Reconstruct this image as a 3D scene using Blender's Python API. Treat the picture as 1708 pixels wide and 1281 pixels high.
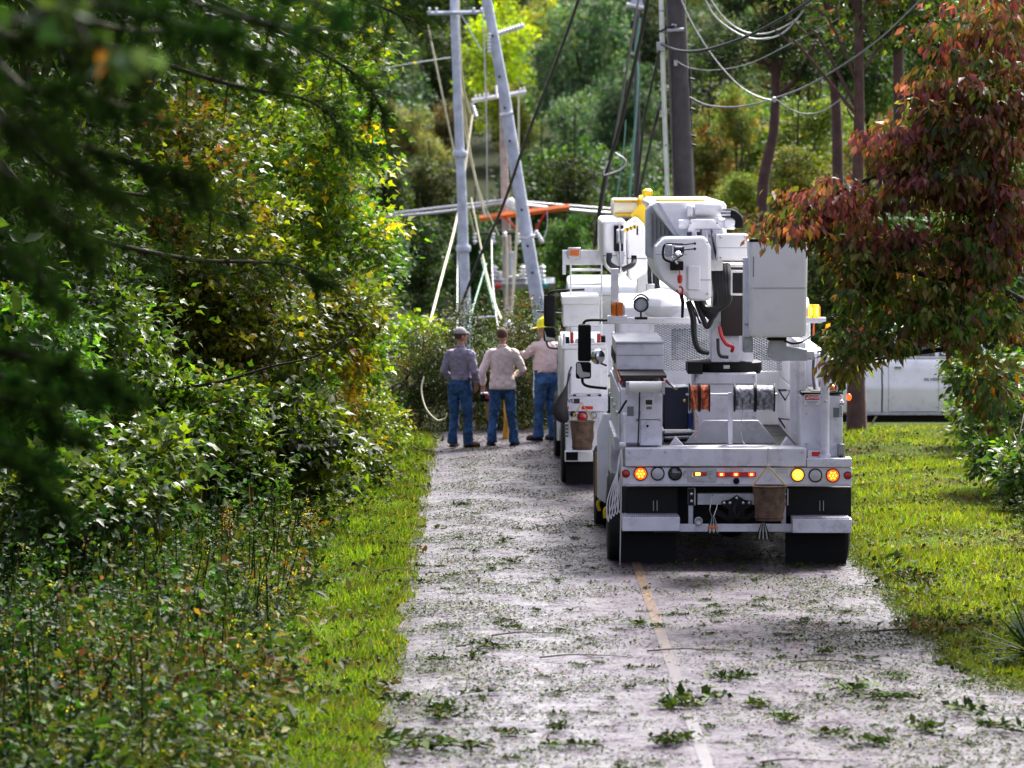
import bpy, bmesh, math, random
import numpy as np
from mathutils import Vector, Matrix

R = math.radians
scn = bpy.context.scene
for o in list(bpy.data.objects):
    bpy.data.objects.remove(o)
COL = scn.collection

# ------------------------------------------------------------------ camera
F_PX = 7900.0                     # focal length in pixels of a 1708 px wide picture
CAM_H = 4.8
HAZE = 0.0002
PITCH = math.atan((640.5 - 220.0) / F_PX)
cam_d = bpy.data.cameras.new('camera')
cam = bpy.data.objects.new('camera', cam_d)
COL.objects.link(cam)
cam.location = (0, 0, CAM_H)
cam.rotation_euler = (math.pi / 2 - PITCH, 0, 0)
cam_d.sensor_width = 36.0
cam_d.lens = 36.0 * F_PX / 1708.0
cam_d.clip_start = 0.5
cam_d.clip_end = 3000
cam_d.dof.use_dof = True
cam_d.dof.focus_distance = 54.0
cam_d.dof.aperture_fstop = 3.2
scn.camera = cam

# ------------------------------------------------------------------ light
SUN_EL, SUN_AZ = R(50), R(24)     # azimuth measured from +Y towards +X
world = bpy.data.worlds.new('World')
scn.world = world
world.use_nodes = True
wn = world.node_tree
for n in list(wn.nodes):
    wn.nodes.remove(n)
wo = wn.nodes.new('ShaderNodeOutputWorld')
bg = wn.nodes.new('ShaderNodeBackground')
sky = wn.nodes.new('ShaderNodeTexSky')
sky.sky_type = 'NISHITA'
sky.sun_disc = False
sky.sun_elevation = SUN_EL
sky.sun_rotation = SUN_AZ
sky.dust_density = 4.0
sky.air_density = 1.0
hs = wn.nodes.new('ShaderNodeHueSaturation')
hs.inputs['Saturation'].default_value = 0.6
hs.inputs['Hue'].default_value = 0.54
bg.inputs['Strength'].default_value = 0.14
wn.links.new(sky.outputs[0], hs.inputs['Color'])
wn.links.new(hs.outputs[0], bg.inputs['Color'])
wn.links.new(bg.outputs[0], wo.inputs['Surface'])
sun_d = bpy.data.lights.new('sun', 'SUN')
sun_d.energy = 4.2
sun_d.angle = R(9)
sun_d.color = (1.0, 0.965, 0.93)
sun = bpy.data.objects.new('sun', sun_d)
COL.objects.link(sun)
sdir = Vector((math.cos(SUN_EL) * math.sin(SUN_AZ), math.cos(SUN_EL) * math.cos(SUN_AZ), math.sin(SUN_EL)))
sun.rotation_euler = sdir.to_track_quat('Z', 'Y').to_euler()
sun.location = (20, 10, 40)

scn.view_settings.view_transform = 'Standard'
scn.view_settings.look = 'None'
scn.view_settings.gamma = 1.0
scn.view_settings.use_curve_mapping = False
scn.view_settings.exposure = 1.4
scn.render.engine = 'CYCLES'
scn.cycles.max_bounces = 6
scn.cycles.diffuse_bounces = 2
scn.cycles.glossy_bounces = 3
scn.cycles.transmission_bounces = 4
scn.cycles.transparent_max_bounces = 4
scn.cycles.use_denoising = True
scn.cycles.sample_clamp_indirect = 6.0

# ------------------------------------------------------------------ geometry helpers
CP, SP = math.cos(PITCH), math.sin(PITCH)

def V(px, py, Y):
    """world point that the photograph shows at (px, py), at the distance Y along the road"""
    u = (px - 854.0) / F_PX
    v = (640.5 - py) / F_PX
    d = np.array((u, CP + v * SP, -SP + v * CP))
    return np.array((0, 0, CAM_H)) + d * (Y / d[1])

def sstep(a, b, x):
    t = min(1.0, max(0.0, (x - a) / (b - a)))
    return t * t * (3 - 2 * t)

def G(x, y):
    """height of the ground"""
    z = 3.2 * (1 - sstep(0, 30, y))
    yc = 75.5 + 1.6 * sstep(3.8, 5.0, x)
    if y > yc:
        if x > 4.4:
            z += -min(0.45, 0.16 * (y - yc))
            if y > 92:
                z -= min(5.5, 0.16 * (y - 92))
        else:
            z -= min(6.2, 0.17 * (y - yc))
    if y > 118:
        z += 0.085 * (y - 118) + 3.0 * sstep(200, 340, y)
    return z

RX0, RTAN = -0.80, -0.0058
def road_l(y): return -0.80 + RTAN * y
def road_c(y): return 1.70 + RTAN * y
def road_r(y): return 4.22 + RTAN * y + 1.5 * (1 - sstep(34.5, 43.5, y)) * sstep(20, 30, y)

class MB:
    def __init__(s):
        s.v, s.f = [], []
    def add(s, vs, fs):
        b = len(s.v)
        s.v.extend([tuple(map(float, q)) for q in vs])
        s.f.extend([tuple(b + i for i in q) for q in fs])
        return s
    def box(s, x0, x1, y0, y1, z0, z1):
        if x0 > x1: x0, x1 = x1, x0
        if y0 > y1: y0, y1 = y1, y0
        if z0 > z1: z0, z1 = z1, z0
        return s.add([(x0, y0, z0), (x1, y0, z0), (x1, y1, z0), (x0, y1, z0), (x0, y0, z1), (x1, y0, z1), (x1, y1, z1), (x0, y1, z1)],
                     [(0, 3, 2, 1), (4, 5, 6, 7), (0, 1, 5, 4), (1, 2, 6, 5), (2, 3, 7, 6), (3, 0, 4, 7)])
    def pbox(s, px0, py0, px1, py1, Y, dep):
        a, b = V(px0, py0, Y), V(px1, py1, Y)
        return s.box(a[0], b[0], Y, Y + dep, b[2], a[2])
    def prism(s, pts, Y, dep):
        P = [V(x, y, Y) for x, y in pts]
        n = len(P)
        ar = sum(P[i][0] * P[(i + 1) % n][2] - P[(i + 1) % n][0] * P[i][2] for i in range(n))
        if ar < 0: P = P[::-1]
        vs = [(p[0], Y, p[2]) for p in P] + [(p[0], Y + dep, p[2]) for p in P]
        fs = [tuple(range(n)), tuple(range(2 * n - 1, n - 1, -1))]
        for i in range(n):
            j = (i + 1) % n
            fs.append((j, i, n + i, n + j))
        return s.add(vs, fs)
    def prismx(s, yz, x0, x1):
        n = len(yz)
        vs = [(x0, a, b) for a, b in yz] + [(x1, a, b) for a, b in yz]
        fs = [tuple(range(n - 1, -1, -1)), tuple(range(n, 2 * n))]
        for i in range(n):
            j = (i + 1) % n
            fs.append((i, j, n + j, n + i))
        return s.add(vs, fs)
    def tube(s, pts, r, n=8, r1=None, cap=True, flat=1.0):
        pts = [np.array(p, float) for p in pts]
        m = len(pts)
        rs = r if hasattr(r, '__len__') else [r + ((r1 if r1 is not None else r) - r) * i / max(1, m - 1) for i in range(m)]
        base = len(s.v)
        prev = None
        for i, p in enumerate(pts):
            t = pts[min(i + 1, m - 1)] - pts[max(i - 1, 0)]
            t = t / (np.linalg.norm(t) + 1e-9)
            if prev is None:
                a = np.array((0, 0, 1.0)) if abs(t[2]) < 0.9 else np.array((1.0, 0, 0))
            else:
                a = prev
            u = a - t * a.dot(t)
            u /= (np.linalg.norm(u) + 1e-9)
            w = np.cross(t, u)
            prev = u
            for k in range(n):
                q = 2 * math.pi * k / n
                s.v.append(tuple(p + rs[i] * (math.cos(q) * u + flat * math.sin(q) * w)))
        for i in range(m - 1):
            for k in range(n):
                l = (k + 1) % n
                s.f.append((base + i * n + k, base + i * n + l, base + (i + 1) * n + l, base + (i + 1) * n + k))
        if cap:
            s.f.append(tuple(base + k for k in range(n - 1, -1, -1)))
            s.f.append(tuple(base + (m - 1) * n + k for k in range(n)))
        return s
    def lathe(s, p0, axis, prof, n=20):
        """prof: list of (distance along the axis, radius)"""
        p0 = np.array(p0, float); t = np.array(axis, float); t /= np.linalg.norm(t)
        a = np.array((0, 0, 1.0)) if abs(t[2]) < 0.9 else np.array((1.0, 0, 0))
        u = a - t * a.dot(t); u /= np.linalg.norm(u); w = np.cross(t, u)
        base = len(s.v)
        for d, r in prof:
            for k in range(n):
                q = 2 * math.pi * k / n
                s.v.append(tuple(p0 + d * t + max(r, 1e-4) * (math.cos(q) * u + math.sin(q) * w)))
        m = len(prof)
        for i in range(m - 1):
            for k in range(n):
                l = (k + 1) % n
                s.f.append((base + i * n + k, base + i * n + l, base + (i + 1) * n + l, base + (i + 1) * n + k))
        s.f.append(tuple(base + k for k in range(n - 1, -1, -1)))
        s.f.append(tuple(base + (m - 1) * n + k for k in range(n)))
        return s
    def loft(s, rings, n=12):
        """rings: (centre, half width along x, half depth along y, half... ) horizontal ellipses, or tilted by a normal"""
        base = len(s.v)
        m = len(rings)
        for c, rx, ry in rings:
            for k in range(n):
                q = 2 * math.pi * k / n
                s.v.append((c[0] + rx * math.cos(q), c[1] + ry * math.sin(q), c[2]))
        for i in range(m - 1):
            for k in range(n):
                l = (k + 1) % n
                s.f.append((base + i * n + k, base + i * n + l, base + (i + 1) * n + l, base + (i + 1) * n + k))
        s.f.append(tuple(base + k for k in range(n - 1, -1, -1)))
        s.f.append(tuple(base + (m - 1) * n + k for k in range(n)))
        return s
    def ball(s, c, rx, ry=None, rz=None, n=12, m=8):
        ry = ry or rx; rz = rz or rx
        rings = []
        for i in range(m + 1):
            q = -math.pi / 2 + math.pi * i / m
            k = max(math.cos(q), 0.02)
            rings.append(((c[0], c[1], c[2] + rz * math.sin(q)), rx * k, ry * k))
        return s.loft(rings, n)
    def build(s, name, mat, parent=None, bevel=0, ang=38, smooth=True, mods=None):
        me = bpy.data.meshes.new(name)
        o0 = worldpos(parent)
        me.from_pydata([(a - o0[0], b - o0[1], c - o0[2]) for a, b, c in s.v], [], s.f)
        bm = bmesh.new(); bm.from_mesh(me)
        bmesh.ops.recalc_face_normals(bm, faces=bm.faces)
        bm.to_mesh(me); bm.free()
        me.materials.append(mat)
        if smooth:
            me.shade_smooth()
            me.set_sharp_from_angle(angle=R(ang))
        o = bpy.data.objects.new(name, me)
        COL.objects.link(o)
        if parent is not None:
            o.parent = parent
        if bevel:
            b = o.modifiers.new('bevel', 'BEVEL')
            b.width = bevel; b.segments = 2; b.limit_method = 'ANGLE'; b.angle_limit = R(40)
            b.harden_normals = False
        return o

def worldpos(o):
    p = np.zeros(3)
    while o is not None:
        p += np.array(o.location); o = o.parent
    return p

def tag(o, label=None, cat=None, group=None, kind=None):
    if label: o['label'] = label
    if cat: o['category'] = cat
    if group: o['group'] = group
    if kind: o['kind'] = kind
    return o

def empty(name, loc, label=None, cat=None, group=None):
    o = bpy.data.objects.new(name, None)
    o.empty_display_size = 0.2
    COL.objects.link(o)
    o.location = tuple(map(float, loc))
    return tag(o, label, cat, group)

def copy_tree(o, parent=None):
    kids = [c for c in o.children]
    c = o.copy(); COL.objects.link(c); c.parent = parent
    for k in kids:
        copy_tree(k, c)
    return c

def sag(a, b, s, n=16):
    """points of a wire from a to b that hangs s metres below the chord"""
    a, b = np.array(a, float), np.array(b, float)
    out = []
    for i in range(n + 1):
        t = i / n
        p = a + (b - a) * t
        p[2] -= 4 * s * t * (1 - t)
        out.append(p)
    return out

def smoothpath(pts, k=6):
    """Catmull-Rom through the points"""
    P = [np.array(p, float) for p in pts]
    P = [2 * P[0] - P[1]] + P + [2 * P[-1] - P[-2]]
    out = []
    for i in range(1, len(P) - 2):
        for j in range(k):
            t = j / k
            a, b, c, d = P[i - 1], P[i], P[i + 1], P[i + 2]
            out.append(0.5 * ((2 * b) + (c - a) * t + (2 * a - 5 * b + 4 * c - d) * t * t + (3 * b - a - 3 * c + d) * t ** 3))
    out.append(P[-2])
    return out

# ------------------------------------------------------------------ materials
def new_mat(name):
    m = bpy.data.materials.new(name)
    m.use_nodes = True
    nt = m.node_tree
    return m, nt, nt.nodes['Principled BSDF']

def paint(name, col, rough=0.4, metal=0.0, var=0.08, scale=3.0, bump=0.0, bscale=60, spec=0.5, coat=0.0, dirt=0.0, dirtcol=(.12, .1, .08)):
    m, nt, b = new_mat(name)
    L = nt.links
    tc = nt.nodes.new('ShaderNodeTexCoord')
    nz = nt.nodes.new('ShaderNodeTexNoise')
    nz.inputs['Scale'].default_value = scale
    nz.inputs['Detail'].default_value = 6
    L.new(tc.outputs['Object'], nz.inputs['Vector'])
    rmp = nt.nodes.new('ShaderNodeMapRange')
    rmp.inputs['From Min'].default_value = 0.3; rmp.inputs['From Max'].default_value = 0.7
    rmp.inputs['To Min'].default_value = 1 - var; rmp.inputs['To Max'].default_value = 1 + var
    L.new(nz.outputs['Fac'], rmp.inputs['Value'])
    mul = nt.nodes.new('ShaderNodeVectorMath'); mul.operation = 'SCALE'
    mul.inputs[0].default_value = col[:3]
    L.new(rmp.outputs[0], mul.inputs['Scale'])
    out = mul.outputs[0]
    if dirt > 0:
        n2 = nt.nodes.new('ShaderNodeTexNoise'); n2.inputs['Scale'].default_value = 5.5; n2.inputs['Detail'].default_value = 9
        n2.inputs['Roughness'].default_value = 0.7
        L.new(tc.outputs['Object'], n2.inputs['Vector'])
        r2 = nt.nodes.new('ShaderNodeMapRange')
        r2.inputs['From Min'].default_value = 0.52; r2.inputs['From Max'].default_value = 0.75
        r2.inputs['To Min'].default_value = 0; r2.inputs['To Max'].default_value = dirt
        L.new(n2.outputs['Fac'], r2.inputs['Value'])
        mx = nt.nodes.new('ShaderNodeMix'); mx.data_type = 'RGBA'
        L.new(r2.outputs[0], mx.inputs['Factor'])
        L.new(out, mx.inputs['A']); mx.inputs['B'].default_value = (*dirtcol, 1)
        out = mx.outputs['Result']
    L.new(out, b.inputs['Base Color'])
    rr = nt.nodes.new('ShaderNodeMapRange')
    rr.inputs['To Min'].default_value = rough * 0.8; rr.inputs['To Max'].default_value = min(1, rough * 1.25)
    L.new(nz.outputs['Fac'], rr.inputs['Value'])
    L.new(rr.outputs[0], b.inputs['Roughness'])
    b.inputs['Metallic'].default_value = metal
    b.inputs['Specular IOR Level'].default_value = spec
    b.inputs['Coat Weight'].default_value = coat
    b.inputs['Coat Roughness'].default_value = 0.08
    if bump > 0:
        n3 = nt.nodes.new('ShaderNodeTexNoise'); n3.inputs['Scale'].default_value = bscale; n3.inputs['Detail'].default_value = 4
        L.new(tc.outputs['Object'], n3.inputs['Vector'])
        bp = nt.nodes.new('ShaderNodeBump'); bp.inputs['Strength'].default_value = bump; bp.inputs['Distance'].default_value = 0.02
        L.new(n3.outputs['Fac'], bp.inputs['Height'])
        L.new(bp.outputs[0], b.inputs['Normal'])
    return m

def glow(name, col, strength, base=None, ribs=0):
    m, nt, b = new_mat(name)
    b.inputs['Base Color'].default_value = (*(base or col), 1)
    b.inputs['Roughness'].default_value = 0.2
    b.inputs['Emission Color'].default_value = (*col, 1)
    b.inputs['Emission Strength'].default_value = strength
    return m

M = {}
M['white'] = paint('truck white paint', (.86, .86, .89), .3, coat=.4, dirt=.3, var=.05)
M['bedwhite'] = paint('worn grey white paint', (.7, .7, .78), .42, dirt=.55, var=.08, scale=6)
M['bedgrey'] = paint('pale grey painted steel', (.5, .51, .57), .45, dirt=.5, var=.08, scale=6)
M['fibre'] = paint('white fibreglass', (.9, .89, .91), .45, dirt=.14, dirtcol=(.35, .3, .27), var=.03)
M['black'] = paint('black rubber', (.005, .005, .006), .7, bump=.2, var=.2, spec=.2)
M['blacksteel'] = paint('black painted steel', (.008, .008, .009), .6, var=.2, bump=.1, bscale=25, spec=.25)
M['tread'] = paint('tyre rubber', (.012, .012, .012), .8, bump=.4, bscale=30)
M['navy'] = paint('dark navy panel', (.02, .03, .07), .5)
M['steel'] = paint('brushed steel', (.5, .5, .52), .3, metal=1, dirt=.3)
M['galv'] = paint('galvanized steel', (.42, .44, .48), .45, metal=.6, var=.2, scale=14, dirt=.2)
M['chrome'] = paint('chrome', (.8, .8, .82), .08, metal=1)
M['glass'] = paint('dark window glass', (.02, .03, .035), .06, spec=.8, coat=.5)
M['clearlens'] = paint('clear ribbed lens', (.45, .47, .5), .12, coat=.8, bump=.5, bscale=90)
M['amber'] = paint('amber plastic lens', (.85, .17, .01), .2, coat=.6, bump=.4, bscale=70)
M['redlens'] = paint('red plastic lens', (.45, .01, .015), .2, coat=.5, bump=.3, bscale=80)
M['redpaint'] = paint('red paint', (.55, .02, .02), .4)
M['redtape'] = paint('red reflective tape', (.6, .01, .015), .35)
M['maroon'] = paint('dark maroon cover', (.018, .008, .008), .6)
M['amberlit'] = glow('lit amber lamp', (1.0, .33, .01), .9)
M['ambercore'] = glow('lit amber bulb', (1.0, .5, .05), 2.6)
M['redcore'] = glow('lit orange bulb', (1.0, .27, .02), 1.8)
M['cabledull'] = paint('weathered grey cable', (.2, .2, .22), .6, bump=.3, bscale=80)
M['redlit'] = glow('lit red lamp', (1.0, .04, .02), 1.2)
M['orangelit'] = glow('lit orange red lamp', (1.0, .1, .01), .8, base=(.5, .05, .01))
M['copper'] = paint('copper wire', (.75, .33, .2), .36, metal=.85, var=.6, scale=22, bump=1.0, bscale=55)
M['tinwire'] = paint('tinned wire', (.5, .5, .54), .36, metal=.85, var=.6, scale=22, bump=1.0, bscale=55)
M['cream'] = paint('cream white paint', (.85, .8, .6), .4, dirt=.2)
M['canvas'] = paint('weathered brown canvas', (.13, .085, .06), .9, bump=1.0, bscale=14, var=.5, scale=11, dirt=.6, dirtcol=(.05, .03, .02), spec=.2)
M['yellow'] = paint('yellow paint', (.85, .55, .01), .4)
M['yellowrope'] = paint('yellow rope', (.62, .42, .06), .7, bump=.5, bscale=90)
M['whiterope'] = paint('white rope', (.72, .72, .74), .8, bump=.5, bscale=90)
M['orange'] = paint('orange painted fibreglass', (.75, .16, .02), .45, var=.15, scale=3)
M['tan'] = paint('tan wood board', (.42, .2, .06), .6, var=.25)
M['woodpole'] = paint('weathered pole wood', (.42, .34, .31), .85, bump=.5, bscale=14, var=.25, scale=6)
M['darkpole'] = paint('dark creosoted pole wood', (.075, .065, .07), .75, bump=.6, bscale=20, var=.3, scale=5)
M['polesteel'] = paint('pale blue grey pole steel', (.5, .54, .62), .55, var=.22, scale=5, dirt=.45, dirtcol=(.2, .2, .22))
M['porcelain'] = paint('white porcelain', (.75, .74, .76), .3)
M['conduit'] = paint('white plastic conduit', (.78, .79, .74), .45)
M['cableblack'] = paint('black cable sheath', (.015, .015, .018), .5)
M['cablegrey'] = paint('bare aluminium cable', (.5, .5, .54), .45, metal=.4, bump=.3, bscale=80)
M['cablewhite'] = paint('pale yellow fibre rope', (.78, .72, .5), .7)
M['cablegreen'] = paint('green sheathed cable', (.12, .3, .22), .5)
M['paper'] = paint('white sticker', (.75, .75, .76), .6)
M['ink'] = paint('black print', (.015, .015, .02), .6)
M['greyplate'] = paint('grey label plate', (.16, .18, .18), .5, var=.2, scale=40)
M['skin'] = paint('skin', (.42, .2, .13), .55, var=.1, scale=12)
M['hair_brown'] = paint('short brown hair', (.09, .04, .022), .8, bump=.6, bscale=120)
M['hair_grey'] = paint('grey hair', (.3, .28, .26), .8, bump=.6, bscale=120)
M['jeans'] = paint('blue denim', (.022, .07, .19), .9, var=.75, scale=9, bump=1.0, bscale=16)  # wide tone variation paints highlights and shade of the folds into the denim
M['jeans2'] = paint('faded blue denim', (.03, .09, .22), .9, var=.75, scale=10, bump=1.0, bscale=16)  # fold light and shade painted into this denim too
M['shirt_lilac'] = paint('grey lilac shirt cloth', (.27, .23, .33), .85, var=.14, scale=7, bump=1.0, bscale=11)
M['shirt_cream'] = paint('cream shirt cloth', (.7, .58, .54), .85, var=.14, scale=7, bump=1.0, bscale=11)
M['shirt_pink'] = paint('pale pinkish shirt cloth', (.66, .52, .52), .85, var=.14, scale=7, bump=1.0, bscale=11)
M['boot_dark'] = paint('dark brown leather', (.045, .02, .014), .6, bump=.3)
M['boot_tan'] = paint('tan leather', (.22, .09, .04), .6, bump=.3)
M['leather'] = paint('black leather', (.02, .015, .012), .5)
M['capgrey'] = paint('grey cap cloth', (.34, .31, .33), .8, bump=.4, bscale=60)
M['capdark'] = paint('dark cap brim cloth', (.13, .1, .12), .8)
M['hardhat'] = paint('yellow hard hat plastic', (.85, .75, .01), .35)
M['sawred'] = paint('red saw housing', (.5, .03, .02), .35)
M['bag'] = paint('black nylon bag', (.018, .016, .018), .55, bump=.6, bscale=12)
M['concrete'] = paint('concrete', (.3, .29, .27), .9)
# ------------------------------------------------------------------ ground, road
def ground_mat():
    m, nt, b = new_mat('earth with grass')
    L = nt.links
    tc = nt.nodes.new('ShaderNodeTexCoord')
    n1 = nt.nodes.new('ShaderNodeTexNoise'); n1.inputs['Scale'].default_value = 1.1; n1.inputs['Detail'].default_value = 8
    n2 = nt.nodes.new('ShaderNodeTexNoise'); n2.inputs['Scale'].default_value = 18; n2.inputs['Detail'].default_value = 5
    L.new(tc.outputs['Object'], n1.inputs['Vector']); L.new(tc.outputs['Object'], n2.inputs['Vector'])
    r1 = nt.nodes.new('ShaderNodeValToRGB')
    r1.color_ramp.elements[0].position = .36; r1.color_ramp.elements[0].color = (.075, .045, .02, 1)
    r1.color_ramp.elements[1].position = .56; r1.color_ramp.elements[1].color = (.05, .085, .01, 1)
    r2 = nt.nodes.new('ShaderNodeValToRGB')
    r2.color_ramp.elements[0].position = .3; r2.color_ramp.elements[0].color = (.4, .4, .4, 1)
    r2.color_ramp.elements[1].position = .7; r2.color_ramp.elements[1].color = (1.3, 1.3, 1.3, 1)
    mx = nt.nodes.new('ShaderNodeMix'); mx.data_type = 'RGBA'; mx.blend_type = 'MULTIPLY'; mx.inputs['Factor'].default_value = 1
    L.new(n1.outputs['Fac'], r1.inputs[0]); L.new(n2.outputs['Fac'], r2.inputs[0])
    L.new(r1.outputs[0], mx.inputs['A']); L.new(r2.outputs[0], mx.inputs['B'])
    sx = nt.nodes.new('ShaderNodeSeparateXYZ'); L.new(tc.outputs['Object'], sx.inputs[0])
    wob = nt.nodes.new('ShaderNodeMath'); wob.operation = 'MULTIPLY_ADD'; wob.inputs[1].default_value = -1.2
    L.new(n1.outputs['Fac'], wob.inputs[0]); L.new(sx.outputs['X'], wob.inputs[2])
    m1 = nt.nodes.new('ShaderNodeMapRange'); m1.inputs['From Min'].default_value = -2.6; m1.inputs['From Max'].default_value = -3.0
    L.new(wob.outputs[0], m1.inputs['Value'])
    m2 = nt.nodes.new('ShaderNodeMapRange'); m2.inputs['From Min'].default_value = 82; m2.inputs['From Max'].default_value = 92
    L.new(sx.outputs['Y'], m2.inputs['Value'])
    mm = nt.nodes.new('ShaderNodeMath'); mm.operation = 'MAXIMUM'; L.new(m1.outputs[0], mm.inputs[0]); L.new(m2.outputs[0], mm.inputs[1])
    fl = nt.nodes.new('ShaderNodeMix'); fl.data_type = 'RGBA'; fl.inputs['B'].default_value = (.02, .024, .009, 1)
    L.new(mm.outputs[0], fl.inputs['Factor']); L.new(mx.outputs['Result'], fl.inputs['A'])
    L.new(fl.outputs['Result'], b.inputs['Base Color'])
    b.inputs['Roughness'].default_value = .95
    b.inputs['Specular IOR Level'].default_value = .05
    bp = nt.nodes.new('ShaderNodeBump'); bp.inputs['Strength'].default_value = .7; bp.inputs['Distance'].default_value = .04
    L.new(n2.outputs['Fac'], bp.inputs['Height']); L.new(bp.outputs[0], b.inputs['Normal'])
    return m

def grid_sheet(name, xs, ys, zf, mat):
    vs = [(x, y, zf(x, y)) for y in ys for x in xs]
    nx = len(xs)
    fs = [(j * nx + i, j * nx + i + 1, (j + 1) * nx + i + 1, (j + 1) * nx + i) for j in range(len(ys) - 1) for i in range(nx - 1)]
    mb = MB(); mb.v = vs; mb.f = fs
    return mb.build(name, mat, ang=180)

M['ground'] = ground_mat()
xs = list(np.linspace(-300, -12, 14)) + list(np.arange(-10, -1.5, 1.0)) + [-1.3, -1.0, -.5, 0, 1, 2, 3, 3.8, 4.1, 4.4, 4.7, 5, 5.5, 6, 7, 8, 9, 10, 12] + list(np.linspace(16, 300, 14))
ys = list(np.linspace(-60, 0, 8)) + list(np.arange(2, 75, 2.0)) + list(np.arange(75, 82, .5)) + list(np.arange(83, 130, 3.0)) + list(np.arange(135, 400, 10.0)) + [500, 700, 1000, 1500]
def gz(x, y):
    z = G(x, min(y, 400))
    w = 0.10 if (x < road_l(y) - .4 or x > road_r(y) + .4) and y < 76 else 0.0
    return z + w * (math.sin(x * 1.7 + y * .31) * .3 + .15 * math.sin(y * .9 + x)) - .015
tag(grid_sheet('ground', xs, ys, gz, M['ground']), kind='structure')

def road_mat():
    m, nt, b = new_mat('wet worn asphalt')
    L = nt.links
    tc = nt.nodes.new('ShaderNodeTexCoord')
    def noise(sc, det, rough=.5):
        n = nt.nodes.new('ShaderNodeTexNoise'); n.inputs['Scale'].default_value = sc; n.inputs['Detail'].default_value = det
        n.inputs['Roughness'].default_value = rough
        L.new(tc.outputs['Object'], n.inputs['Vector']); return n
    big, mid, fine = noise(.55, 4), noise(9, 6, .7), noise(70, 3, .7)
    vor = nt.nodes.new('ShaderNodeTexVoronoi'); vor.inputs['Scale'].default_value = 55
    L.new(tc.outputs['Object'], vor.inputs['Vector'])
    cr = nt.nodes.new('ShaderNodeValToRGB')
    cr.color_ramp.elements[0].position = .3; cr.color_ramp.elements[0].color = (.006, .005, .008, 1)
    cr.color_ramp.elements[1].position = .72; cr.color_ramp.elements[1].color = (.085, .056, .096, 1)
    L.new(mid.outputs['Fac'], cr.inputs[0])
    # damp debris stains of a reddish brown
    st = nt.nodes.new('ShaderNodeMapRange'); st.inputs['From Min'].default_value = .56; st.inputs['From Max'].default_value = .72
    st.inputs['To Max'].default_value = .5
    sn = noise(1.6, 8, .7)
    L.new(sn.outputs['Fac'], st.inputs['Value'])
    mx = nt.nodes.new('ShaderNodeMix'); mx.data_type = 'RGBA'; mx.inputs['B'].default_value = (.05, .03, .022, 1)
    L.new(st.outputs[0], mx.inputs['Factor']); L.new(cr.outputs[0], mx.inputs['A'])
    L.new(mx.outputs['Result'], b.inputs['Base Color'])
    rr = nt.nodes.new('ShaderNodeMapRange'); rr.inputs['From Min'].default_value = .35; rr.inputs['From Max'].default_value = .65
    rr.inputs['To Min'].default_value = .3; rr.inputs['To Max'].default_value = .65
    L.new(mid.outputs['Fac'], rr.inputs['Value']); L.new(rr.outputs[0], b.inputs['Roughness'])
    sn2 = noise(20, 7, .75); sn3 = noise(3.2, 5, .6)
    sa = nt.nodes.new('ShaderNodeMath'); sa.operation = 'MULTIPLY_ADD'; sa.inputs[1].default_value = .45
    L.new(sn3.outputs['Fac'], sa.inputs[0]); L.new(sn2.outputs['Fac'], sa.inputs[2])
    sr = nt.nodes.new('ShaderNodeMapRange'); sr.inputs['From Min'].default_value = .62; sr.inputs['From Max'].default_value = .9
    sr.inputs['To Min'].default_value = .0; sr.inputs['To Max'].default_value = 1.0
    L.new(sa.outputs[0], sr.inputs['Value'])
    sm_ = nt.nodes.new('ShaderNodeMath'); sm_.operation = 'MULTIPLY'; sm_.inputs[1].default_value = .6
    L.new(sr.outputs[0], sm_.inputs[0]); L.new(sm_.outputs[0], b.inputs['Specular IOR Level'])
    cw = nt.nodes.new('ShaderNodeMath'); cw.operation = 'MULTIPLY'; cw.inputs[1].default_value = .62
    L.new(sr.outputs[0], cw.inputs[0]); L.new(cw.outputs[0], b.inputs['Coat Weight'])
    b.inputs['Coat Roughness'].default_value = .2
    b.inputs['Coat IOR'].default_value = 1.33
    add = nt.nodes.new('ShaderNodeMath'); add.operation = 'ADD'
    s1 = nt.nodes.new('ShaderNodeMath'); s1.operation = 'MULTIPLY'; s1.inputs[1].default_value = .6
    L.new(vor.outputs['Distance'], s1.inputs[0])
    L.new(s1.outputs[0], add.inputs[0]); L.new(fine.outputs['Fac'], add.inputs[1])
    add2 = nt.nodes.new('ShaderNodeMath'); add2.operation = 'ADD'
    s2 = nt.nodes.new('ShaderNodeMath'); s2.operation = 'MULTIPLY'; s2.inputs[1].default_value = 1.5
    L.new(mid.outputs['Fac'], s2.inputs[0])
    L.new(add.outputs[0], add2.inputs[0]); L.new(s2.outputs[0], add2.inputs[1])
    bp = nt.nodes.new('ShaderNodeBump'); bp.inputs['Strength'].default_value = .7; bp.inputs['Distance'].default_value = .01
    L.new(add2.outputs[0], bp.inputs['Height']); L.new(bp.outputs[0], b.inputs['Normal'])
    return m
M['road'] = road_mat()
rs0 = np.random.RandomState(5)
ysr = list(np.arange(-50, 74, .5)) + list(np.arange(74, 100, .5))
mb = MB()
ncol = 9
for j, y in enumerate(ysr):
    l = road_l(y) + .05 * math.sin(y * .9) + .05 * math.sin(y * 2.7 + 1) + rs0.uniform(-.03, .03)
    r = road_r(y) + .05 * math.sin(y * 1.1 + 2) + rs0.uniform(-.04, .04)
    for i in range(ncol):
        x = l + (r - l) * i / (ncol - 1)
        mb.v.append((x, y, G(x, y) + (.03 if 0 < i < ncol - 1 else .0) + .02 * math.sin(math.pi * i / (ncol - 1))))
for j in range(len(ysr) - 1):
    for i in range(ncol - 1):
        mb.f.append((j * ncol + i, j * ncol + i + 1, (j + 1) * ncol + i + 1, (j + 1) * ncol + i))
road = tag(mb.build('road', M['road'], ang=180), kind='structure')

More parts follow.
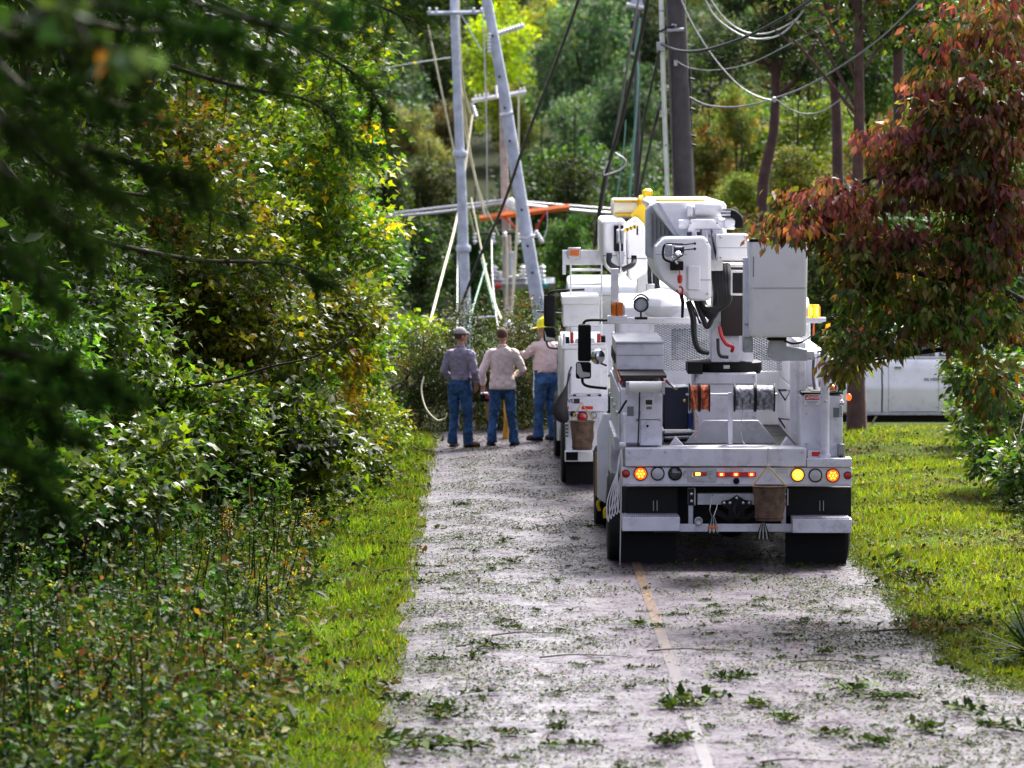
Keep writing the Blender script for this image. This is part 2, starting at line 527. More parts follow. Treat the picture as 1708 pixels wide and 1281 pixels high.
def rz(x, y):
    t = (x - road_l(y)) / (road_r(y) - road_l(y))
    return G(x, y) + .03 + .02 * math.sin(math.pi * min(1, max(0, t)))

def line_mat():
    m, nt, b = new_mat('worn glare faded yellow road paint')
    L = nt.links
    tc = nt.nodes.new('ShaderNodeTexCoord')
    n = nt.nodes.new('ShaderNodeTexNoise'); n.inputs['Scale'].default_value = 14; n.inputs['Detail'].default_value = 8; n.inputs['Roughness'].default_value = .75
    L.new(tc.outputs['Object'], n.inputs['Vector'])
    c = nt.nodes.new('ShaderNodeValToRGB')
    c.color_ramp.elements[0].position = .36; c.color_ramp.elements[0].color = (.6, .29, .02, 1)
    c.color_ramp.elements[1].position = .53; c.color_ramp.elements[1].color = (.12, .1, .11, 1)
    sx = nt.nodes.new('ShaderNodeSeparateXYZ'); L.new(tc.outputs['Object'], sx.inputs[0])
    glare_fade = nt.nodes.new('ShaderNodeMapRange'); glare_fade.inputs['From Min'].default_value = 47; glare_fade.inputs['From Max'].default_value = 37; glare_fade.inputs['To Max'].default_value = .12  # near end fades to grey: wet road glare put into the paint colour
    L.new(sx.outputs['Y'], glare_fade.inputs['Value'])
    ad = nt.nodes.new('ShaderNodeMath'); L.new(n.outputs['Fac'], ad.inputs[0]); L.new(glare_fade.outputs[0], ad.inputs[1])
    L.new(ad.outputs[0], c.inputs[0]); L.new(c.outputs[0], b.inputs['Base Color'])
    b.inputs['Roughness'].default_value = .3
    b.inputs['Coat Weight'].default_value = 1.0
    b.inputs['Coat Roughness'].default_value = .22
    return m
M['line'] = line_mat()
mb = MB()
yl = list(np.arange(-50, 99, .5))
for y in yl:
    c = road_c(y) - .03
    for x in (c - .05, c + .05):
        mb.v.append((x, y, rz(x, y) + .004 + (0.001)))
for j in range(len(yl) - 1):
    mb.f.append((2 * j, 2 * j + 1, 2 * j + 3, 2 * j + 2))
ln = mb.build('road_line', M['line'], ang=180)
tag(ln, kind='structure')

# ------------------------------------------------------------------ leaves
def leaf_mat(name, trans=.35, rough=.42, gain=1.0, spec=.5, rnd=.25):
    m, nt, b = new_mat(name)
    L = nt.links
    at = nt.nodes.new('ShaderNodeAttribute'); at.attribute_name = 'leafcol'
    oi = nt.nodes.new('ShaderNodeObjectInfo')
    hv = nt.nodes.new('ShaderNodeHueSaturation')
    mr = nt.nodes.new('ShaderNodeMapRange'); mr.inputs['To Min'].default_value = gain * (1 - rnd); mr.inputs['To Max'].default_value = gain * (1 + rnd)
    L.new(oi.outputs['Random'], mr.inputs['Value']); L.new(mr.outputs[0], hv.inputs['Value'])
    mh = nt.nodes.new('ShaderNodeMapRange'); mh.inputs['To Min'].default_value = .5 - .03 * rnd / .25; mh.inputs['To Max'].default_value = .5 + .03 * rnd / .25
    L.new(oi.outputs['Random'], mh.inputs['Value']); L.new(mh.outputs[0], hv.inputs['Hue'])
    L.new(at.outputs['Color'], hv.inputs['Color'])
    L.new(hv.outputs[0], b.inputs['Base Color'])
    b.inputs['Roughness'].default_value = rough
    b.inputs['Specular IOR Level'].default_value = spec
    tr = nt.nodes.new('ShaderNodeBsdfTranslucent')
    sc = nt.nodes.new('ShaderNodeVectorMath'); sc.operation = 'MULTIPLY'; sc.inputs[1].default_value = (1.7, 1.75, .8)
    L.new(hv.outputs[0], sc.inputs[0]); L.new(sc.outputs[0], tr.inputs['Color'])
    ms = nt.nodes.new('ShaderNodeMixShader'); ms.inputs[0].default_value = trans
    out = nt.nodes['Material Output']
    L.new(b.outputs[0], ms.inputs[1]); L.new(tr.outputs[0], ms.inputs[2]); L.new(ms.outputs[0], out.inputs['Surface'])
    return m
M['weed'] = leaf_mat('weed leaves', .3, .6, .6, .14)
M['leaf'] = leaf_mat('wet leaves', .4, .42, 1.0, .3)
M['needle'] = leaf_mat('pine needles', .2, .8, .8, .0)
M['leaffar'] = leaf_mat('distant leaves', .32, .6, 1.02, .3, .35)  # gain raised to put distant haze into the leaf colour
M['blade'] = leaf_mat('grass blades', .45, .5, .95, .3, .0)
M['litter'] = leaf_mat('fallen leaves', .1, .75, .8, .15, .0)
M['bark'] = paint('dark wet bark', (.035, .026, .02), .9, bump=.9, bscale=16, var=.35, scale=9, spec=.15)
M['barkred'] = paint('reddish pine bark', (.075, .036, .03), .85, bump=1.0, bscale=12, var=.4, scale=5)
M['stem'] = paint('brown stem', (.06, .035, .02), .8)
M['stalk'] = paint('green stalk', (.06, .09, .02), .6)

T_KITE = (np.array([(0, 0, 0), (.42, -.3, .07), (1, 0, -.05), (.42, .3, .07)]), [(0, 1, 2), (0, 2, 3)])
T_LOBE = (np.array([(0, 0, 0), (.3, -.46, .02), (.5, -.2, .05), (1, 0, -.08), (.5, .2, .05), (.3, .46, .02)]), [(0, 1, 2), (0, 2, 3), (0, 3, 4), (0, 4, 5)])
T_LONG = (np.array([(0, 0, 0), (.4, -.2, .05), (1, 0, -.1), (.4, .2, .05)]), [(0, 1, 2), (0, 2, 3)])
T_NEEDLE = (np.array([(0, -.016, 0), (0, .016, 0), (1, 0, -.05)]), [(0, 1, 2)])
T_BLADE = (np.array([(0, -.07, 0), (0, .07, 0), (1, 0, -.02)]), [(0, 1, 2)])

def norm(a):
    return a / (np.linalg.norm(a, axis=-1, keepdims=True) + 1e-9)

def leaves_mesh(name, T, pos, d, up, size, col, mat, origin=(0, 0, 0)):
    tv, tf = T
    d = norm(d)
    s = norm(np.cross(up, d)); n = np.cross(d, s)
    N, k = len(pos), len(tv)
    sz = np.broadcast_to(np.asarray(size, float).reshape(-1, 1), (N, 1))
    vs = pos[:, None, :] + sz[:, None, :] * (tv[None, :, 0:1] * d[:, None, :] + tv[None, :, 1:2] * s[:, None, :] + tv[None, :, 2:3] * n[:, None, :])
    vs = vs.reshape(-1, 3) - np.array(origin)
    tf = np.array(tf)
    fs = (tf[None] + (np.arange(N) * k)[:, None, None]).reshape(-1)
    nf = N * len(tf)
    me = bpy.data.meshes.new(name)
    me.vertices.add(N * k); me.vertices.foreach_set('co', vs.astype(np.float32).ravel())
    me.loops.add(nf * 3); me.loops.foreach_set('vertex_index', fs.astype(np.int32))
    me.polygons.add(nf)
    me.polygons.foreach_set('loop_start', np.arange(0, nf * 3, 3, dtype=np.int32))
    me.polygons.foreach_set('loop_total', np.full(nf, 3, dtype=np.int32))
    ca = me.attributes.new('leafcol', 'FLOAT_COLOR', 'POINT')
    c4 = np.ones((N, k, 4), np.float32); c4[:, :, :3] = col[:, None, :]
    ca.data.foreach_set('color', c4.ravel())
    me.update(calc_edges=True)
    me.materials.append(mat)
    return me

PAL = {
    'green': [(.06, .105, .009), (.08, .135, .011), (.042, .08, .008)],
    'bright': [(.11, .19, .01), (.15, .23, .01), (.08, .15, .01)],
    'yellowgreen': [(.2, .22, .008), (.26, .26, .01), (.13, .17, .01)],
    'yellow': [(.5, .5, .01), (.42, .45, .01), (.28, .34, .01)],
    'dark': [(.02, .042, .008), (.028, .055, .01), (.013, .028, .007)],
    'blue': [(.035, .075, .035), (.05, .1, .045), (.03, .06, .03)],
    'greygreen': [(.09, .13, .06), (.12, .16, .08), (.06, .1, .04)],
    'olive': [(.11, .12, .02), (.15, .14, .025), (.07, .09, .015)],
    'tan': [(.25, .2, .07), (.2, .18, .05), (.14, .15, .04)],
    'gold': [(.55, .38, .01), (.6, .32, .01), (.25, .28, .01)],
    'red': [(.13, .035, .028), (.17, .06, .035), (.1, .07, .015), (.1, .028, .035)],
    'redgreen': [(.16, .07, .03), (.08, .1, .015), (.13, .11, .02), (.22, .1, .04)],
    'pinkred': [(.26, .085, .075), (.2, .06, .05), (.15, .04, .045), (.28, .13, .08)],
    'rust': [(.28, .09, .02), (.22, .11, .02), (.14, .12, .02)],
    'orange': [(.5, .14, .01), (.4, .18, .02)],
    'pine': [(.01, .024, .006), (.015, .034, .007), (.008, .018, .005)],
    'pinelight': [(.03, .08, .014), (.045, .1, .015), (.022, .055, .012)],
    'leafgrey': [(.045, .08, .035), (.07, .11, .055), (.03, .06, .02)],
}

def cols(rs, pals, N, jit=.25, clump=None):
    """a colour for every leaf: one colour of the palette per clump, jittered per leaf"""
    P = []
    for name, w in pals:
        for c in PAL[name]:
            P.append((c, w / len(PAL[name])))
    C = np.array([p[0] for p in P]); W = np.array([p[1] for p in P]); W = W / W.sum()
    if clump is not None:
        k = rs.choice(len(C), size=int(clump.max()) + 1, p=W)
        idx = k[clump]
        alt = rs.choice(len(C), size=N, p=W)
        idx = np.where(rs.rand(N) < .3, alt, idx)
    else:
        idx = rs.choice(len(C), size=N, p=W)
    c = C[idx] * (1 + jit * rs.randn(N, 1) * .8).clip(.35, 2)
    c = c * (1 + .1 * rs.randn(N, 3)).clip(.6, 1.5)
    return c.clip(.004, .9)

def clump_leaves(rs, ells, ncl, per, clr, shell=.5, droop=.3, flat=.6):
    """leaf positions and directions for a crown made of clumps spread in ellipsoids"""
    E = np.array(ells, float)
    w = (E[:, 3] * E[:, 4] + E[:, 3] * E[:, 5]); w /= w.sum()
    ei = rs.choice(len(E), size=ncl, p=w)
    dv = norm(rs.randn(ncl, 3))
    rad = rs.rand(ncl, 1) ** shell
    cc = E[ei, :3] + dv * rad * E[ei, 3:6]
    ci = np.repeat(np.arange(ncl), per)
    off = rs.randn(ncl * per, 3) * clr * np.array([1, 1, flat]) * rs.uniform(.6, 1.4, (ncl, 1))[ci]
    pos = cc[ci] + off
    out = norm(off + dv[ci] * clr * .8)
    d = norm(out + .6 * rs.randn(len(pos), 3) + np.array([0, 0, -droop]))
    up = norm(np.array([0, 0, 1.0]) + .55 * rs.randn(len(pos), 3))
    return cc, ci, pos, d, up

def trunk_mb(rs, base, top, r, targets, nlimb=10, bend=.15, lim_r=.3):
    mb = MB()
    base = np.array(base, float); top = np.array(top, float)
    L = np.linalg.norm(top - base)
    pts = []
    for i in range(8):
        t = i / 7
        pts.append(base + (top - base) * t + np.array([math.sin(t * 4 + base[0]) * bend * t, math.cos(t * 3 + base[1]) * bend * t, 0]))
    pts = [pts[0] - np.array([0, 0, .25])] + pts
    rr = [r * 1.35] + [r * (1.15 if i == 0 else 1 - .75 * i / 7) for i in range(8)]
    mb.tube(pts, rr, n=9)
    if len(targets):
        idx = rs.choice(len(targets), size=min(nlimb, len(targets)), replace=False)
        for k in idx:
            tgt = targets[k]
            t = min(.95, max(.25, (tgt[2] - base[2]) / L * .75))
            j = t * 7
            i0 = int(j); p0 = pts[1 + i0] + (pts[min(8, 2 + i0)] - pts[1 + i0]) * (j - i0)
            mid = (p0 + tgt) / 2 + np.array([0, 0, .12 * np.linalg.norm(tgt - p0)]) + rs.randn(3) * .08
            q = p0 + (tgt - p0) * .75 + rs.randn(3) * .1
            r0 = r * lim_r * (1.3 - t)
            mb.tube(smoothpath([p0, mid, q, tgt], 3), r0, r1=r0 * .2, n=5)
    return mb

TREES = []
def tree(name, label, cat, x, y, crown, pals, ncl, per, clr, size, T=T_KITE, trunk_r=.12, top=None, seed=1, mat='leaf',
         shell=.5, droop=.3, bark='bark', group=None, nlimb=10, crownname='crown', jit=.25, flat=.6, lean=0, nogravity=False):
    rs = np.random.RandomState(seed)
    z = G(x, y)
    root = empty(name, (x, y, z), label, cat, group)
    ells = [(x + a, y + b, z + c, d, e, f) for a, b, c, d, e, f in crown]
    cc, ci, pos, d, up = clump_leaves(rs, ells, ncl, per, clr, shell, droop, flat)
    keep = pos[:, 2] > z + .03
    pos, d, up, ci = pos[keep], d[keep], up[keep], ci[keep]
    N = len(pos)
    sz = size * rs.uniform(.6, 1.35, N)
    me = leaves_mesh(crownname, T, pos, d, up, sz, cols(rs, pals, N, jit, ci), M[mat], (x, y, z))
    co = bpy.data.objects.new(crownname, me); COL.objects.link(co); co.parent = root
    e0 = ells[0]
    tp = top if top is not None else (x + crown[0][0] * .8 + lean, y, e0[2] + e0[5] * .6)
    trunk_mb(rs, (x, y, z), tp, trunk_r, cc, nlimb).build('trunk', M[bark], root, ang=80)
    return root
# ------------------------------------------------------------------ vegetation
def ce(x, y, px, py, Y, rpx, rpy, ry):
    """crown ellipsoid, relative to a trunk foot at (x, y), round the point seen at (px, py)"""
    p = V(px, py, Y); s = Y / F_PX
    return (p[0] - x, Y - y, p[2] - G(x, y), rpx * s, ry, rpy * s)

# -- left side of the road
LG = None
def lt(name, label, cat, px, Y, parts, pals, ncl, per, clr, size, **k):
    x = (px - 854) * Y / F_PX
    return tree(name, label, cat, x, Y, [ce(x, Y, *q) for q in parts], pals, ncl, per, clr, size, **k)

lt('maple_tree', 'leafy bright green tree with yellow tips leaning over the verge nearest the three men', 'tree', 470, 67,
   [(520, 470, 67, 130, 230, 1.6), (545, 250, 66, 95, 150, 1.3), (590, 560, 66, 75, 90, 1.0), (400, 330, 68, 150, 200, 1.5), (610, 400, 66, 45, 90, .8)],
   [('bright', 3), ('green', 2.2), ('yellowgreen', 2.4), ('greygreen', .8), ('gold', .3)], 520, 46, .17, .105, T=T_LOBE, seed=11, trunk_r=.1, nlimb=26)
lt('young_maple_tree', 'green sapling with orange flecked leaves behind the long curved bare branch', 'tree', 240, 60,
   [(330, 420, 60, 170, 180, 1.6), (420, 560, 60, 160, 110, 1.3), (300, 250, 61, 130, 90, 1.3), (560, 520, 61, 80, 60, .9)],
   [('bright', 2), ('green', 3.2), ('yellowgreen', 1.8), ('rust', .4), ('leafgrey', .9)], 430, 44, .16, .1, T=T_LOBE, seed=12, trunk_r=.08, nlimb=26)
lt('dogwood_tree', 'dark green multi stemmed tree at the left edge of the woods', 'tree', 60, 55,
   [(60, 400, 55, 170, 260, 1.8), (170, 560, 54, 120, 120, 1.2), (30, 640, 54, 110, 130, 1.2)],
   [('green', 3), ('dark', 3), ('leafgrey', 1), ('bright', .4)], 330, 42, .17, .11, T=T_LOBE, seed=13, trunk_r=.13, nlimb=20)
lt('tall_oak_tree', 'tall dark oak whose crown shades the left bank of the road', 'tree', 130, 64,
   [(150, -120, 64, 420, 250, 3.4), (-100, 150, 62, 260, 300, 3), (300, 60, 68, 170, 150, 1.6)],
   [('dark', 3), ('green', 2), ('olive', .5)], 520, 36, .34, .15, seed=14, trunk_r=.24, nlimb=24)
lt('roadside_oak_tree', 'tall oak beyond the three men with green gold leaves at the top left', 'tree', 380, 78,
   [(470, 60, 78, 190, 170, 2.0), (590, 100, 77, 50, 80, .8), (330, -120, 80, 250, 200, 3)],
   [('green', 3), ('bright', 1.8), ('dark', 1), ('yellowgreen', 1.2)], 380, 40, .24, .12, T=T_LOBE, seed=15, trunk_r=.2, nlimb=18)
# taller neighbours further left and behind, mostly outside the frame, added to shade the bank
for i, (xx, yy, hh, rr) in enumerate([(-8.5, 48, 9, 3.2), (-9.5, 58, 10, 3.4), (-7.5, 38, 9.5, 2.6), (-8, 30, 9, 2.6), (-10, 70, 10, 3.6), (-6.4, 84, 8.5, 2.6), (-8.6, 44, 11.5, 2.6), (-8.8, 35, 11, 2.6), (-9.5, 53, 12.5, 2.6), (-10, 64, 13, 2.6)]):
    tree('added_shade_tree', ['tall dark tree added for shade left of the dogwood', 'tall dark tree added for shade behind the dogwood', 'tall dark tree added for shade on the left bank before the weeds',
                           'tall dark tree added for shade beside the near pine', 'tall dark tree added for shade in the far corner of the left woods', 'tall dark tree added for shade behind the roadside oak', 'very tall tree added to shade the weeds from above', 'very tall tree added to shade the red weed patch', 'very tall tree added for shade above the broad leaved shrub', 'very tall tree added for shade above the curved branch'][i],
         'tree', xx, yy, [(0, 0, hh - 2, rr, rr, 3.0), (.6, 0, hh - 5.2, rr * .8, rr * .8, 2.4)], [('dark', 3), ('green', 2)], 300, 30, .42, .2, seed=40 + i, trunk_r=.2, nlimb=12)

# shrubs at the foot of the trees
shr = [
 ('shrub', 'broad leaved dark green shrub with large lobed leaves under the maple', 470, 57, [(470, 745, 57, 130, 100, 1.0), (380, 800, 56, 110, 90, .9)], [('green', 3), ('dark', 1.6), ('bright', .8)], 190, 38, .13, .13, T_LOBE),
 ('shrub', 'yellow green bush at the edge of the verge next to the capped man', 620, 68, [(600, 690, 68, 55, 60, .6), (640, 720, 69, 40, 40, .5)], [('yellowgreen', 3), ('bright', 2), ('olive', 1)], 120, 36, .09, .075, T_KITE),
 ('shrub', 'bush hung with bright yellow leaves beneath the maple boughs', 578, 66, [(580, 640, 65.5, 28, 70, .4), (590, 600, 65.5, 35, 30, .4)], [('gold', 4), ('yellowgreen', 2)], 50, 22, .08, .085, T_KITE),
 ('shrub', 'low green bush spilling onto the lit verge', 540, 62, [(530, 800, 62, 70, 60, .7), (590, 770, 64, 55, 50, .6)], [('green', 2), ('bright', 1.5), ('yellowgreen', 1)], 150, 36, .1, .09, T_KITE),
 ('shrub', 'pale wet leaved shrub before the dark tree trunks', 150, 48, [(130, 830, 48, 140, 70, .9), (250, 800, 49, 90, 90, .8)], [('leafgrey', 3), ('green', 2), ('bright', .8)], 170, 38, .13, .12, T_LOBE),
 ('shrub', 'green shrub with glossy leaves left of the curved branch', 60, 50, [(50, 560, 50, 110, 90, .9), (40, 700, 50, 90, 90, .9)], [('bright', 1.5), ('green', 3), ('leafgrey', 1)], 150, 36, .13, .11, T_LOBE),
 ('shrub', 'dense green shrub below the curved bare branch', 330, 55, [(300, 690, 55, 140, 80, 1.0), (230, 750, 54, 100, 60, .8)], [('green', 3), ('dark', 1), ('olive', .8), ('bright', .8)], 190, 38, .12, .1, T_LOBE),
 ('shrub', 'small leaved shrub with reddish seed heads above the verge', 480, 61, [(480, 650, 61, 90, 50, .8)], [('green', 2), ('rust', .5), ('bright', 1.2), ('leafgrey', .6)], 120, 36, .09, .075, T_KITE),
]
for i, (nm, lb, px, Y, parts, pals, ncl, per, clr, size, T) in enumerate(shr):
    lt(nm, lb, 'shrub', px, Y, parts, pals, ncl, per, clr, size, T=T, seed=60 + i, trunk_r=.03, nlimb=10, bark='stem', crownname='foliage')

# dark trunks among the shrubs on the left
for i, (px, Y, r, h, lb) in enumerate([(30, 57, .17, 7, 'thick reddish trunk at the left edge of the picture behind wet leaves'),
                                       (120, 57.5, .12, 7, 'stout dark trunk just right of the thick reddish one'),
                                       (190, 58.5, .08, 6.5, 'thin dark trunk standing alone among the leaves')]):
    x = (px - 854) * Y / F_PX
    rs = np.random.RandomState(90 + i)
    root = empty('oak_tree', (x, Y, G(x, Y)), lb, 'tree')
    tops = [np.array((x + a, Y + b, G(x, Y) + h + c)) for a, b, c in rs.randn(6, 3) * np.array([.9, .9, .5])]
    trunk_mb(rs, (x, Y, G(x, Y)), (x + .2, Y, G(x, Y) + h), r, tops, 6).build('trunk', M['bark'], root, ang=80)
    cc, ci, pos, d, up = clump_leaves(rs, [(x, Y, G(x, Y) + h, 1.6, 1.4, 1.3)], 70, 34, .25)
    me = leaves_mesh('crown', T_KITE, pos, d, up, .14 * rs.uniform(.6, 1.3, len(pos)), cols(rs, [('dark', 2), ('green', 1)], len(pos), .25, ci), M['leaf'], (x, Y, G(x, Y)))
    c = bpy.data.objects.new('crown', me); COL.objects.link(c); c.parent = root

# long bare curved branch
p = [V(208, 590, 55.2), V(214, 628, 55), V(232, 642, 54.8), V(290, 648, 54.6), V(370, 636, 54.5), V(450, 612, 54.5), V(530, 592, 54.5), V(610, 540, 54.6)]
mbb = MB().tube(smoothpath([V(205, 660, 55.3) - np.array([0, 0, 1.3]), V(203, 640, 55.3)] + p, 5), .035, r1=.008, n=7)
mbb.tube(smoothpath([p[3], V(300, 600, 54.4), V(320, 575, 54.3)], 4), .014, r1=.004, n=5)
mbb.tube(smoothpath([p[5], V(470, 570, 54.4), V(482, 545, 54.3)], 4), .012, r1=.004, n=5)
sp = mbb.build('bare_branch', M['bark'], ang=80)
tag(sp, 'long bare branch curving low across the front of the green thicket', 'branch')

# -- near pine with boughs hanging across the upper left corner
def needle_bough(rs, pts, r, spread, nl, name, parent, pal, origin, dens=26):
    """a limb with side twigs carrying needles"""
    P = smoothpath(pts, 6)
    mb = MB().tube(P, r, r1=r * .25, n=6)
    pos, dr = [], []
    L = len(P)
    for i in range(1, L):
        for k in range(3):
            base = P[i] + rs.randn(3) * .01
            ax = P[i] - P[i - 1]; ax /= np.linalg.norm(ax)
            dv = norm((ax * .8 + norm(rs.randn(3)) * .9 + np.array([0, 0, -.25]))[None])[0]
            ln = spread * rs.uniform(.4, 1.1) * (1 - .4 * i / L)
            tip = base + dv * ln
            mb.tube([base, (base + tip) / 2 + np.array([0, 0, -.03]), tip], r * .22, r1=r * .08, n=4, cap=False)
            for t in np.linspace(.15, 1, 7):
                q = base + (tip - base) * t
                for _ in range(dens):
                    pos.append(q + rs.randn(3) * .008)
                    dr.append(norm((dv * .7 + norm(rs.randn(3)))[None])[0])
    pos = np.array(pos); dr = np.array(dr)
    me = leaves_mesh('needles', T_NEEDLE, pos, dr, norm(rs.randn(len(pos), 3)), nl * rs.uniform(.7, 1.2, len(pos)), cols(rs, pal, len(pos), .2), M['needle'], origin)
    b = mb.build(name, M['bark'], parent, ang=80)
    n = bpy.data.objects.new('needles', me); COL.objects.link(n); n.parent = b
    return b

rs = np.random.RandomState(77)
px_, py_ = -2.9, 22.0
pine = empty('pine_tree', (px_, py_, G(px_, py_)), 'near pine whose dark blurred boughs hang across the upper left corner', 'tree')
MB().tube([(px_, py_, G(px_, py_) - .2), (px_ + .05, py_, 4), (px_ - .05, py_ + .1, 9), (px_, py_, 13)], [.22, .17, .12, .05], n=10).build('trunk', M['barkred'], pine, ang=80)
og = (px_, py_, G(px_, py_))
boughs = [
 [(-2.85, 22, 6.1), V(120, 20, 22), V(330, 60, 22), V(470, 120, 22.2)],
 [(-2.85, 22, 6.5), V(200, -60, 23), V(450, 40, 23.5), V(640, 45, 24)],
 [(-2.85, 22, 5.6), V(60, 200, 21.5), V(200, 260, 21.5), V(330, 300, 21.5)],
 [(-2.85, 22, 6.9), V(100, -120, 20), V(350, -60, 20), V(560, 20, 20.5)],
 [(-2.85, 22, 4.2), V(-60, 600, 24), V(60, 640, 24), V(150, 660, 24)],
 [(-2.85, 22, 4.3), V(-60, 560, 23), V(60, 600, 23), V(140, 620, 23), V(205, 660, 23)],
 [(-2.85, 22, 4.0), V(-60, 640, 23), V(60, 680, 23), V(130, 730, 23)],
 [(-2.85, 22, 3.7), V(-60, 720, 23), V(30, 780, 23), V(90, 840, 23)],
 [(-2.85, 22, 3.9), V(-80, 700, 24), V(10, 740, 24), V(80, 770, 24)],
 [(-2.85, 22, 6.3), V(-40, 20, 19), V(100, 60, 19), V(220, 130, 19.4)],
 [(-2.85, 22, 5.7), V(-40, 160, 19), V(80, 240, 19), V(190, 330, 19.4)],
 [(-2.85, 22, 6.6), V(60, -40, 20), V(200, 10, 20), V(380, 60, 20.4)],
 [(-2.85, 22, 4.9), V(-60, 380, 20), V(40, 430, 20), V(110, 520, 20.4)],
 [(-2.85, 22, 5.9), V(10, 120, 20), V(120, 150, 20), V(250, 190, 20.4)],
 [(-2.85, 22, 5.3), V(-20, 260, 21), V(60, 330, 21), V(150, 420, 21)],
]
for i, b in enumerate(boughs):
    needle_bough(rs, b, .022, .24, .075, 'bough', pine, [('pine', 3), ('pinelight', 1)] if i not in (3,) else [('pine', 2), ('pinelight', 2)], og)
# a second pine a bit further on, with lighter hanging sprays at the top
p2x, p2y = -4.6, 40.0
pine2 = empty('pine_tree', (p2x, p2y, G(p2x, p2y)), 'second pine with lighter sprays drooping at the top beside the poles', 'tree')
MB().tube([(p2x, p2y, -.2), (p2x + .05, p2y, 5), (p2x, p2y + .1, 12)], [.2, .15, .06], n=10).build('trunk', M['barkred'], pine2, ang=80)
og2 = (p2x, p2y, G(p2x, p2y))
for b in [
 [(-4.6, 40, 6.6), V(250, -40, 41), V(480, 60, 41), V(600, 130, 41), V(640, 190, 41)],
 [(-4.6, 40, 7.2), V(300, -120, 42), V(560, -20, 42), V(690, 35, 42)],
 [(-4.6, 40, 6.2), V(150, 60, 40), V(380, 140, 40), V(520, 170, 40), V(600, 250, 40)],
 [(-4.6, 40, 4.9), V(100, 370, 40), V(300, 430, 40), V(470, 440, 40), V(540, 470, 40)],
 [(-4.6, 40, 5.3), V(100, 290, 41), V(260, 330, 41), V(400, 360, 41)],
]:
    needle_bough(rs, b, .03, .5, .1, 'bough', pine2, [('pinelight', 3), ('pine', 2)], og2, dens=22)

# broad leaves very near the lens, top left
bx, by = -2.4, 13.0
near = empty('sapling', (bx, by, G(bx, by)), 'near sapling with large grey green leaves blurred at the top left', 'sapling')
P = smoothpath([(bx, by, G(bx, by) - .1), (bx, by, 3.6), (-2.0, 13.4, 4.7), V(60, 20, 14), V(150, 70, 14), V(215, 90, 14)], 5)
MB().tube(P, .02, r1=.004, n=6).build('stem', M['bark'], near, ang=80)
rs = np.random.RandomState(3)
lv = []
for k in range(30):
    i = rs.randint(len(P) - 14, len(P))
    q = P[i] + rs.randn(3) * np.array([.05, .06, .05])
    d = np.array([rs.uniform(-.6, .9), rs.uniform(-.5, .5), rs.uniform(-1, .1)])
    s = rs.uniform(.07, .11)
    me = leaves_mesh('leaf', T_LOBE, q[None], d[None], norm(rs.randn(1, 3)), s, np.array([PAL['dark' if k % 3 else 'leafgrey'][k % 3]]) if k != 9 else np.array([PAL['rust'][0]]), M['leaf'], (bx, by, G(bx, by)))
    o = bpy.data.objects.new('leaf', me); COL.objects.link(o); o.parent = near

T_DROOP = (np.array([(0, 0, 0), (.45, -.22, .05), (1, 0, -.12), (.45, .22, .05)]), [(0, 1, 2), (0, 2, 3)])
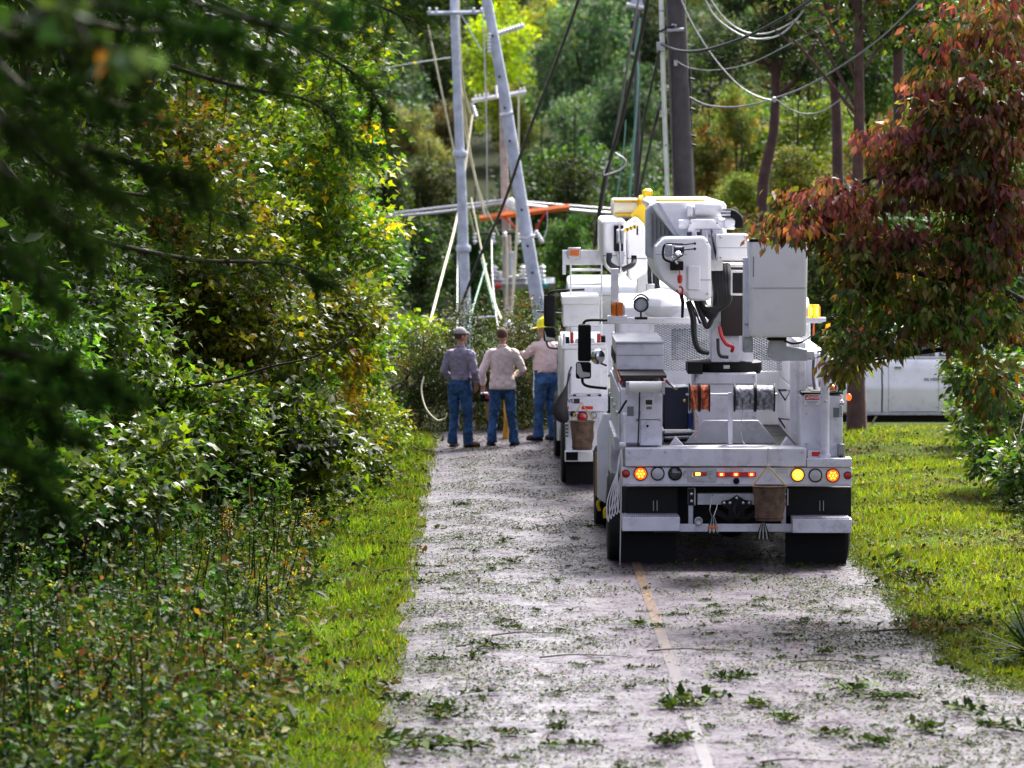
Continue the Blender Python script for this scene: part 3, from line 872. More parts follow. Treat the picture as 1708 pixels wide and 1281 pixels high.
# -- red leaved tree on the right, its boughs reach over the truck
def rt():
    x, y = 8.1, 49.0
    rs = np.random.RandomState(31)
    z = G(x, y)
    root = empty('red_leaved_tree', (x, y, z), 'dogwood turning dark red whose boughs droop over the bucket of the rear truck', 'tree')
    cl = [(1530, 235, 115, 40), (1380, 345, 90, 48), (1560, 300, 130, 55), (1670, 200, 90, 110), (1650, 60, 110, 90), (1320, 375, 50, 28), (1650, 410, 100, 50), (1570, 150, 60, 45), (1450, 400, 85, 40), (1690, 340, 60, 60)]
    gl = [(1435, 470, 75, 55), (1412, 570, 38, 52), (1480, 430, 90, 45), (1600, 400, 90, 60), (1660, 300, 60, 60), (1580, 270, 70, 40), (1560, 200, 60, 30), (1650, 140, 60, 40), (1520, 500, 110, 55), (1620, 520, 100, 70), (1480, 565, 60, 20), (1660, 640, 70, 80), (1570, 540, 60, 25), (1405, 605, 20, 30), (1590, 470, 110, 50)]
    origin = (x, y, z)
    allcc = []
    for nm, L, pals, ncl, per, dr, Tm, sz in (('crown', cl, [('red', 2.2), ('redgreen', 3.4), ('pinkred', 2.2), ('olive', 1.4)], 420, 26, 1.9, T_DROOP, .118), ('crown', gl, [('green', 2.6), ('redgreen', 2.2), ('olive', 1.8), ('dark', 1.2), ('orange', .12), ('red', .6)], 330, 30, 1.2, T_DROOP, .11)):
        e = []
        for px, py, rx, ry in L:
            p = V(px, py, 47.5); e.append((p[0], 47.5, p[2], rx * 47.5 / F_PX, .9, ry * 47.5 / F_PX))
        cc, ci, pos, d, up = clump_leaves(rs, e, ncl, per, .085, .6, dr, .5)
        allcc.append(cc)
        qx = 854 + pos[:, 0] * F_PX / pos[:, 1]; qy = 220 + (CAM_H - pos[:, 2]) * F_PX / pos[:, 1]
        kk = ~((qx < 1372) & (qy > 470) & (qy < 600))
        kk &= ~((qx < 1352) & (qy > 425))
        pos, d, up, ci = pos[kk], d[kk], up[kk], ci[kk]
        N = len(pos)
        me = leaves_mesh(nm, Tm, pos, d, up, sz * rs.uniform(.6, 1.3, N), cols(rs, pals, N, .3, ci), M['leaf'], origin)
        o = bpy.data.objects.new(nm, me); COL.objects.link(o); o.parent = root
    # darker upper crown beyond the frame
    cc, ci, pos, d, up = clump_leaves(rs, [(7.4, 49, 6.6, 2.6, 2.2, 1.5), (8.6, 50, 4.2, 1.8, 2, 2.2)], 260, 32, .25)
    me = leaves_mesh('upper_crown', T_KITE, pos, d, up, .13 * rs.uniform(.6, 1.3, len(pos)), cols(rs, [('dark', 2), ('red', 1), ('green', 1)], len(pos), .25, ci), M['leaf'], origin)
    o = bpy.data.objects.new('upper_crown', me); COL.objects.link(o); o.parent = root
    mb = MB()
    mb.tube([(x, y, z - .2), (x - .1, y, z + 1.2), (x - .3, y - .1, z + 2.6), (x - .3, y, z + 5)], [.24, .18, .15, .06], n=10)
    A = np.vstack(allcc)
    forks = [np.array((x - .1, y, z + 1.3)), np.array((x - .2, y, z + 1.9)), np.array((x - .3, y - .1, z + 2.6)), np.array((x - .3, y, z + 3.4))]
    mains = [[V(1700, 500, 48), V(1600, 470, 47.5), V(1500, 450, 47.5), V(1420, 430, 47.5)],
             [V(1690, 350, 48), V(1590, 320, 47.6), V(1480, 290, 47.4), V(1340, 350, 47.4)],
             [V(1700, 560, 48.2), V(1620, 575, 48), V(1520, 590, 47.8), V(1460, 600, 47.6)],
             [V(1690, 200, 48), V(1600, 150, 47.8), V(1500, 170, 47.6)]]
    for f, mn in zip(forks, mains):
        P = smoothpath([f] + mn, 5)
        mb.tube(P, .055, r1=.012, n=7)
        for q in range(18):
            k = rs.randint(len(P) // 3, len(P))
            dd = np.linalg.norm(A - P[k], axis=1); t = A[rs.choice(np.where(dd < np.sort(dd)[30])[0])]
            mb.tube(smoothpath([P[k], (P[k] + t) / 2 + rs.randn(3) * .05, t], 3), .011, r1=.003, n=4)
    mb.build('trunk', M['bark'], root, ang=80)
rt()

# right hand shrubs and the brown trunk beside the pickup
lt('shrub', 'dark glossy shrub at the right edge beyond the lawn', 'shrub', 1690, 63, [(1690, 700, 63, 70, 110, 1.0), (1665, 640, 64, 50, 70, .8), (1720, 790, 60, 60, 60, .9), (1660, 760, 62, 40, 40, .6)],
   [('green', 2.5), ('dark', 2), ('olive', .6), ('bright', .5)], 230, 36, .12, .1, T=T_KITE, seed=71, trunk_r=.04, crownname='foliage', bark='stem')
lt('shrub', 'green bush half hiding the lettering on the white pickup', 'shrub', 1645, 72, [(1625, 630, 72, 42, 50, .5), (1640, 690, 70, 50, 45, .6)],
   [('bright', 1.5), ('green', 2.5), ('rust', .5), ('dark', 1)], 120, 36, .1, .09, T=T_KITE, seed=72, trunk_r=.03, crownname='foliage', bark='stem')
x = (1430 - 854) * 76 / F_PX
rs = np.random.RandomState(8)
root = empty('oak_tree', (x, 76, G(x, 76)), 'broad brown trunk standing between the rear truck and the white pickup', 'tree')
mb = trunk_mb(rs, (x, 76, G(x, 76)), (x - .1, 76.3, 9), .15, [np.array((x + a, 76 + b, 7 + c)) for a, b, c in rs.randn(8, 3) * np.array([1.5, 1.2, .8])], 8)
mb.build('trunk', M['barkred'], root, ang=80)
cc, ci, pos, d, up = clump_leaves(rs, [(x + .3, 76.5, 8.2, 2.6, 2, 1.8), (x + .6, 77, 7.2, 1.6, 1.2, 1.0)], 240, 32, .25)
me = leaves_mesh('crown', T_KITE, pos, d, up, .13 * rs.uniform(.6, 1.3, len(pos)), cols(rs, [('green', 2), ('dark', 1.5), ('rust', .4)], len(pos), .25, ci), M['leaf'], (x, 76, G(x, 76)))
c = bpy.data.objects.new('crown', me); COL.objects.link(c); c.parent = root

# thicket closing the view behind the pickup
for i, (px, py, Y, rx, ry, pal, lb) in enumerate([
    (1560, 480, 90, 130, 150, 'dark', 'dark evergreen thicket behind the cab of the white pickup'),
    (1400, 470, 96, 90, 160, 'dark', 'dark bushy tree behind the brown trunk'),
    (1700, 420, 92, 130, 200, 'green', 'green bushy tree behind the red leaves at the right edge'),
    (1230, 450, 100, 70, 90, 'olive', 'olive bush behind the boom of the rear truck')]):
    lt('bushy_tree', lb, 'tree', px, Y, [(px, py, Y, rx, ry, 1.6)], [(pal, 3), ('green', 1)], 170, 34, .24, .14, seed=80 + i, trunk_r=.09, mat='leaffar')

# -- fallen tree across the road behind the men
rs = np.random.RandomState(21)
fx, fy = -.4, 76.3
ft = empty('fallen_tree', (fx, fy, G(fx, fy)), 'fallen tree with drooping dark foliage blocking the road behind the three men', 'fallen tree')
e = []
for px, py, rx, ry in [(700, 650, 75, 95), (780, 620, 80, 120), (860, 640, 90, 100), (880, 560, 60, 60), (830, 700, 110, 45), (940, 640, 60, 90), (660, 700, 60, 40), (720, 590, 50, 50)]:
    p = V(px, py, 75.6); e.append((p[0], 76.2, p[2], rx * 75.6 / F_PX, .9, ry * 75.6 / F_PX))
cc, ci, pos, d, up = clump_leaves(rs, e, 800, 60, .12, .5, .9, .7)
k = (pos[:, 2] > G(0, 76) - .3) & (pos[:, 1] > 74.2)
pos, d, up, ci = pos[k], d[k], up[k], ci[k]
me = leaves_mesh('crown', T_LONG, pos, d, up, .045 * rs.uniform(.6, 1.5, len(pos)), cols(rs, [('dark', 4), ('green', .8), ('olive', 1.2), ('rust', .25)], len(pos), .3, ci), M['leaf'], (fx, fy, G(fx, fy)))
c = bpy.data.objects.new('crown', me); COL.objects.link(c); c.parent = ft
mb = MB().tube([(-3.4, 77.2, .3), (-1.2, 76.8, .55), (1.2, 76.4, .75), (3.2, 76.2, 1.1)], [.24, .2, .15, .08], n=9)
for t in cc[rs.choice(len(cc), 46, replace=False)]:
    b = np.array((t[0] + rs.uniform(-.5, .2), 76.7, .6)); mb.tube(smoothpath([b, (b + t) / 2 + np.array([0, -.1, .12]), t], 3), .028, r1=.006, n=5)
mb.build('trunk', M['bark'], ft, ang=80)
# bright sapling tips poking up left of the fallen tree
lt('sapling', 'small bright lime sapling showing above the fallen tree', 'sapling', 700, 92, [(705, 570, 92, 30, 45, .4)], [('bright', 2), ('yellowgreen', 3)], 40, 26, .12, .13, seed=23, trunk_r=.03)

# -- wooded hillside, copies of a few kinds
def proto(pal, seed, ncl=140, per=76, size=.062, clr=.115, tall=1.15):
    rs = np.random.RandomState(seed)
    cc, ci, pos, d, up = clump_leaves(rs, [(0, 0, 0, .72, .72, tall * .8), (.3, .2, -.35, .55, .55, .5), (-.35, -.1, .1, .5, .5, .5), (.1, -.3, .45, .45, .45, .5)], ncl, per, clr * .8, .4, .25, .6)
    N = len(pos)
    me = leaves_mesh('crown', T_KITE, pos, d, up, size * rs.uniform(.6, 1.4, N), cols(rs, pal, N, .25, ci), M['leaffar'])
    mb = trunk_mb(rs, (0, 0, -2.6), (0, 0, .7), .06, cc, 12, bend=.06)
    tm = mb.build('trunk', M['bark'], None, ang=80)
    tmesh = tm.data; bpy.data.objects.remove(tm)
    return me, tmesh
PR = {
 'green': proto([('green', 3), ('dark', 1.5), ('olive', .6)], 101),
 'dark': proto([('dark', 3), ('green', 1)], 102),
 'blue': proto([('blue', 3), ('greygreen', .6), ('dark', 1)], 103),
 'greygreen': proto([('greygreen', 3), ('blue', 1)], 104),
 'yellow': proto([('yellow', 3), ('yellowgreen', 2)], 105),
 'olive': proto([('olive', 3), ('green', 1), ('tan', .6)], 106),
 'tan': proto([('tan', 3), ('olive', 1.5), ('greygreen', 1)], 107),
 'rust': proto([('rust', 1.6), ('olive', 2), ('green', 1.2)], 108),
 'bright': proto([('bright', 3), ('yellowgreen', 2), ('green', 1)], 109),
}
KIND = {'green': 'mid green', 'dark': 'dark green', 'blue': 'bluish green', 'greygreen': 'grey green', 'yellow': 'yellow', 'olive': 'olive', 'tan': 'straw coloured', 'rust': 'rust tinged', 'bright': 'lime green'}
def hilltree(x, y, r, kind, cz=None, sz=1.0, label=None, seed=0):
    cme, tme = PR[kind]
    z = G(x, y)
    h = (cz - z) if cz is not None else r * 1.9
    root = empty('hillside_tree', (x, y, z), label or f'{KIND[kind]} round crowned tree among the woods of the far hillside', 'tree', None if label else f'{KIND[kind]} trees on the far hillside')
    c = bpy.data.objects.new('crown', cme); COL.objects.link(c); c.parent = root
    c.location = (0, 0, h); c.scale = (r, r, r * sz); c.rotation_euler = (0, 0, seed * 2.4)
    t = bpy.data.objects.new('trunk', tme); COL.objects.link(t); t.parent = root
    t.location = (0, 0, h); t.scale = (r, r, max(h / 2.45, r * .6)); t.rotation_euler = (0, 0, seed * 2.4)
    return root
special = [
 # px, py, r_px, Y, kind, vertical stretch, label
 (835, 120, 74, 205, 'yellow', 1.45, 'brilliant yellow tree behind the leaning steel pole'),
 (905, 70, 60, 212, 'yellow', 1.1, 'smaller yellow tree right of the brilliant yellow one'),
 (860, 200, 60, 200, 'bright', 1.1, 'lime green tree just below the yellow tree'),
 (960, 120, 105, 190, 'greygreen', 1.3, 'large grey green tree between the leaning pole and the thick dark pole'),
 (975, 250, 80, 180, 'greygreen', 1.2, 'second large grey green tree, below the first behind the black drop cables'),
 (1060, 60, 85, 195, 'blue', 1.3, 'bluish tree just left of the thick dark pole'),
 (1040, 190, 70, 176, 'blue', 1.2, 'bluish tree behind the black cables left of the white conduit'),
 (905, 300, 42, 150, 'blue', 1.2, 'pale leaved sapling right of the leaning pole above the orange crossarm'),
 (655, 90, 45, 190, 'greygreen', 1.3, 'grey green tree left of the upright steel pole'),
 (600, 60, 60, 200, 'greygreen', 1.2, 'grey green tree at the top beside the hanging pine spray'),
 (690, 235, 55, 170, 'tan', 1.0, 'straw coloured shrubby tree left of the upright steel pole'),
 (745, 215, 45, 176, 'tan', 1.0, 'straw coloured tree right behind the upright steel pole'),
 (650, 200, 35, 172, 'olive', 1.0, 'olive tree beside the straw coloured ones'),
 (720, 330, 70, 150, 'green', 1.0, 'mid green tree below the straw coloured trees'),
 (640, 330, 50, 140, 'dark', 1.2, 'dark tree left of the upright pole above the twin wires'),
 (640, 420, 55, 124, 'blue', 1.0, 'bluish bush by the left end of the twin wires'),
 (700, 440, 65, 128, 'dark', 1.2, 'very dark tree behind the foot of the upright steel pole'),
 (790, 430, 60, 128, 'dark', 1.1, 'dark tree between the two steel poles'),
 (830, 480, 45, 140, 'green', 1.1, 'green tree behind the equipment bank of the wooden pole'),
 (940, 420, 50, 124, 'green', 1.3, 'green tree right of the leaning pole'),
 (960, 330, 60, 130, 'dark', 1.2, 'dark tree behind the right end of the orange crossarm'),
 (1190, 120, 80, 180, 'greygreen', 1.2, 'grey green tree right of the thick dark pole'),
 (1180, 260, 60, 130, 'rust', 1.2, 'rust flecked tree right behind the thick dark pole'),
 (1230, 200, 45, 125, 'rust', 1.2, 'rust flecked tree above the kinked pine trunk'),
 (1345, 230, 80, 120, 'bright', .8, 'sunlit lime tree right of the kinked pine trunk'),
 (1330, 310, 70, 112, 'bright', .9, 'low lime bush behind the top edge of the red leaves'),
 (1240, 330, 45, 105, 'bright', .9, 'lime bush right above the boom cylinders'),
 (1330, 60, 90, 140, 'olive', 1.0, 'olive tree at the top right behind the hanging wires'),
 (1450, 100, 90, 135, 'green', 1.1, 'green tree at the top right behind the pine trunks'),
 (1560, 120, 100, 130, 'dark', 1.2, 'dark tree at the top right behind the red leaves'),
]
occ = []
for i, (px, py, rp, Y, kind, st, lb) in enumerate(special):
    p = V(px, py, Y); r = rp * Y / F_PX * 1.15
    hilltree(p[0], Y, r, kind, cz=p[2], sz=st, label=lb, seed=i)
    occ.append((p[0], Y, r))
rs = np.random.RandomState(55)
kinds = ['green', 'dark', 'blue', 'greygreen', 'olive', 'dark', 'dark', 'blue', 'rust', 'blue']  # muted bluish kinds carry the haze of the hill in their colours
n = 0
for Y in np.concatenate([np.arange(124, 200, 11), np.arange(206, 400, 17)]):
    xl, xr = (330 - 854) * Y / F_PX - 4, (1760 - 854) * Y / F_PX + 3
    x = xl + rs.uniform(0, 3)
    while x < xr:
        r = rs.uniform(1.7, 2.7) * (1 + (Y - 120) / 350)
        yy = Y + rs.uniform(-4, 4)
        if all((x - a) ** 2 + ((yy - b) * .5) ** 2 > (c * .9) ** 2 for a, b, c in occ):
            pxx = 854 + x * F_PX / yy
            if 760 < pxx < 975 and 150 < yy < 214:
                x += r * 1.5; continue
            gap = (abs(x - (712 - 854) * Y / F_PX) < 1.2 and 185 < Y < 300)  # dark kind in this slot: shade between the crowns put into tree colour
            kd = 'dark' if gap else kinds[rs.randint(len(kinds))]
            if kd in ('rust', 'olive') and 854 + x * F_PX / yy < 1090: kd = 'blue' if rs.rand() < .5 else 'dark'
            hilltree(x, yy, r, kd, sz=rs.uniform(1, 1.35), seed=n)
            n += 1
        x += r * 1.5

# pines with bare reddish trunks on the right
def bgpine(label, pts, r, tops, seed, pal=(('pinelight', 3), ('pine', 2))):
    rs = np.random.RandomState(seed)
    f = pts[0]; x, y = f[0], f[1]
    z = G(x, y)
    root = empty('pine_tree', (x, y, z), label, 'tree')
    mb = MB().tube([np.array((x - .1, y, z - .2))] + smoothpath(pts, 4), r * 1.2, r1=r * .55, n=9)
    Cc = []
    for (px, py, Y, rx, ry) in tops:
        p = V(px, py, Y)
        Cc.append((p[0], Y, p[2], rx * Y / F_PX, rx * Y / F_PX * .8, ry * Y / F_PX))
    cc, ci, pos, d, up = clump_leaves(rs, Cc, 90, 110, .16, .6, .1, .45)
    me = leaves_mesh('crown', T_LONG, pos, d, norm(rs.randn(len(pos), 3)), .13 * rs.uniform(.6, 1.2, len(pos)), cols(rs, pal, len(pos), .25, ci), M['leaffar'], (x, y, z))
    o = bpy.data.objects.new('crown', me); COL.objects.link(o); o.parent = root
    S = smoothpath(pts, 4)
    for t in cc[rs.choice(len(cc), 16, replace=False)]:
        b = S[rs.randint(len(S) // 2, len(S))]
        mb.tube(smoothpath([b, (b + t) / 2 + np.array([0, 0, .15]), t], 3), r * .3, r1=r * .08, n=5)
    mb.build('trunk', M['barkred'], root, ang=80)
    return root
Y = 104
r_ = bgpine('pine with a kinked reddish trunk rising behind the boom cylinders', [V(1268, 420, Y), V(1270, 360, Y), V(1275, 290, Y), V(1290, 220, Y), V(1294, 130, Y), V(1292, 60, Y), V(1290, -60, Y)], .13,
       [(1300, 60, Y, 90, 40), (1350, 110, Y, 60, 30), (1230, 100, Y, 60, 25), (1290, -40, Y, 110, 50)], 201)
Y = 110
bgpine('straight reddish pine behind the hanging wires', [V(1398, 330, Y), V(1395, 190, Y), V(1388, 120, Y), V(1380, 30, Y), V(1378, -60, Y)], .12,
       [(1390, 40, Y, 90, 35), (1430, 110, Y, 60, 25), (1380, -50, Y, 100, 50)], 202)
Y = 98
bgpine('pine with a pale torn trunk at the upper right', [V(1502, 330, Y), V(1500, 180, Y), V(1498, 100, Y), V(1502, 20, Y), V(1500, -60, Y)], .13,
       [(1510, 30, Y, 80, 30), (1460, 60, Y, 60, 22), (1500, -60, Y, 110, 50)], 203)
# slanting broken limb joined to the kinked pine
kb = MB().tube(smoothpath([V(1294, 165, 104), V(1330, 130, 103.8), V(1352, 90, 103.6), V(1360, 72, 103.5)], 4), .07, r1=.03, n=6).build('limb', M['barkred'], r_, ang=80)

# -- yucca at the lower right
yx, yy = V(1705, 1095, 42.5)[0] + .1, 42.5
rs = np.random.RandomState(4)
yu = empty('yucca', (yx, yy, G(yx, yy)), 'yucca with long stiff blue green blades at the lower right edge', 'yucca')
base = np.array((yx, yy, G(yx, yy) + .08))
MB().lathe(base - np.array([0, 0, .15]), (0, 0, 1), [(0, .08), (.1, .1), (.2, .06), (.25, .02)], 10).build('stem', M['stem'], yu, ang=80)
for k in range(54):
    az = rs.uniform(0, 2 * math.pi); el = rs.uniform(.05, 1.35); ln = rs.uniform(.45, .72)
    d = np.array((math.cos(az) * math.cos(el), math.sin(az) * math.cos(el), math.sin(el)))
    side = norm(np.cross(d, [0, 0, 1])[None])[0]; upv = np.cross(side, d)
    vs, fs = [], []
    for i, t in enumerate((0, .3, .7, 1)):
        c = base + d * ln * t - np.array([0, 0, .12 * t * t * math.cos(el)])
        w = .02 * (1 - t ** 2) + .001
        vs += [c - side * w + upv * w * .5, c, c + side * w + upv * w * .5]
    for i in range(3):
        a = i * 3
        fs += [(a, a + 1, a + 4, a + 3), (a + 1, a + 2, a + 5, a + 4)]
    mb = MB().add(vs, fs)
    if k == 0:
        M['yucca'] = paint('yucca blade', (.028, .065, .03), .65, spec=.2, var=.3, scale=8)
    mb.build('leaf', M['yucca'], yu, ang=80)

# -- grass on the verges, weeds, litter
def scatter(rs, N, y0, y1, xf0, xf1, power=1.0):
    y = y0 + (y1 - y0) * rs.rand(N) ** power
    a = np.array([xf0(v) for v in y]); b = np.array([xf1(v) for v in y])
    x = a + (b - a) * rs.rand(N)
    return x, y

def weedline(y): return np.interp(y, [36, 44, 56, 66, 72], [-1.98, -2.2, -2.5, -2.05, -1.7])
rs = np.random.RandomState(66)
def noise2(x, y, s, ph=0):
    return .5 + .25 * (np.sin(x * s + ph + 1.3 * np.sin(y * s * .7 + ph)) + np.sin(y * s * 1.13 + ph * 2 + 1.7 * np.sin(x * s * .8)))
def grass(name, N, y0, y1, f0, f1, h, pals, label=None):
    x, y = scatter(rs, N, y0, y1, f0, f1)
    m = noise2(x, y, 1.1, 3)
    keep = rs.rand(N) < (.5 + .6 * np.clip((m - .2) * 2.2, 0, 1))
    x, y, m = x[keep], y[keep], m[keep]
    z = np.array([gz(a, b) for a, b in zip(x, y)])
    pos = np.stack([x, y, z], 1)
    d = norm(np.array([0, 0, 1.0]) + .55 * rs.randn(len(x), 3) * np.array([1, 1, .2]))
    up = norm(np.array([0, -1.0, 0]) + .8 * rs.randn(len(x), 3))
    c = cols(rs, pals, len(x), .2)
    c = c * (.6 + .6 * noise2(x, y, 2.3, 1))[:, None]
    dry = rs.rand(len(x)) < np.clip((noise2(x, y, 3.7, 6) - .6) * 2.2, 0, .7)
    c = np.where(dry[:, None], cols(rs, [('tan', 1), ('olive', 2)], len(x), .2) * .6, c)
    me = leaves_mesh(name, T_BLADE, pos, d, up, h * rs.uniform(.5, 1.5, len(x)) * (.6 + .6 * m), c, M['blade'])
    o = bpy.data.objects.new(name, me); COL.objects.link(o)
    tag(o, kind='stuff'); return o
LAWN = [('bright', 4), ('yellowgreen', 4), ('olive', 1.4), ('tan', .5), ('green', 1)]
grass('lawn_grass', 135000, 35, 80, lambda y: road_r(y) + .02, lambda y: max(road_r(y) + .5, 5.2 + (y - 40) * .12), .075, LAWN)
grass('verge_grass', 90000, 34, 77, lambda y: weedline(y) - .35, lambda y: road_l(y) - .1, .085, [('bright', 4), ('yellowgreen', 1), ('green', 3.5), ('olive', .6), ('tan', .2)])
grass('road_edge_grass', 4500, 34, 76, lambda y: road_l(y) - .12, lambda y: road_l(y) + .08, .07, LAWN)
grass('road_edge_grass', 14000, 36, 78, lambda y: road_r(y) - .14, lambda y: road_r(y) + .16, .07, [('green', 3), ('olive', 2), ('dark', 1)])

def weeds(name, N, f0, f1, y0, y1, hmax, pals, T, size, per=16, patch=None, lean_=.18):
    """plants scattered on the ground; patch: palettes chosen by a slowly varying noise so that kinds grow in drifts"""
    x, y = scatter(rs, N, y0, y1, f0, f1)
    x = x + .16 * np.sin(y * 1.9) * (x > -3) * (x < 0) + rs.randn(N) * .08
    z = np.array([gz(a, b) for a, b in zip(x, y)])
    hn = noise2(x, y, 1.7, 5) * .6 + noise2(x, y, 4.1, 1) * .6
    h = hmax * rs.uniform(.25, 1.0, N) ** 1.3 * (.3 + 1.1 * hn)
    ps = rs.choice([.55, .8, 1.0, 1.25], size=N, p=[.35, .35, .22, .08])
    i = np.repeat(np.arange(N), per)
    t = rs.rand(N * per) ** .7
    lean = rs.randn(N, 2) * lean_
    sp_ = .03 + .03 * ps[i]
    pos = np.stack([x[i] + lean[i, 0] * h[i] * t ** 1.5 * 2 + rs.randn(N * per) * sp_, y[i] + lean[i, 1] * h[i] * t + rs.randn(N * per) * sp_, z[i] + h[i] * t], 1)
    d = norm(rs.randn(N * per, 3) * np.array([1, 1, .6]) + np.array([0, 0, .1]) - np.array([0, 0, .6]) * (t[:, None] > .8))
    up = norm(np.array([0, 0, 1.0]) + .7 * rs.randn(N * per, 3))
    c = cols(rs, pals, N * per, .3, i)
    dk = rs.rand(N) < np.interp(x, [-5.5, -4.2, -3.0], [.95, .7, .1])  # more dark plants to the left: shade put into the weed colours
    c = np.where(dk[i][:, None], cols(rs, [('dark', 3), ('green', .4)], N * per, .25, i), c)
    if patch:
        m = noise2(x, y, .9, 9) + .12 * rs.randn(N)
        c2 = cols(rs, patch, N * per, .3, i)
        c = np.where(((m > .52) & ~dk)[i][:, None], c2, c)
    pz = np.exp(-(((x - (-2.75)) / .6) ** 2 + ((y - 39.5) / 1.8) ** 2))[i] + .8 * np.exp(-(((x - (-3.7)) / .5) ** 2 + ((y - 38.2) / 1.6) ** 2))[i]
    msk = (rs.rand(N) < 1.0)[i] & (rs.rand(N * per) < pz * .6)
    rc = cols(rs, [('rust', 2), ('red', 1.6), ('pinkred', .8), ('olive', 2)], N * per, .3)
    c = np.where(msk[:, None], rc, c)
    me = leaves_mesh(name, T, pos, d, up, size * ps[i] * rs.uniform(.5, 1.4, N * per), c, M['weed'])
    o = bpy.data.objects.new(name, me); COL.objects.link(o); tag(o, kind='stuff')
WX0 = lambda y: weedline(y) - 3.6
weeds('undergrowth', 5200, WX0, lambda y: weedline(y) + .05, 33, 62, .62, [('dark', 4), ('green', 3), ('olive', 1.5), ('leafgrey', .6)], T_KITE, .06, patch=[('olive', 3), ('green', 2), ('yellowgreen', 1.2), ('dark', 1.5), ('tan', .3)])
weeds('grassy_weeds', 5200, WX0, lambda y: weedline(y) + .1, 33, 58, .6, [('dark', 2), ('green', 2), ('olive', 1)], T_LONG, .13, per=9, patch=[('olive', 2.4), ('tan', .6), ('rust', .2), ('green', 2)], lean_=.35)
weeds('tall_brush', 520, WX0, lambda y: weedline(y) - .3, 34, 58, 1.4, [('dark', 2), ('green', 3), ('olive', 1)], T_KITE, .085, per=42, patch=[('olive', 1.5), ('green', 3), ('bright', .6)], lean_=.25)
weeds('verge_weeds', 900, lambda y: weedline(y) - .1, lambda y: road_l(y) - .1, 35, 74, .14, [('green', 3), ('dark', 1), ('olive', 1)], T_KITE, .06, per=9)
weeds('lawn_weeds', 1100, lambda y: road_r(y) + .1, lambda y: 5.2 + (y - 40) * .12, 42, 77, .1, [('green', 3), ('dark', 1.4), ('olive', 1)], T_KITE, .06, per=9)
weeds('ground_ivy', 1700, lambda y: 6.3 + (y - 60) * .05, lambda y: 9.5, 48, 76, .4, [('dark', 2), ('green', 2)], T_KITE, .08)
weeds('road_edge_weeds', 240, lambda y: road_r(y) + .02, lambda y: road_r(y) + .55, 40, 53, .12, [('dark', 2), ('green', 2), ('olive', 1), ('leafgrey', 1)], T_KITE, .07)
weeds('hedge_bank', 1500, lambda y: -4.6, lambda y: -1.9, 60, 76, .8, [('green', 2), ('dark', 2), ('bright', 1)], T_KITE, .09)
# dead dark stalks standing among the weeds
N = 520
x, y = scatter(rs, N, 34, 56, WX0, lambda v: weedline(v) - .05)
pos = np.stack([x, y, np.array([gz(a, b) for a, b in zip(x, y)])], 1)
me = leaves_mesh('dead_stalks', (np.array([(0, -.011, 0), (0, .011, 0), (1, .006, 0), (1, -.006, 0)]), [(0, 1, 2), (0, 2, 3)]), pos, np.array([0, 0, 1.0]) + rs.randn(N, 3) * np.array([.16, .16, 0]), norm(np.array([0, -1.0, 0]) + .3 * rs.randn(N, 3)), rs.uniform(.45, 1.0, N), cols(rs, [('tan', .5), ('dark', 1)], N, .3) * .3, M['weed'])
o = bpy.data.objects.new('dead_stalks', me); COL.objects.link(o); tag(o, kind='stuff')
# small yellow flowers
N = 420
x, y = scatter(rs, N, 34, 56, WX0, lambda v: weedline(v) + .15)
z = np.array([gz(a, b) for a, b in zip(x, y)]) + rs.uniform(.15, .55, N)
ctr = np.stack([x, y, z], 1)
i = np.repeat(np.arange(N), 6)
me = leaves_mesh('wildflowers', T_KITE, ctr[i] + rs.randn(N * 6, 3) * .012, rs.randn(N * 6, 3), norm(np.array([0, -.3, 1.0]) + .4 * rs.randn(N * 6, 3)), .03, cols(rs, [('gold', 1), ('yellow', 1)], N * 6, .1), M['blade'])
o = bpy.data.objects.new('wildflowers', me); COL.objects.link(o); tag(o, kind='stuff')
# tall weed stalks: each its own thing
for k, (px, py0, h, Y, lb, c) in enumerate([
    (375, 1010, .75, 47, 'tall weed stalk with a fluffy pinkish seed head above the low weeds', 'rust'),
    (510, 960, .5, 50, 'thin brown weed stalk with a small seed head near the verge', 'rust'),
    (470, 830, .6, 55, 'upright leafy weed with pointed green leaves before the dark shrub', 'green'),
    (255, 1160, .6, 40, 'blackened bean podded stalk in the red patch', 'dark'),
    (400, 1140, .55, 41, 'brown podded stalk at the right of the red patch', 'dark'),
    (305, 1200, .6, 39, 'short dark podded stalk left of the brown one', 'dark')]):
    p = V(px, py0, Y); x0 = p[0]
    root = empty('tall_weed', (x0, Y, gz(x0, Y)), lb, 'weed')
    rz_ = np.random.RandomState(300 + k)
    b = np.array((x0, Y, gz(x0, Y)))
    t = b + np.array((.05, 0, h + .35))
    MB().tube([b, (b + t) / 2 + np.array([.02, 0, 0]), t], .008, r1=.004, n=5).build('stem', M['stem'], root)
    n_ = 170 if c != 'dark' else 34
    q = b + (t - b) * (rz_.uniform(.75, 1.0, (n_, 1)) if c == 'rust' else rz_.uniform(.3, 1, (n_, 1))) + rz_.randn(n_, 3) * (.05 if c == 'rust' else .03)
    dd = rz_.randn(n_, 3) if c != 'dark' else rz_.randn(n_, 3) * .3 + np.array([0, 0, -1])
    pl = [(c, 1)] if c != 'rust' else [('rust', 1), ('tan', .6)]
    me = leaves_mesh('seed_head' if c == 'rust' else 'foliage', T_LONG, q, dd, norm(rz_.randn(n_, 3)), .022 if c == 'rust' else .075, cols(rz_, pl, n_), M['leaf'], tuple(b))
    o = bpy.data.objects.new(me.name, me); COL.objects.link(o); o.parent = root

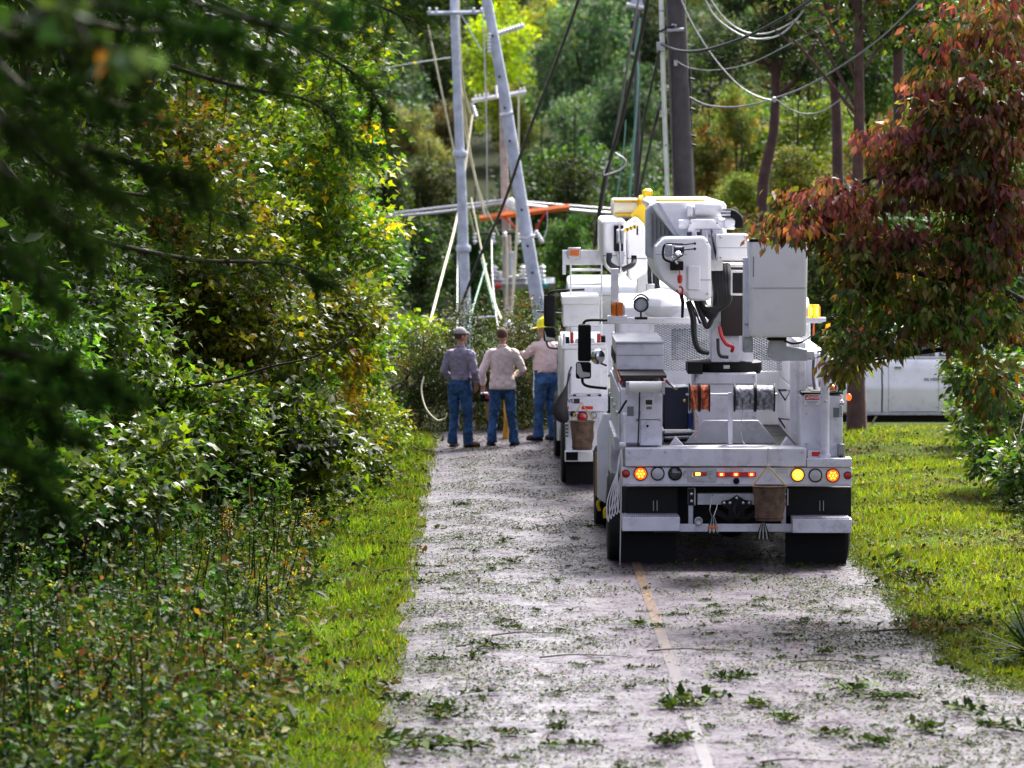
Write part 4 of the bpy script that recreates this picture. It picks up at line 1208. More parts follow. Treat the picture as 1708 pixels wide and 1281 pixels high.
# storm litter on the road: uncountable small leaves, then separate torn sprigs
rs = np.random.RandomState(9)
N = 330000
x, y = scatter(rs, N, 33, 75, lambda v: road_l(v) - .05, lambda v: road_r(v) + .1, .85)
nn = noise2(x, y, 2.1, 2) * .6 + noise2(x, y * .6, 5.5, 4) * .5
edge = np.clip(np.abs((x - 1.5) / 2.6), 0, 1)
keep = rs.rand(N) < np.clip((nn - .4) * 2.4 + .16, .07, 1) * (.4 + .5 * edge) * np.interp(y, [34, 48, 75], [1, .8, .22]) + .22 * np.clip((x - 2.2) / 1.5, 0, 1) * np.interp(y, [36, 46, 52], [1, .6, 0]) + .15 * np.clip((.1 - x) / 1.0, 0, 1) * np.interp(y, [36, 42], [1, 0])
x, y = x[keep], y[keep]
n_ = len(x)
pos = np.stack([x, y, np.array([rz(a, b) for a, b in zip(x, y)]) + .006], 1)
d = rs.randn(n_, 3) * np.array([1, 1, .22]); up = norm(np.array([0, 0, 1.0]) + .28 * rs.randn(n_, 3))
me = leaves_mesh('leaf_litter', T_KITE, pos, d, up, rs.uniform(.012, .045, n_), cols(rs, [('green', 3), ('dark', 3), ('olive', 1.5), ('leafgrey', 1.6), ('rust', .3), ('tan', .2)], n_, .3), M['litter'])
o = bpy.data.objects.new('leaf_litter', me); COL.objects.link(o); tag(o, kind='stuff')
# fallen leaves on the lawn
N = 2600
x, y = scatter(rs, N, 44, 77, lambda v: road_r(v), lambda v: 5.2 + (v - 40) * .12)
pos = np.stack([x, y, np.array([gz(a, b) for a, b in zip(x, y)]) + .05], 1)
me = leaves_mesh('fallen_leaves', T_KITE, pos, rs.randn(N, 3) * np.array([1, 1, .3]), norm(np.array([0, 0, 1.0]) + .4 * rs.randn(N, 3)), rs.uniform(.03, .08, N), cols(rs, [('tan', 2), ('leafgrey', 2), ('rust', 1), ('olive', 1)], N, .3), M['litter'])
o = bpy.data.objects.new('fallen_leaves', me); COL.objects.link(o); tag(o, kind='stuff')

sprig_meshes = []
for k in range(7):
    r2 = np.random.RandomState(400 + k)
    L = r2.uniform(.16, .3)
    S = smoothpath([(0, 0, .012), (L * .4, r2.uniform(-.04, .04), .02), (L, r2.uniform(-.08, .08), .015)], 4)
    mb = MB().tube(S, .005, r1=.002, n=4)
    st = mb.build('twig', M['stem'], None, ang=80); sm = st.data; bpy.data.objects.remove(st)
    n_ = 60
    idx = r2.randint(0, len(S), n_)
    pos = np.array(S)[idx] + r2.randn(n_, 3) * np.array([.03, .045, .004]) + np.array([0, 0, .012])
    d = r2.randn(n_, 3) * np.array([1, 1, .35]) + np.array([.4, 0, .15])
    me = leaves_mesh('leaves', T_LONG if k % 2 else T_KITE, pos, d, norm(np.array([0, 0, 1.0]) + .5 * r2.randn(n_, 3)), r2.uniform(.035, .07, n_), cols(r2, [('green', 3), ('dark', 2.4), ('olive', 1), ('leafgrey', .7)], n_, .25), M['litter'])
    sprig_meshes.append((sm, me))
# hand placed where the photograph shows the larger ones, then some more of the same kind
sp = [(640, 915, 1.1), (835, 912, 1.4), (760, 850, 1.3), (860, 948, 1.5), (815, 960, 1.2), (740, 1060, 1.7), (800, 1090, 1.6), (870, 1060, 1.3), (780, 1110, 1.8), (900, 1030, 1.0), (730, 1110, 1.4),
      (1060, 1057, 1.8), (1090, 1060, 1.4), (1125, 1190, 2.1), (1100, 1195, 1.5), (690, 1180, 1.9), (720, 1200, 1.9), (745, 1215, 1.6), (660, 1250, 2.4), (700, 1262, 2.2), (1220, 1150, 1.2), (1280, 1190, 1.2),
      (1200, 1035, 1.1), (1380, 1100, 1.5), (1430, 1112, 1.2), (1420, 1172, 1.9), (1445, 1180, 1.5), (1250, 1145, 1.1), (1310, 1215, 1.4), (1160, 1250, 1.7), (1120, 1255, 1.6), (1370, 1245, 1.4), (1490, 1140, 1.5),
      (1540, 1180, 1.6), (1600, 1200, 1.7), (1560, 1240, 1.8), (1650, 1230, 1.9), (1480, 1260, 1.6), (1340, 1050, 1.1), (1270, 1010, .9), (1480, 1005, 1.1), (1500, 1050, 1.2), (1560, 1120, 1.4), (770, 1170, 1.2),
      (920, 1230, 1.3), (840, 1240, 1.2), (980, 1260, 1.3), (1010, 1120, .9), (700, 980, 1.1), (930, 980, .8), (1240, 960, 1.0)]
def place_sprig(x, y, s, a, k):
    if x < road_l(y) + .05 or x > road_r(y) + .5: return
    sm, me = sprig_meshes[k % 7]
    root = empty('leafy_twig', (x, y, rz(x, y) if x < road_r(y) else gz(x, y) + .03), 'torn leafy twig lying on the wet road', 'twig', 'torn leafy twigs scattered over the wet road')
    root.rotation_euler = (0, 0, a); root.scale = (s, s, s)
    t = bpy.data.objects.new('twig', sm); COL.objects.link(t); t.parent = root
    l = bpy.data.objects.new('leaves', me); COL.objects.link(l); l.parent = root
for k, (px, py, s) in enumerate(sp):
    Y = CAM_H * F_PX / (py - 220.0)
    place_sprig((px - 854) * Y / F_PX, Y, s * (.95 if py > 1140 else .68), rs.uniform(0, 6.3), k)
for k in range(240):
    y = 34 + 26 * rs.rand() ** 1.5
    u = rs.rand()
    x = road_l(y) + .1 + (road_r(y) - road_l(y) - .1) * u
    if rs.rand() < .25 and 1.2 < x < 1.9: continue
    place_sprig(x, y, rs.uniform(.3, .65), rs.uniform(0, 6.3), k + 3)
# longer bare twigs
for k, (px, py, ln, a) in enumerate([(900, 1110, .8, .1), (1080, 1100, .9, -.05), (820, 1072, .7, .3), (640, 960, .3, .2), (1330, 1118, .8, -.3), (1270, 1290, .6, 0), (760, 1090, .6, .2), (1385, 1165, .35, .1)]):
    Y = CAM_H * F_PX / (py - 220.0); x = (px - 854) * Y / F_PX
    z0 = rz(x, Y) + .014
    c, s_ = math.cos(a), math.sin(a)
    mb = MB().tube(smoothpath([(x, Y, z0), (x + ln * .4 * c, Y + ln * .4 * s_ + .03, z0 + .02), (x + ln * c, Y + ln * s_, z0)], 4), .009, r1=.003, n=5)
    mb.tube([(x + ln * .5 * c, Y + ln * .5 * s_, z0 + .015), (x + ln * .6 * c + .03, Y + ln * .6 * s_ - .12, z0)], .004, r1=.002, n=4)
    o = mb.build('bare_twig', M['stem'], None, ang=80)
    tag(o, 'thin bare brown twig lying flat on the wet road', 'twig', 'bare twigs on the wet road')
# clump of brown dead leaves at the road edge
p = V(1545, 1050, CAM_H * F_PX / (1062 - 220.0)); r2 = np.random.RandomState(12)
root = empty('dead_branch', (p[0], p[1], gz(p[0], p[1]) + .02), 'broken branch with a clump of brown withered leaves on the right road edge', 'branch')
n_ = 260
pos = np.array((p[0], p[1], root.location[2] + .07)) + r2.randn(n_, 3) * np.array([.15, .12, .04])
me = leaves_mesh('leaves', T_LONG, pos, r2.randn(n_, 3) + np.array([0, 0, -.5]), norm(r2.randn(n_, 3)), .09, cols(r2, [('tan', 2), ('olive', 1), ('rust', .5)], n_), M['litter'], tuple(root.location))
l = bpy.data.objects.new('leaves', me); COL.objects.link(l); l.parent = root
MB().tube(smoothpath([(p[0] - .75, p[1] - .1, root.location[2] + .02), (p[0] - .3, p[1], root.location[2] + .05), (p[0] + .3, p[1] + .1, root.location[2] + .05), (p[0] + .7, p[1] + .3, root.location[2] + .05)], 4), .012, r1=.006, n=6).build('branch', M['stem'], root, ang=80)
# ------------------------------------------------------------------ vehicles
def wheel(name, parent, cx, cy, cz, r, w, dual=False):
    """tyre with a rim, axis along x; cx is the outer face, w goes towards +x"""
    n = 2 if dual else 1
    mb = MB()
    s = 1 if w > 0 else -1
    W = abs(w) / n
    for k in range(n):
        x0 = cx + s * k * W
        mb.lathe((x0, cy, cz), (s, 0, 0), [(0, r * .56), (0, r * .9), (W * .08, r * .98), (W * .2, r), (W * .3, r * .985), (W * .4, r), (W * .6, r), (W * .7, r * .985), (W * .8, r), (W * .92, r * .98), (W * .97, r * .9), (W * .97, r * .56)], 40)
    t = mb.build(name, M['tread'], parent)
    MB().lathe((cx + s * .015, cy, cz), (s, 0, 0), [(.0, r * .56), (.03, r * .5), (.09, r * .46), (.1, r * .2), (.04, r * .18), (.03, .01)], 28).build('rim', M['galv'], t)
    return t

def lamp(name, parent, px, py, Y, rpx, mat, ring=True, petals=False, coremat=None):
    c = V(px, py, Y); r = rpx * Y / F_PX
    mb = MB().lathe(c, (0, -1, 0), [(-.03, r * 1.12), (.006, r * 1.12), (.012, r * 1.0), (.008, r * .9)], 24)
    h = mb.build(name, M['black'] if ring else M['redpaint'], parent)
    MB().lathe(c + np.array([0, -.007, 0]), (0, -1, 0), [(0, r * .95), (.012, r * .9), (.02, r * .6), (.023, r * .05)], 24).build('lens', mat, h)
    if petals:
        mb = MB()
        for k in range(6):
            a = k * math.pi / 3
            q = c + np.array([math.cos(a) * r * .5, -.03, math.sin(a) * r * .5])
            mb.ball(q, r * .2, .008, r * .2, 8, 5)
        mb.ball(c + np.array([0, -.032, 0]), r * .2, .008, r * .2, 8, 5)
        mb.build('bulbs', coremat or M['ambercore'], h)
    return h

def text(name, body, px, py, Y, hpx, mat, parent, xs=1.0, bold=True):
    cu = bpy.data.curves.new(name, 'FONT'); cu.body = body; cu.align_x = 'CENTER'; cu.align_y = 'CENTER'
    cu.size = hpx * Y / F_PX * 1.35; cu.extrude = .001
    if bold: cu.offset = cu.size * .018
    ob = bpy.data.objects.new(name, cu); COL.objects.link(ob)
    bpy.context.view_layer.update()
    me = bpy.data.meshes.new_from_object(ob.evaluated_get(bpy.context.evaluated_depsgraph_get()))
    bpy.data.objects.remove(ob)
    o = bpy.data.objects.new(name, me); COL.objects.link(o)
    me.materials.clear(); me.materials.append(mat)
    p = V(px, py, Y); w = worldpos(parent)
    o.parent = parent
    o.location = tuple(p - w); o.rotation_euler = (math.pi / 2, 0, 0); o.scale = (xs, 1, 1)
    return o

def PB(name, mat, par, a, b, c, d, Y, dep, bev=.006, kind=None):
    o = MB().pbox(a, b, c, d, Y, dep).build(name, M[mat] if isinstance(mat, str) else mat, par, bevel=bev)
    if kind: o['kind'] = kind
    return o

def canvas_bucket(px0, py0, px1, py1, Y, hookpx, hookpy, label, sq=0.0):
    p = V((px0 + px1) / 2, py1, Y)
    root = empty('canvas_bucket', p, label, 'bucket', None)
    c0 = V((px0 + px1) / 2, py0, Y); c1 = p
    rt_ = (px1 - px0) / 2 * Y / F_PX; rb = rt_ * .82
    rs = np.random.RandomState(int(px0))
    mb = MB(); n, m = 28, 9; base = 0
    H = c0[2] - c1[2]
    for i in range(m + 1):
        t = i / m
        r = rb + (rt_ - rb) * t
        for k in range(n):
            a = 2 * math.pi * k / n
            w = 1 + (.06 * math.sin(a * 5 + t * 4) + .035 * math.sin(a * 9 - t * 9)) * math.sin(math.pi * min(1, t * 1.1))
            mb.v.append((c1[0] + r * w * math.cos(a), Y + r * w * .85 * math.sin(a), c1[2] + H * t + .008 * math.sin(a * 3) * t))
    for i in range(m):
        for k in range(n):
            l = (k + 1) % n
            mb.f.append((i * n + k, i * n + l, (i + 1) * n + l, (i + 1) * n + k))
    mb.f.append(tuple(range(n - 1, -1, -1)))
    b = mb.build('body', M['canvas'], root)
    sol = b.modifiers.new('thick', 'SOLIDIFY'); sol.thickness = .006
    def ring(z, r, th):
        pts = [(c1[0] + r * math.cos(2 * math.pi * k / 24), Y + r * .85 * math.sin(2 * math.pi * k / 24), z) for k in range(25)]
        return MB().tube(pts, th, n=6)
    ring(c0[2], rt_ * 1.02, .011).build('rim', M['canvas'], root)
    ring(c1[2] + H * .1, rb * 1.04, .008).build('bottom_band', M['canvas'], root)
    h = V(hookpx, hookpy, Y)
    MB().tube([(c1[0] - rt_, Y, c0[2]), h], .007, n=6).build('rope_handle', M['yellowrope'], root)
    MB().tube([(c1[0] + rt_, Y, c0[2]), h], .007, n=6).build('rope_handle', M['yellowrope'], root)
    MB().tube([h + np.array([.016 * math.cos(q), 0, .016 * math.sin(q)]) for q in np.linspace(0, 6.283, 13)], .004, n=5).build('ring', M['galv'], root)
    return root

def clamps(px, py0, py1, Y, label, n=6, band=None):
    t = V(px, py0, Y); b = V(px, py1, Y)
    root = empty('grounding_clamps', b, label, 'clamps')
    H = t[2] - b[2]
    for k in range(n):
        dx = (k - (n - 1) / 2) * .017
        MB().tube([(t[0] + dx * .35, Y, t[2]), (t[0] + dx, Y + .004 * (k % 2), b[2] + H * .45), (t[0] + dx * 1.3, Y, b[2])], [.004, .0065, .0065], n=6).build('rod', M['steel'] if k % 2 else M['blacksteel'], root)
    if band: MB().box(t[0] - .055, t[0] + .055, Y - .009, Y + .009, b[2] + H * .25, b[2] + H * .42).build('band', M[band], root, bevel=.003)
    return root

# ================= the rear truck =================
YA = 52.0
ta = empty('bucket_truck', (V(1228, 0, YA)[0], YA + 4, 0), 'white utility bucket truck parked nearest, its rear lamps lit, wire spools on its bed', 'truck')
zA = lambda py, Y=YA: V(854, py, Y)[2]
xA = lambda px, Y=YA: V(px, 0, Y)[0]
# tail beam and lamp panel
PB('tail_beam', 'bedwhite', ta, 1043, 748, 1345, 778, YA, .22, .01)
PB('tail_ledge', 'bedwhite', ta, 1346, 765, 1421, 779, YA, .3)
MB().box(xA(1048), xA(1345), YA + .22, YA + .5, zA(748) - .03, zA(748)).build('bed_lip', M['bedgrey'], ta)
lp = PB('lamp_panel', 'bedwhite', ta, 1038, 780, 1421, 808, YA + .03, .08)
PB('panel_edge', 'bedgrey', ta, 1038, 808.3, 1421, 811, YA + .01, .1, .002)
lamp('tail_lamp', ta, 1044, 790, YA + .02, 6, M['redlens'])
lamp('turn_lamp', ta, 1068.5, 790, YA + .02, 10.5, M['orangelit'], petals=True, coremat=M['redcore'])
lamp('reverse_lamp', ta, 1097, 790, YA + .02, 10.5, M['clearlens'])
lamp('work_lamp', ta, 1126, 790, YA + .02, 10.5, M['glass'])
lamp('turn_lamp', ta, 1330.5, 792, YA + .02, 10.5, M['amberlit'], petals=True)
lamp('reverse_lamp', ta, 1360, 793, YA + .02, 10.5, M['clearlens'])
lamp('turn_lamp', ta, 1389, 793, YA + .02, 10.5, M['orangelit'], petals=True, coremat=M['redcore'])
lamp('tail_lamp', ta, 1414, 793, YA + .02, 6, M['redlens'])
for px in (1143, 1156, 1187):
    c = V(px, 791, YA)
    MB().tube([c + np.array([.014 * math.cos(q), -.015, .036 * math.sin(q)]) for q in np.linspace(0.6, 5.6, 10)], .007, n=6).build('clip', M['chrome'], ta)
plate = PB('licence_plate', 'galv', ta, 1147, 782, 1195, 804, YA + .015, .012, .003)
PB('lamp_strip', 'redlens', ta, 1157, 787.5, 1179, 794, YA + .003, .01, .003)
MB().pbox(1160, 788.5, 1168, 793, YA - .006, .008).build('led', M['ambercore'], ta, bevel=.003)
bar = PB('lamp_bar', 'redlens', ta, 1196, 787.5, 1261, 795.5, YA + .005, .024, .004)
for a in (1199, 1223, 1249):
    MB().pbox(a, 789, a + 9, 794, YA - .006, .01).build('led', M['redlit'], bar, bevel=.003)
    MB().pbox(a + 2.5, 790, a + 6.5, 793, YA - .010, .004).build('bulb', M['ambercore'], bar, bevel=.002)
st = PB('sticker', 'paper', ta, 1213, 780.5, 1243, 786, YA + .026, .003, 0)
for i in range(2):
    PB('print', 'redtape', st, 1216, 781.8 + i * 2, 1240, 782.5 + i * 2, YA + .024, .001, 0)
st2 = PB('sticker', 'paper', ta, 1289, 781, 1318, 792, YA + .026, .003, 0)
for i in range(3):
    PB('print', 'greyplate', st2, 1293, 782.5 + i * 3, 1314, 783.2 + i * 3, YA + .024, .001, 0)
MB().lathe(V(1228, 802, YA + .03), (0, -1, 0), [(0, .035), (.03, .035), (.035, .02)], 14).build('trailer_socket', M['black'], ta)
# under the panel: frame, hitch, boxes, steps, flaps
for a, b in ((1045, 1131), (1311, 1420)):
    PB('underbody_box', 'blacksteel', ta, a, 812, b, 862, YA + .22, .8, .01)
    for k in (0, 6):
        m_ = (a + b) / 2 + k + 2
        MB().tube([V(m_, 835, YA + .2), V(m_, 852, YA + .2)], .005, n=6).build('hanger_wire', M['steel'], ta)
MB().box(xA(1131) + .004, xA(1311) - .004, YA + .5, YA + 1.2, zA(878), zA(812)).build('frame_end', M['blacksteel'], ta)
PB('hitch_beam', 'galv', ta, 1163, 823, 1310, 842, YA + .12, .12, .005)
for a in (1148, 1303):
    PB('hitch_bracket', 'bedgrey', ta, a, 815, a + 12, 843, YA + .08, .16, .004)
    MB().pbox(a, 815.5, a + 10, 843, YA + .07, .012).build('bracket_face', M['blacksteel'], ta, bevel=.002)
    for q in (824, 836):
        MB().lathe(V(a + 5.5, q, YA + .07), (0, -1, 0), [(0, .018), (.012, .018), (.016, .01)], 8).build('bolt', M['steel'], ta)
    PB('bracket_leg', 'bedgrey', ta, a + .5, 843, a + 8, 874, YA + .1, .1, .003)
MB().prism([(1204, 844), (1204, 836), (1216, 834), (1229, 826), (1242, 834), (1254, 836), (1254, 844), (1243, 850), (1243, 866), (1215, 866), (1215, 850)], YA + .06, .05).build('pintle_plate', M['blacksteel'], ta, bevel=.004)
for q in ((1208, 839), (1218, 839), (1229, 831), (1240, 839), (1250, 839)):
    MB().lathe(V(q[0], q[1], YA + .06), (0, -1, 0), [(0, .018), (.01, .018), (.014, .01)], 8).build('bolt', M['steel'], ta)
MB().tube(smoothpath([V(1229, 838, YA + .03), V(1224, 850, YA - .02), V(1229, 862, YA - .03), V(1236, 852, YA - .02)], 5), .02, n=8).build('pintle_hook', M['blacksteel'], ta)
for s_ in (-1, 1):
    MB().prism([(1229 + s_ * 34, 848), (1229 + s_ * 40, 856), (1229 + s_ * 8, 873), (1229 + s_ * 3, 866)], YA + .14, .04).build('brace', M['blacksteel'], ta, bevel=.003)
MB().lathe(V(1165, 869, YA + .05), (0, -1, 0), [(0, .047), (.05, .047), (.055, .038), (.05, .03)], 16).build('trailer_socket', M['galv'], ta)
PB('lower_bar', 'bedwhite', ta, 1134, 874.5, 1322, 887, YA + .02, .1, .005)
for a, b, q in ((1038, 1134, 863), (1322, 1421, 866)):
    s_ = PB('step', 'bedwhite', ta, a, q, b, q + 23, YA - .14, .42, .006)
    mb = MB()
    zt = zA(q, YA - .14)
    n_ = 30
    x0, x1 = xA(a + 1), xA(b - 1)
    for k in range(n_):
        u = x0 + (x1 - x0) * k / n_
        mb.prismx([(YA - .135, zt), (YA - .135, zt + .018), (YA + .27, zt + .018), (YA + .27, zt)], u, u + (x1 - x0) / n_ * .5)
    o = mb.build('grip_tread', M['bedgrey'], s_, smooth=False); o['kind'] = 'stuff'
for a, b in ((1033, 1128), (1310, 1411)):
    PB('mud_flap', 'black', ta, a, 889, b, 954, YA + .12, .014, .003)
# chassis behind, axle, wheels
MB().box(xA(1140), xA(1315), YA + 1.2, YA + 9.3, .62, .95).build('chassis_frame', M['blacksteel'], ta)
MB().tube([(xA(1050), 52.95, .5), (xA(1405), 52.95, .5)], .09, n=10).build('rear_axle', M['blacksteel'], ta)
MB().ball((xA(1228), 52.95, .5), .24, .22, .24).build('differential', M['blacksteel'], ta)
wheel('wheel', ta, xA(1016), 52.75, .5, .5, .52, True)
wheel('wheel', ta, xA(1425), 52.75, .5, .5, -.52, True)
wheel('wheel', ta, 1.0, 57.5, .5, .5, .28)
wheel('wheel', ta, 3.72, 57.5, .5, .5, -.28)
# bed floor and side compartments
zf = zA(748)
MB().box(xA(1108), xA(1340), YA + .5, 57.0, zf - .1, zf - .02).build('bed_floor', M['blacksteel'], ta)
MB().box(xA(1107) - .46, xA(1107), YA + .25, 57.0, zA(742), zA(650)).build('left_compartment', M['bedwhite'], ta, bevel=.012)
MB().box(xA(1340), xA(1411), YA + .25, 57.0, zA(765), zA(662)).build('right_compartment', M['bedwhite'], ta, bevel=.012)
MB().box(xA(1340), xA(1352), YA + .6, 57.0, zA(660), zA(575)).build('right_rack_wall', M['bedwhite'], ta, bevel=.01)
MB().box(xA(1400), xA(1412), YA + .35, YA + .5, zA(660), zA(570)).build('rack_post', M['bedwhite'], ta, bevel=.006)
MB().box(xA(1352), xA(1400), YA + 1.6, 57, zA(660), zA(600)).build('rack_bin', M['bedwhite'], ta, bevel=.01)
MB().box(xA(1341), xA(1411), YA + .24, 56.9, zA(659.5), zA(656.5)).build('rubber_seal', M['black'], ta)
# side skin below the compartments along the truck
for i, (y0, y1) in enumerate(((53.4, 54.9), (55.0, 56.9))):
    MB().box(1.02 + .13, 1.5, y0 + .02, y1, 1.2 if i == 0 else .8, zA(742)).build('side_cabinet', M['bedwhite'], ta, bevel=.01)
    MB().box(3.42, 3.71, y0 + .02, y1, .62, zA(765)).build('side_cabinet', M['bedwhite'], ta, bevel=.01)
xl = xA(1107) - .46
for i, (y0, y1) in enumerate(((52.32, 53.4), (53.5, 54.9), (55.0, 56.1), (56.15, 56.95))):
    d_ = MB().box(xl - .018, xl - .002, y0, y1, zA(738), zA(655)).build('side_door', M['bedwhite'], ta, bevel=.006)
    MB().box(xl - .04, xl - .018, (y0 + y1) / 2 - .07, (y0 + y1) / 2 + .07, zA(700), zA(693)).build('handle', M['steel'], d_, bevel=.004)
# details on the left compartment
dd = PB('rear_door', 'bedwhite', ta, 1068, 659, 1104, 743, YA + .235, .014, .004)
PB('door_seam', 'blacksteel', dd, 1069, 699.5, 1103, 700.6, YA + .232, .004, 0)
for q in (1062, 1101):
    MB().ball(V(q, 700, YA + .23), .018).build('latch', M['steel'], ta)
MB().lathe(V(1080, 710.5, YA + .235), (0, -1, 0), [(0, .014), (.008, .014)], 12).build('lock', M['black'], ta)
lb = PB('label_plate', 'paper', ta, 1075, 664, 1090, 686, YA + .228, .006, .002)
PB('print', 'ink', lb, 1077, 667, 1088, 675, YA + .226, .002, 0); PB('print', 'greyplate', lb, 1078, 678, 1087, 683, YA + .226, .002, 0)
PB('faded_label', 'greyplate', ta, 1046, 678, 1057, 694, YA + .244, .004, 0)
MB().tube(smoothpath([V(1069, 636, YA + .1), V(1067, 655, YA + .2), V(1066, 690, YA + .21), V(1064, 744, YA + .21)], 4), .02, n=6, flat=.35).build('strap', M['black'], ta)
tb = MB().lathe(V(1047, 645, YA + .1), (1, 0, 0), [(0, .05), (.01, .06), (.38, .06), (.39, .05)], 16).build('rolled_cover', M['conduit'], ta)
for q in (1044, 1104):
    PB('end_clamp', 'galv', ta, q, 637, q + 5, 658, YA + .03, .12, .004)
MB().tube([V(1036, 638, YA + .6), V(1030, 622, YA + 1.6), V(1026, 610, YA + 3)], .03, n=6, flat=.5).build('red_strap', M['redpaint'], ta)
MB().tube([V(1108, 640, YA + .2), V(1098, 622, YA + 1.6)], .03, n=6, flat=.5).build('red_strap', M['redpaint'], ta)
MB().tube([V(1128, 648, YA + .1), V(1112, 636, YA + .6)], .02, n=6).build('nozzle', M['steel'], ta)
PB('catch_tray', 'maroon', ta, 1035, 626, 1112, 631, YA + .3, 2.0, .003)
MB().tube(smoothpath([V(1041, 744, YA + .12), V(1041, 700, YA + .1), V(1040, 692, YA + .1), V(1044, 691, YA + .15)], 4), .02, n=8).build('grab_handle', M['bedwhite'], ta)
MB().tube(smoothpath([V(1032, 690, YA + .1), V(1040, 676, YA + .1), V(1045, 668, YA + .12)], 4), .012, n=6).build('hook', M['blacksteel'], ta)
# upper tool box on legs
ub = PB('tool_box', 'bedwhite', ta, 1028, 573, 1107, 617, 53.4, 2.3, .012)
MB().box(xA(1027, 53.4), xA(1108, 53.4), 53.38, 55.72, zA(573, 53.4), zA(573, 53.4) + .025).build('lid', M['bedgrey'], ub, bevel=.006)
for k in range(3):
    MB().box(xA(1028, 53.4) - .01, xA(1028, 53.4) - .002, 53.6 + k * .7, 54.1 + k * .7, zA(608, 53.4), zA(590, 53.4)).build('vent', M['blacksteel'], ub)
for q in (1030, 1100):
    MB().box(xA(q, 53.4), xA(q + 5, 53.4), 53.6, 55.5, zA(650), zA(617.5, 53.4)).build('box_leg', M['bedgrey'], ta)
# right compartment details
PB('vertical_tube_base', 'bedwhite', ta, 1366, 758, 1386, 765, YA + .1, .14)
MB().tube([V(1376, 765, YA + .14), V(1376, 622, YA + .14)], .05, n=14).build('standpipe', M['bedwhite'], ta)
MB().tube([V(1376, 622, YA + .14), V(1376, 588, YA + .14)], .04, n=14).build('standpipe_top', M['bedwhite'], ta)
MB().ball(V(1377, 669, YA + .08), .014).build('bolt', M['steel'], ta)
sg = PB('danger_sign', 'paper', ta, 1342, 658, 1368, 676, YA + .238, .008, .001)
PB('sign_header', 'redpaint', sg, 1343, 659, 1367, 667, YA + .236, .002, 0)
MB().prism([(1344.5, 665.5), (1346.3, 661), (1348.2, 665.5)], YA + .2345, .001).build('warning_triangle', M['paper'], sg)
text('lettering', 'DANGER', 1358, 663, YA + .234, 4.6, M['paper'], sg, .82)
for k in range(3):
    PB('print', 'greyplate', sg, 1345 + k, 669 + k * 2.2, 1365 - k * 2, 669.7 + k * 2.2, YA + .236, .002, 0)
MB().ball(V(1403, 672, YA + .22), .034, .02, .034).build('latch', M['chrome'], ta)
PB('latch_plate', 'galv', ta, 1401.5, 672, 1405, 696, YA + .23, .01, 0)
PB('data_plate', 'greyplate', ta, 1390, 680, 1400, 696, YA + .242, .005, 0)
PB('junction_box', 'greyplate', ta, 1397, 741, 1409, 761, YA + .18, .06, .006)
PB('box_foot', 'blacksteel', ta, 1400, 761, 1410, 765, YA + .12, .1, .003)
rb_ = PB('reflector_mount', 'paper', ta, 1347, 752, 1369, 765, YA + .12, .08, .003)
PB('reflector', 'redtape', rb_, 1354, 753.5, 1368, 761, YA + .115, .006, .001)
MB().ball(V(1416, 662.5, YA + .25), .03, .03, .04).build('marker_lamp', M['orangelit'], ta)
MB().ball(V(1387, 649, YA + .55), .055).build('orange_float', M['orange'], ta)
for k, q in enumerate((1357, 1362, 1392)):
    MB().tube(smoothpath([V(q, 595, YA + .9), V(q - 1, 625, YA + .8), V(q + 2, 650, YA + .7), V(q + 8, 655, YA + .7)], 4), .016, n=6).build('hose', M['cableblack'] if k != 1 else M['steel'], ta)
PB('rack_shelf', 'blacksteel', ta, 1353, 652, 1400, 656, YA + .4, 1.0, .002)
# inner wall hooks and trays along the right of the bed
MB().tube([V(1299, 651, 55), V(1318, 651, 55), V(1340, 660, 53)], .014, n=5).build('wall_rail', M['blacksteel'], ta)
for (a, b, Y) in ((1299, 698, 55.2), (1298, 650, 55.2)):
    MB().tube([V(a, b, Y), V(a + 12, b + 18, Y), V(a + 20, b + 2, Y - 1), V(a, b, Y)], .01, n=5).build('tool_hook', M['blacksteel'], ta)
MB().box(xA(1262, 56.8), xA(1311, 56.8), 56.6, 56.7, zA(715, 56.8), zA(618, 56.8)).build('bulkhead_panel', M['white'], ta, bevel=.01)
MB().prism([(1318, 712), (1318, 590), (1330, 590), (1340, 600), (1340, 745)], 52.9, .04).build('partition', M['bedwhite'], ta)
# rear of bed
PB('navy_bin', 'navy', ta, 1107, 646, 1148, 716, 54.6, .8, .01)
PB('blue_strip', paint('blue cooler', (.02, .06, .3), .4), ta, 1148.5, 690, 1154, 716, 54.5, .3, .004)
for k in range(4):
    MB().tube([V(1108, 722 + k * 4, 53.4), V(1160, 720 + k * 4, 53.6)], .02, n=8).build('pipe', M['galv'] if k % 2 == 0 else M['blacksteel'], ta)
for q in (1118, 1304):
    MB().prism([(q, 745), (q + 10, 730), (q + 24, 745)], 52.6, .3).build('wedge', M['bedwhite'], ta)
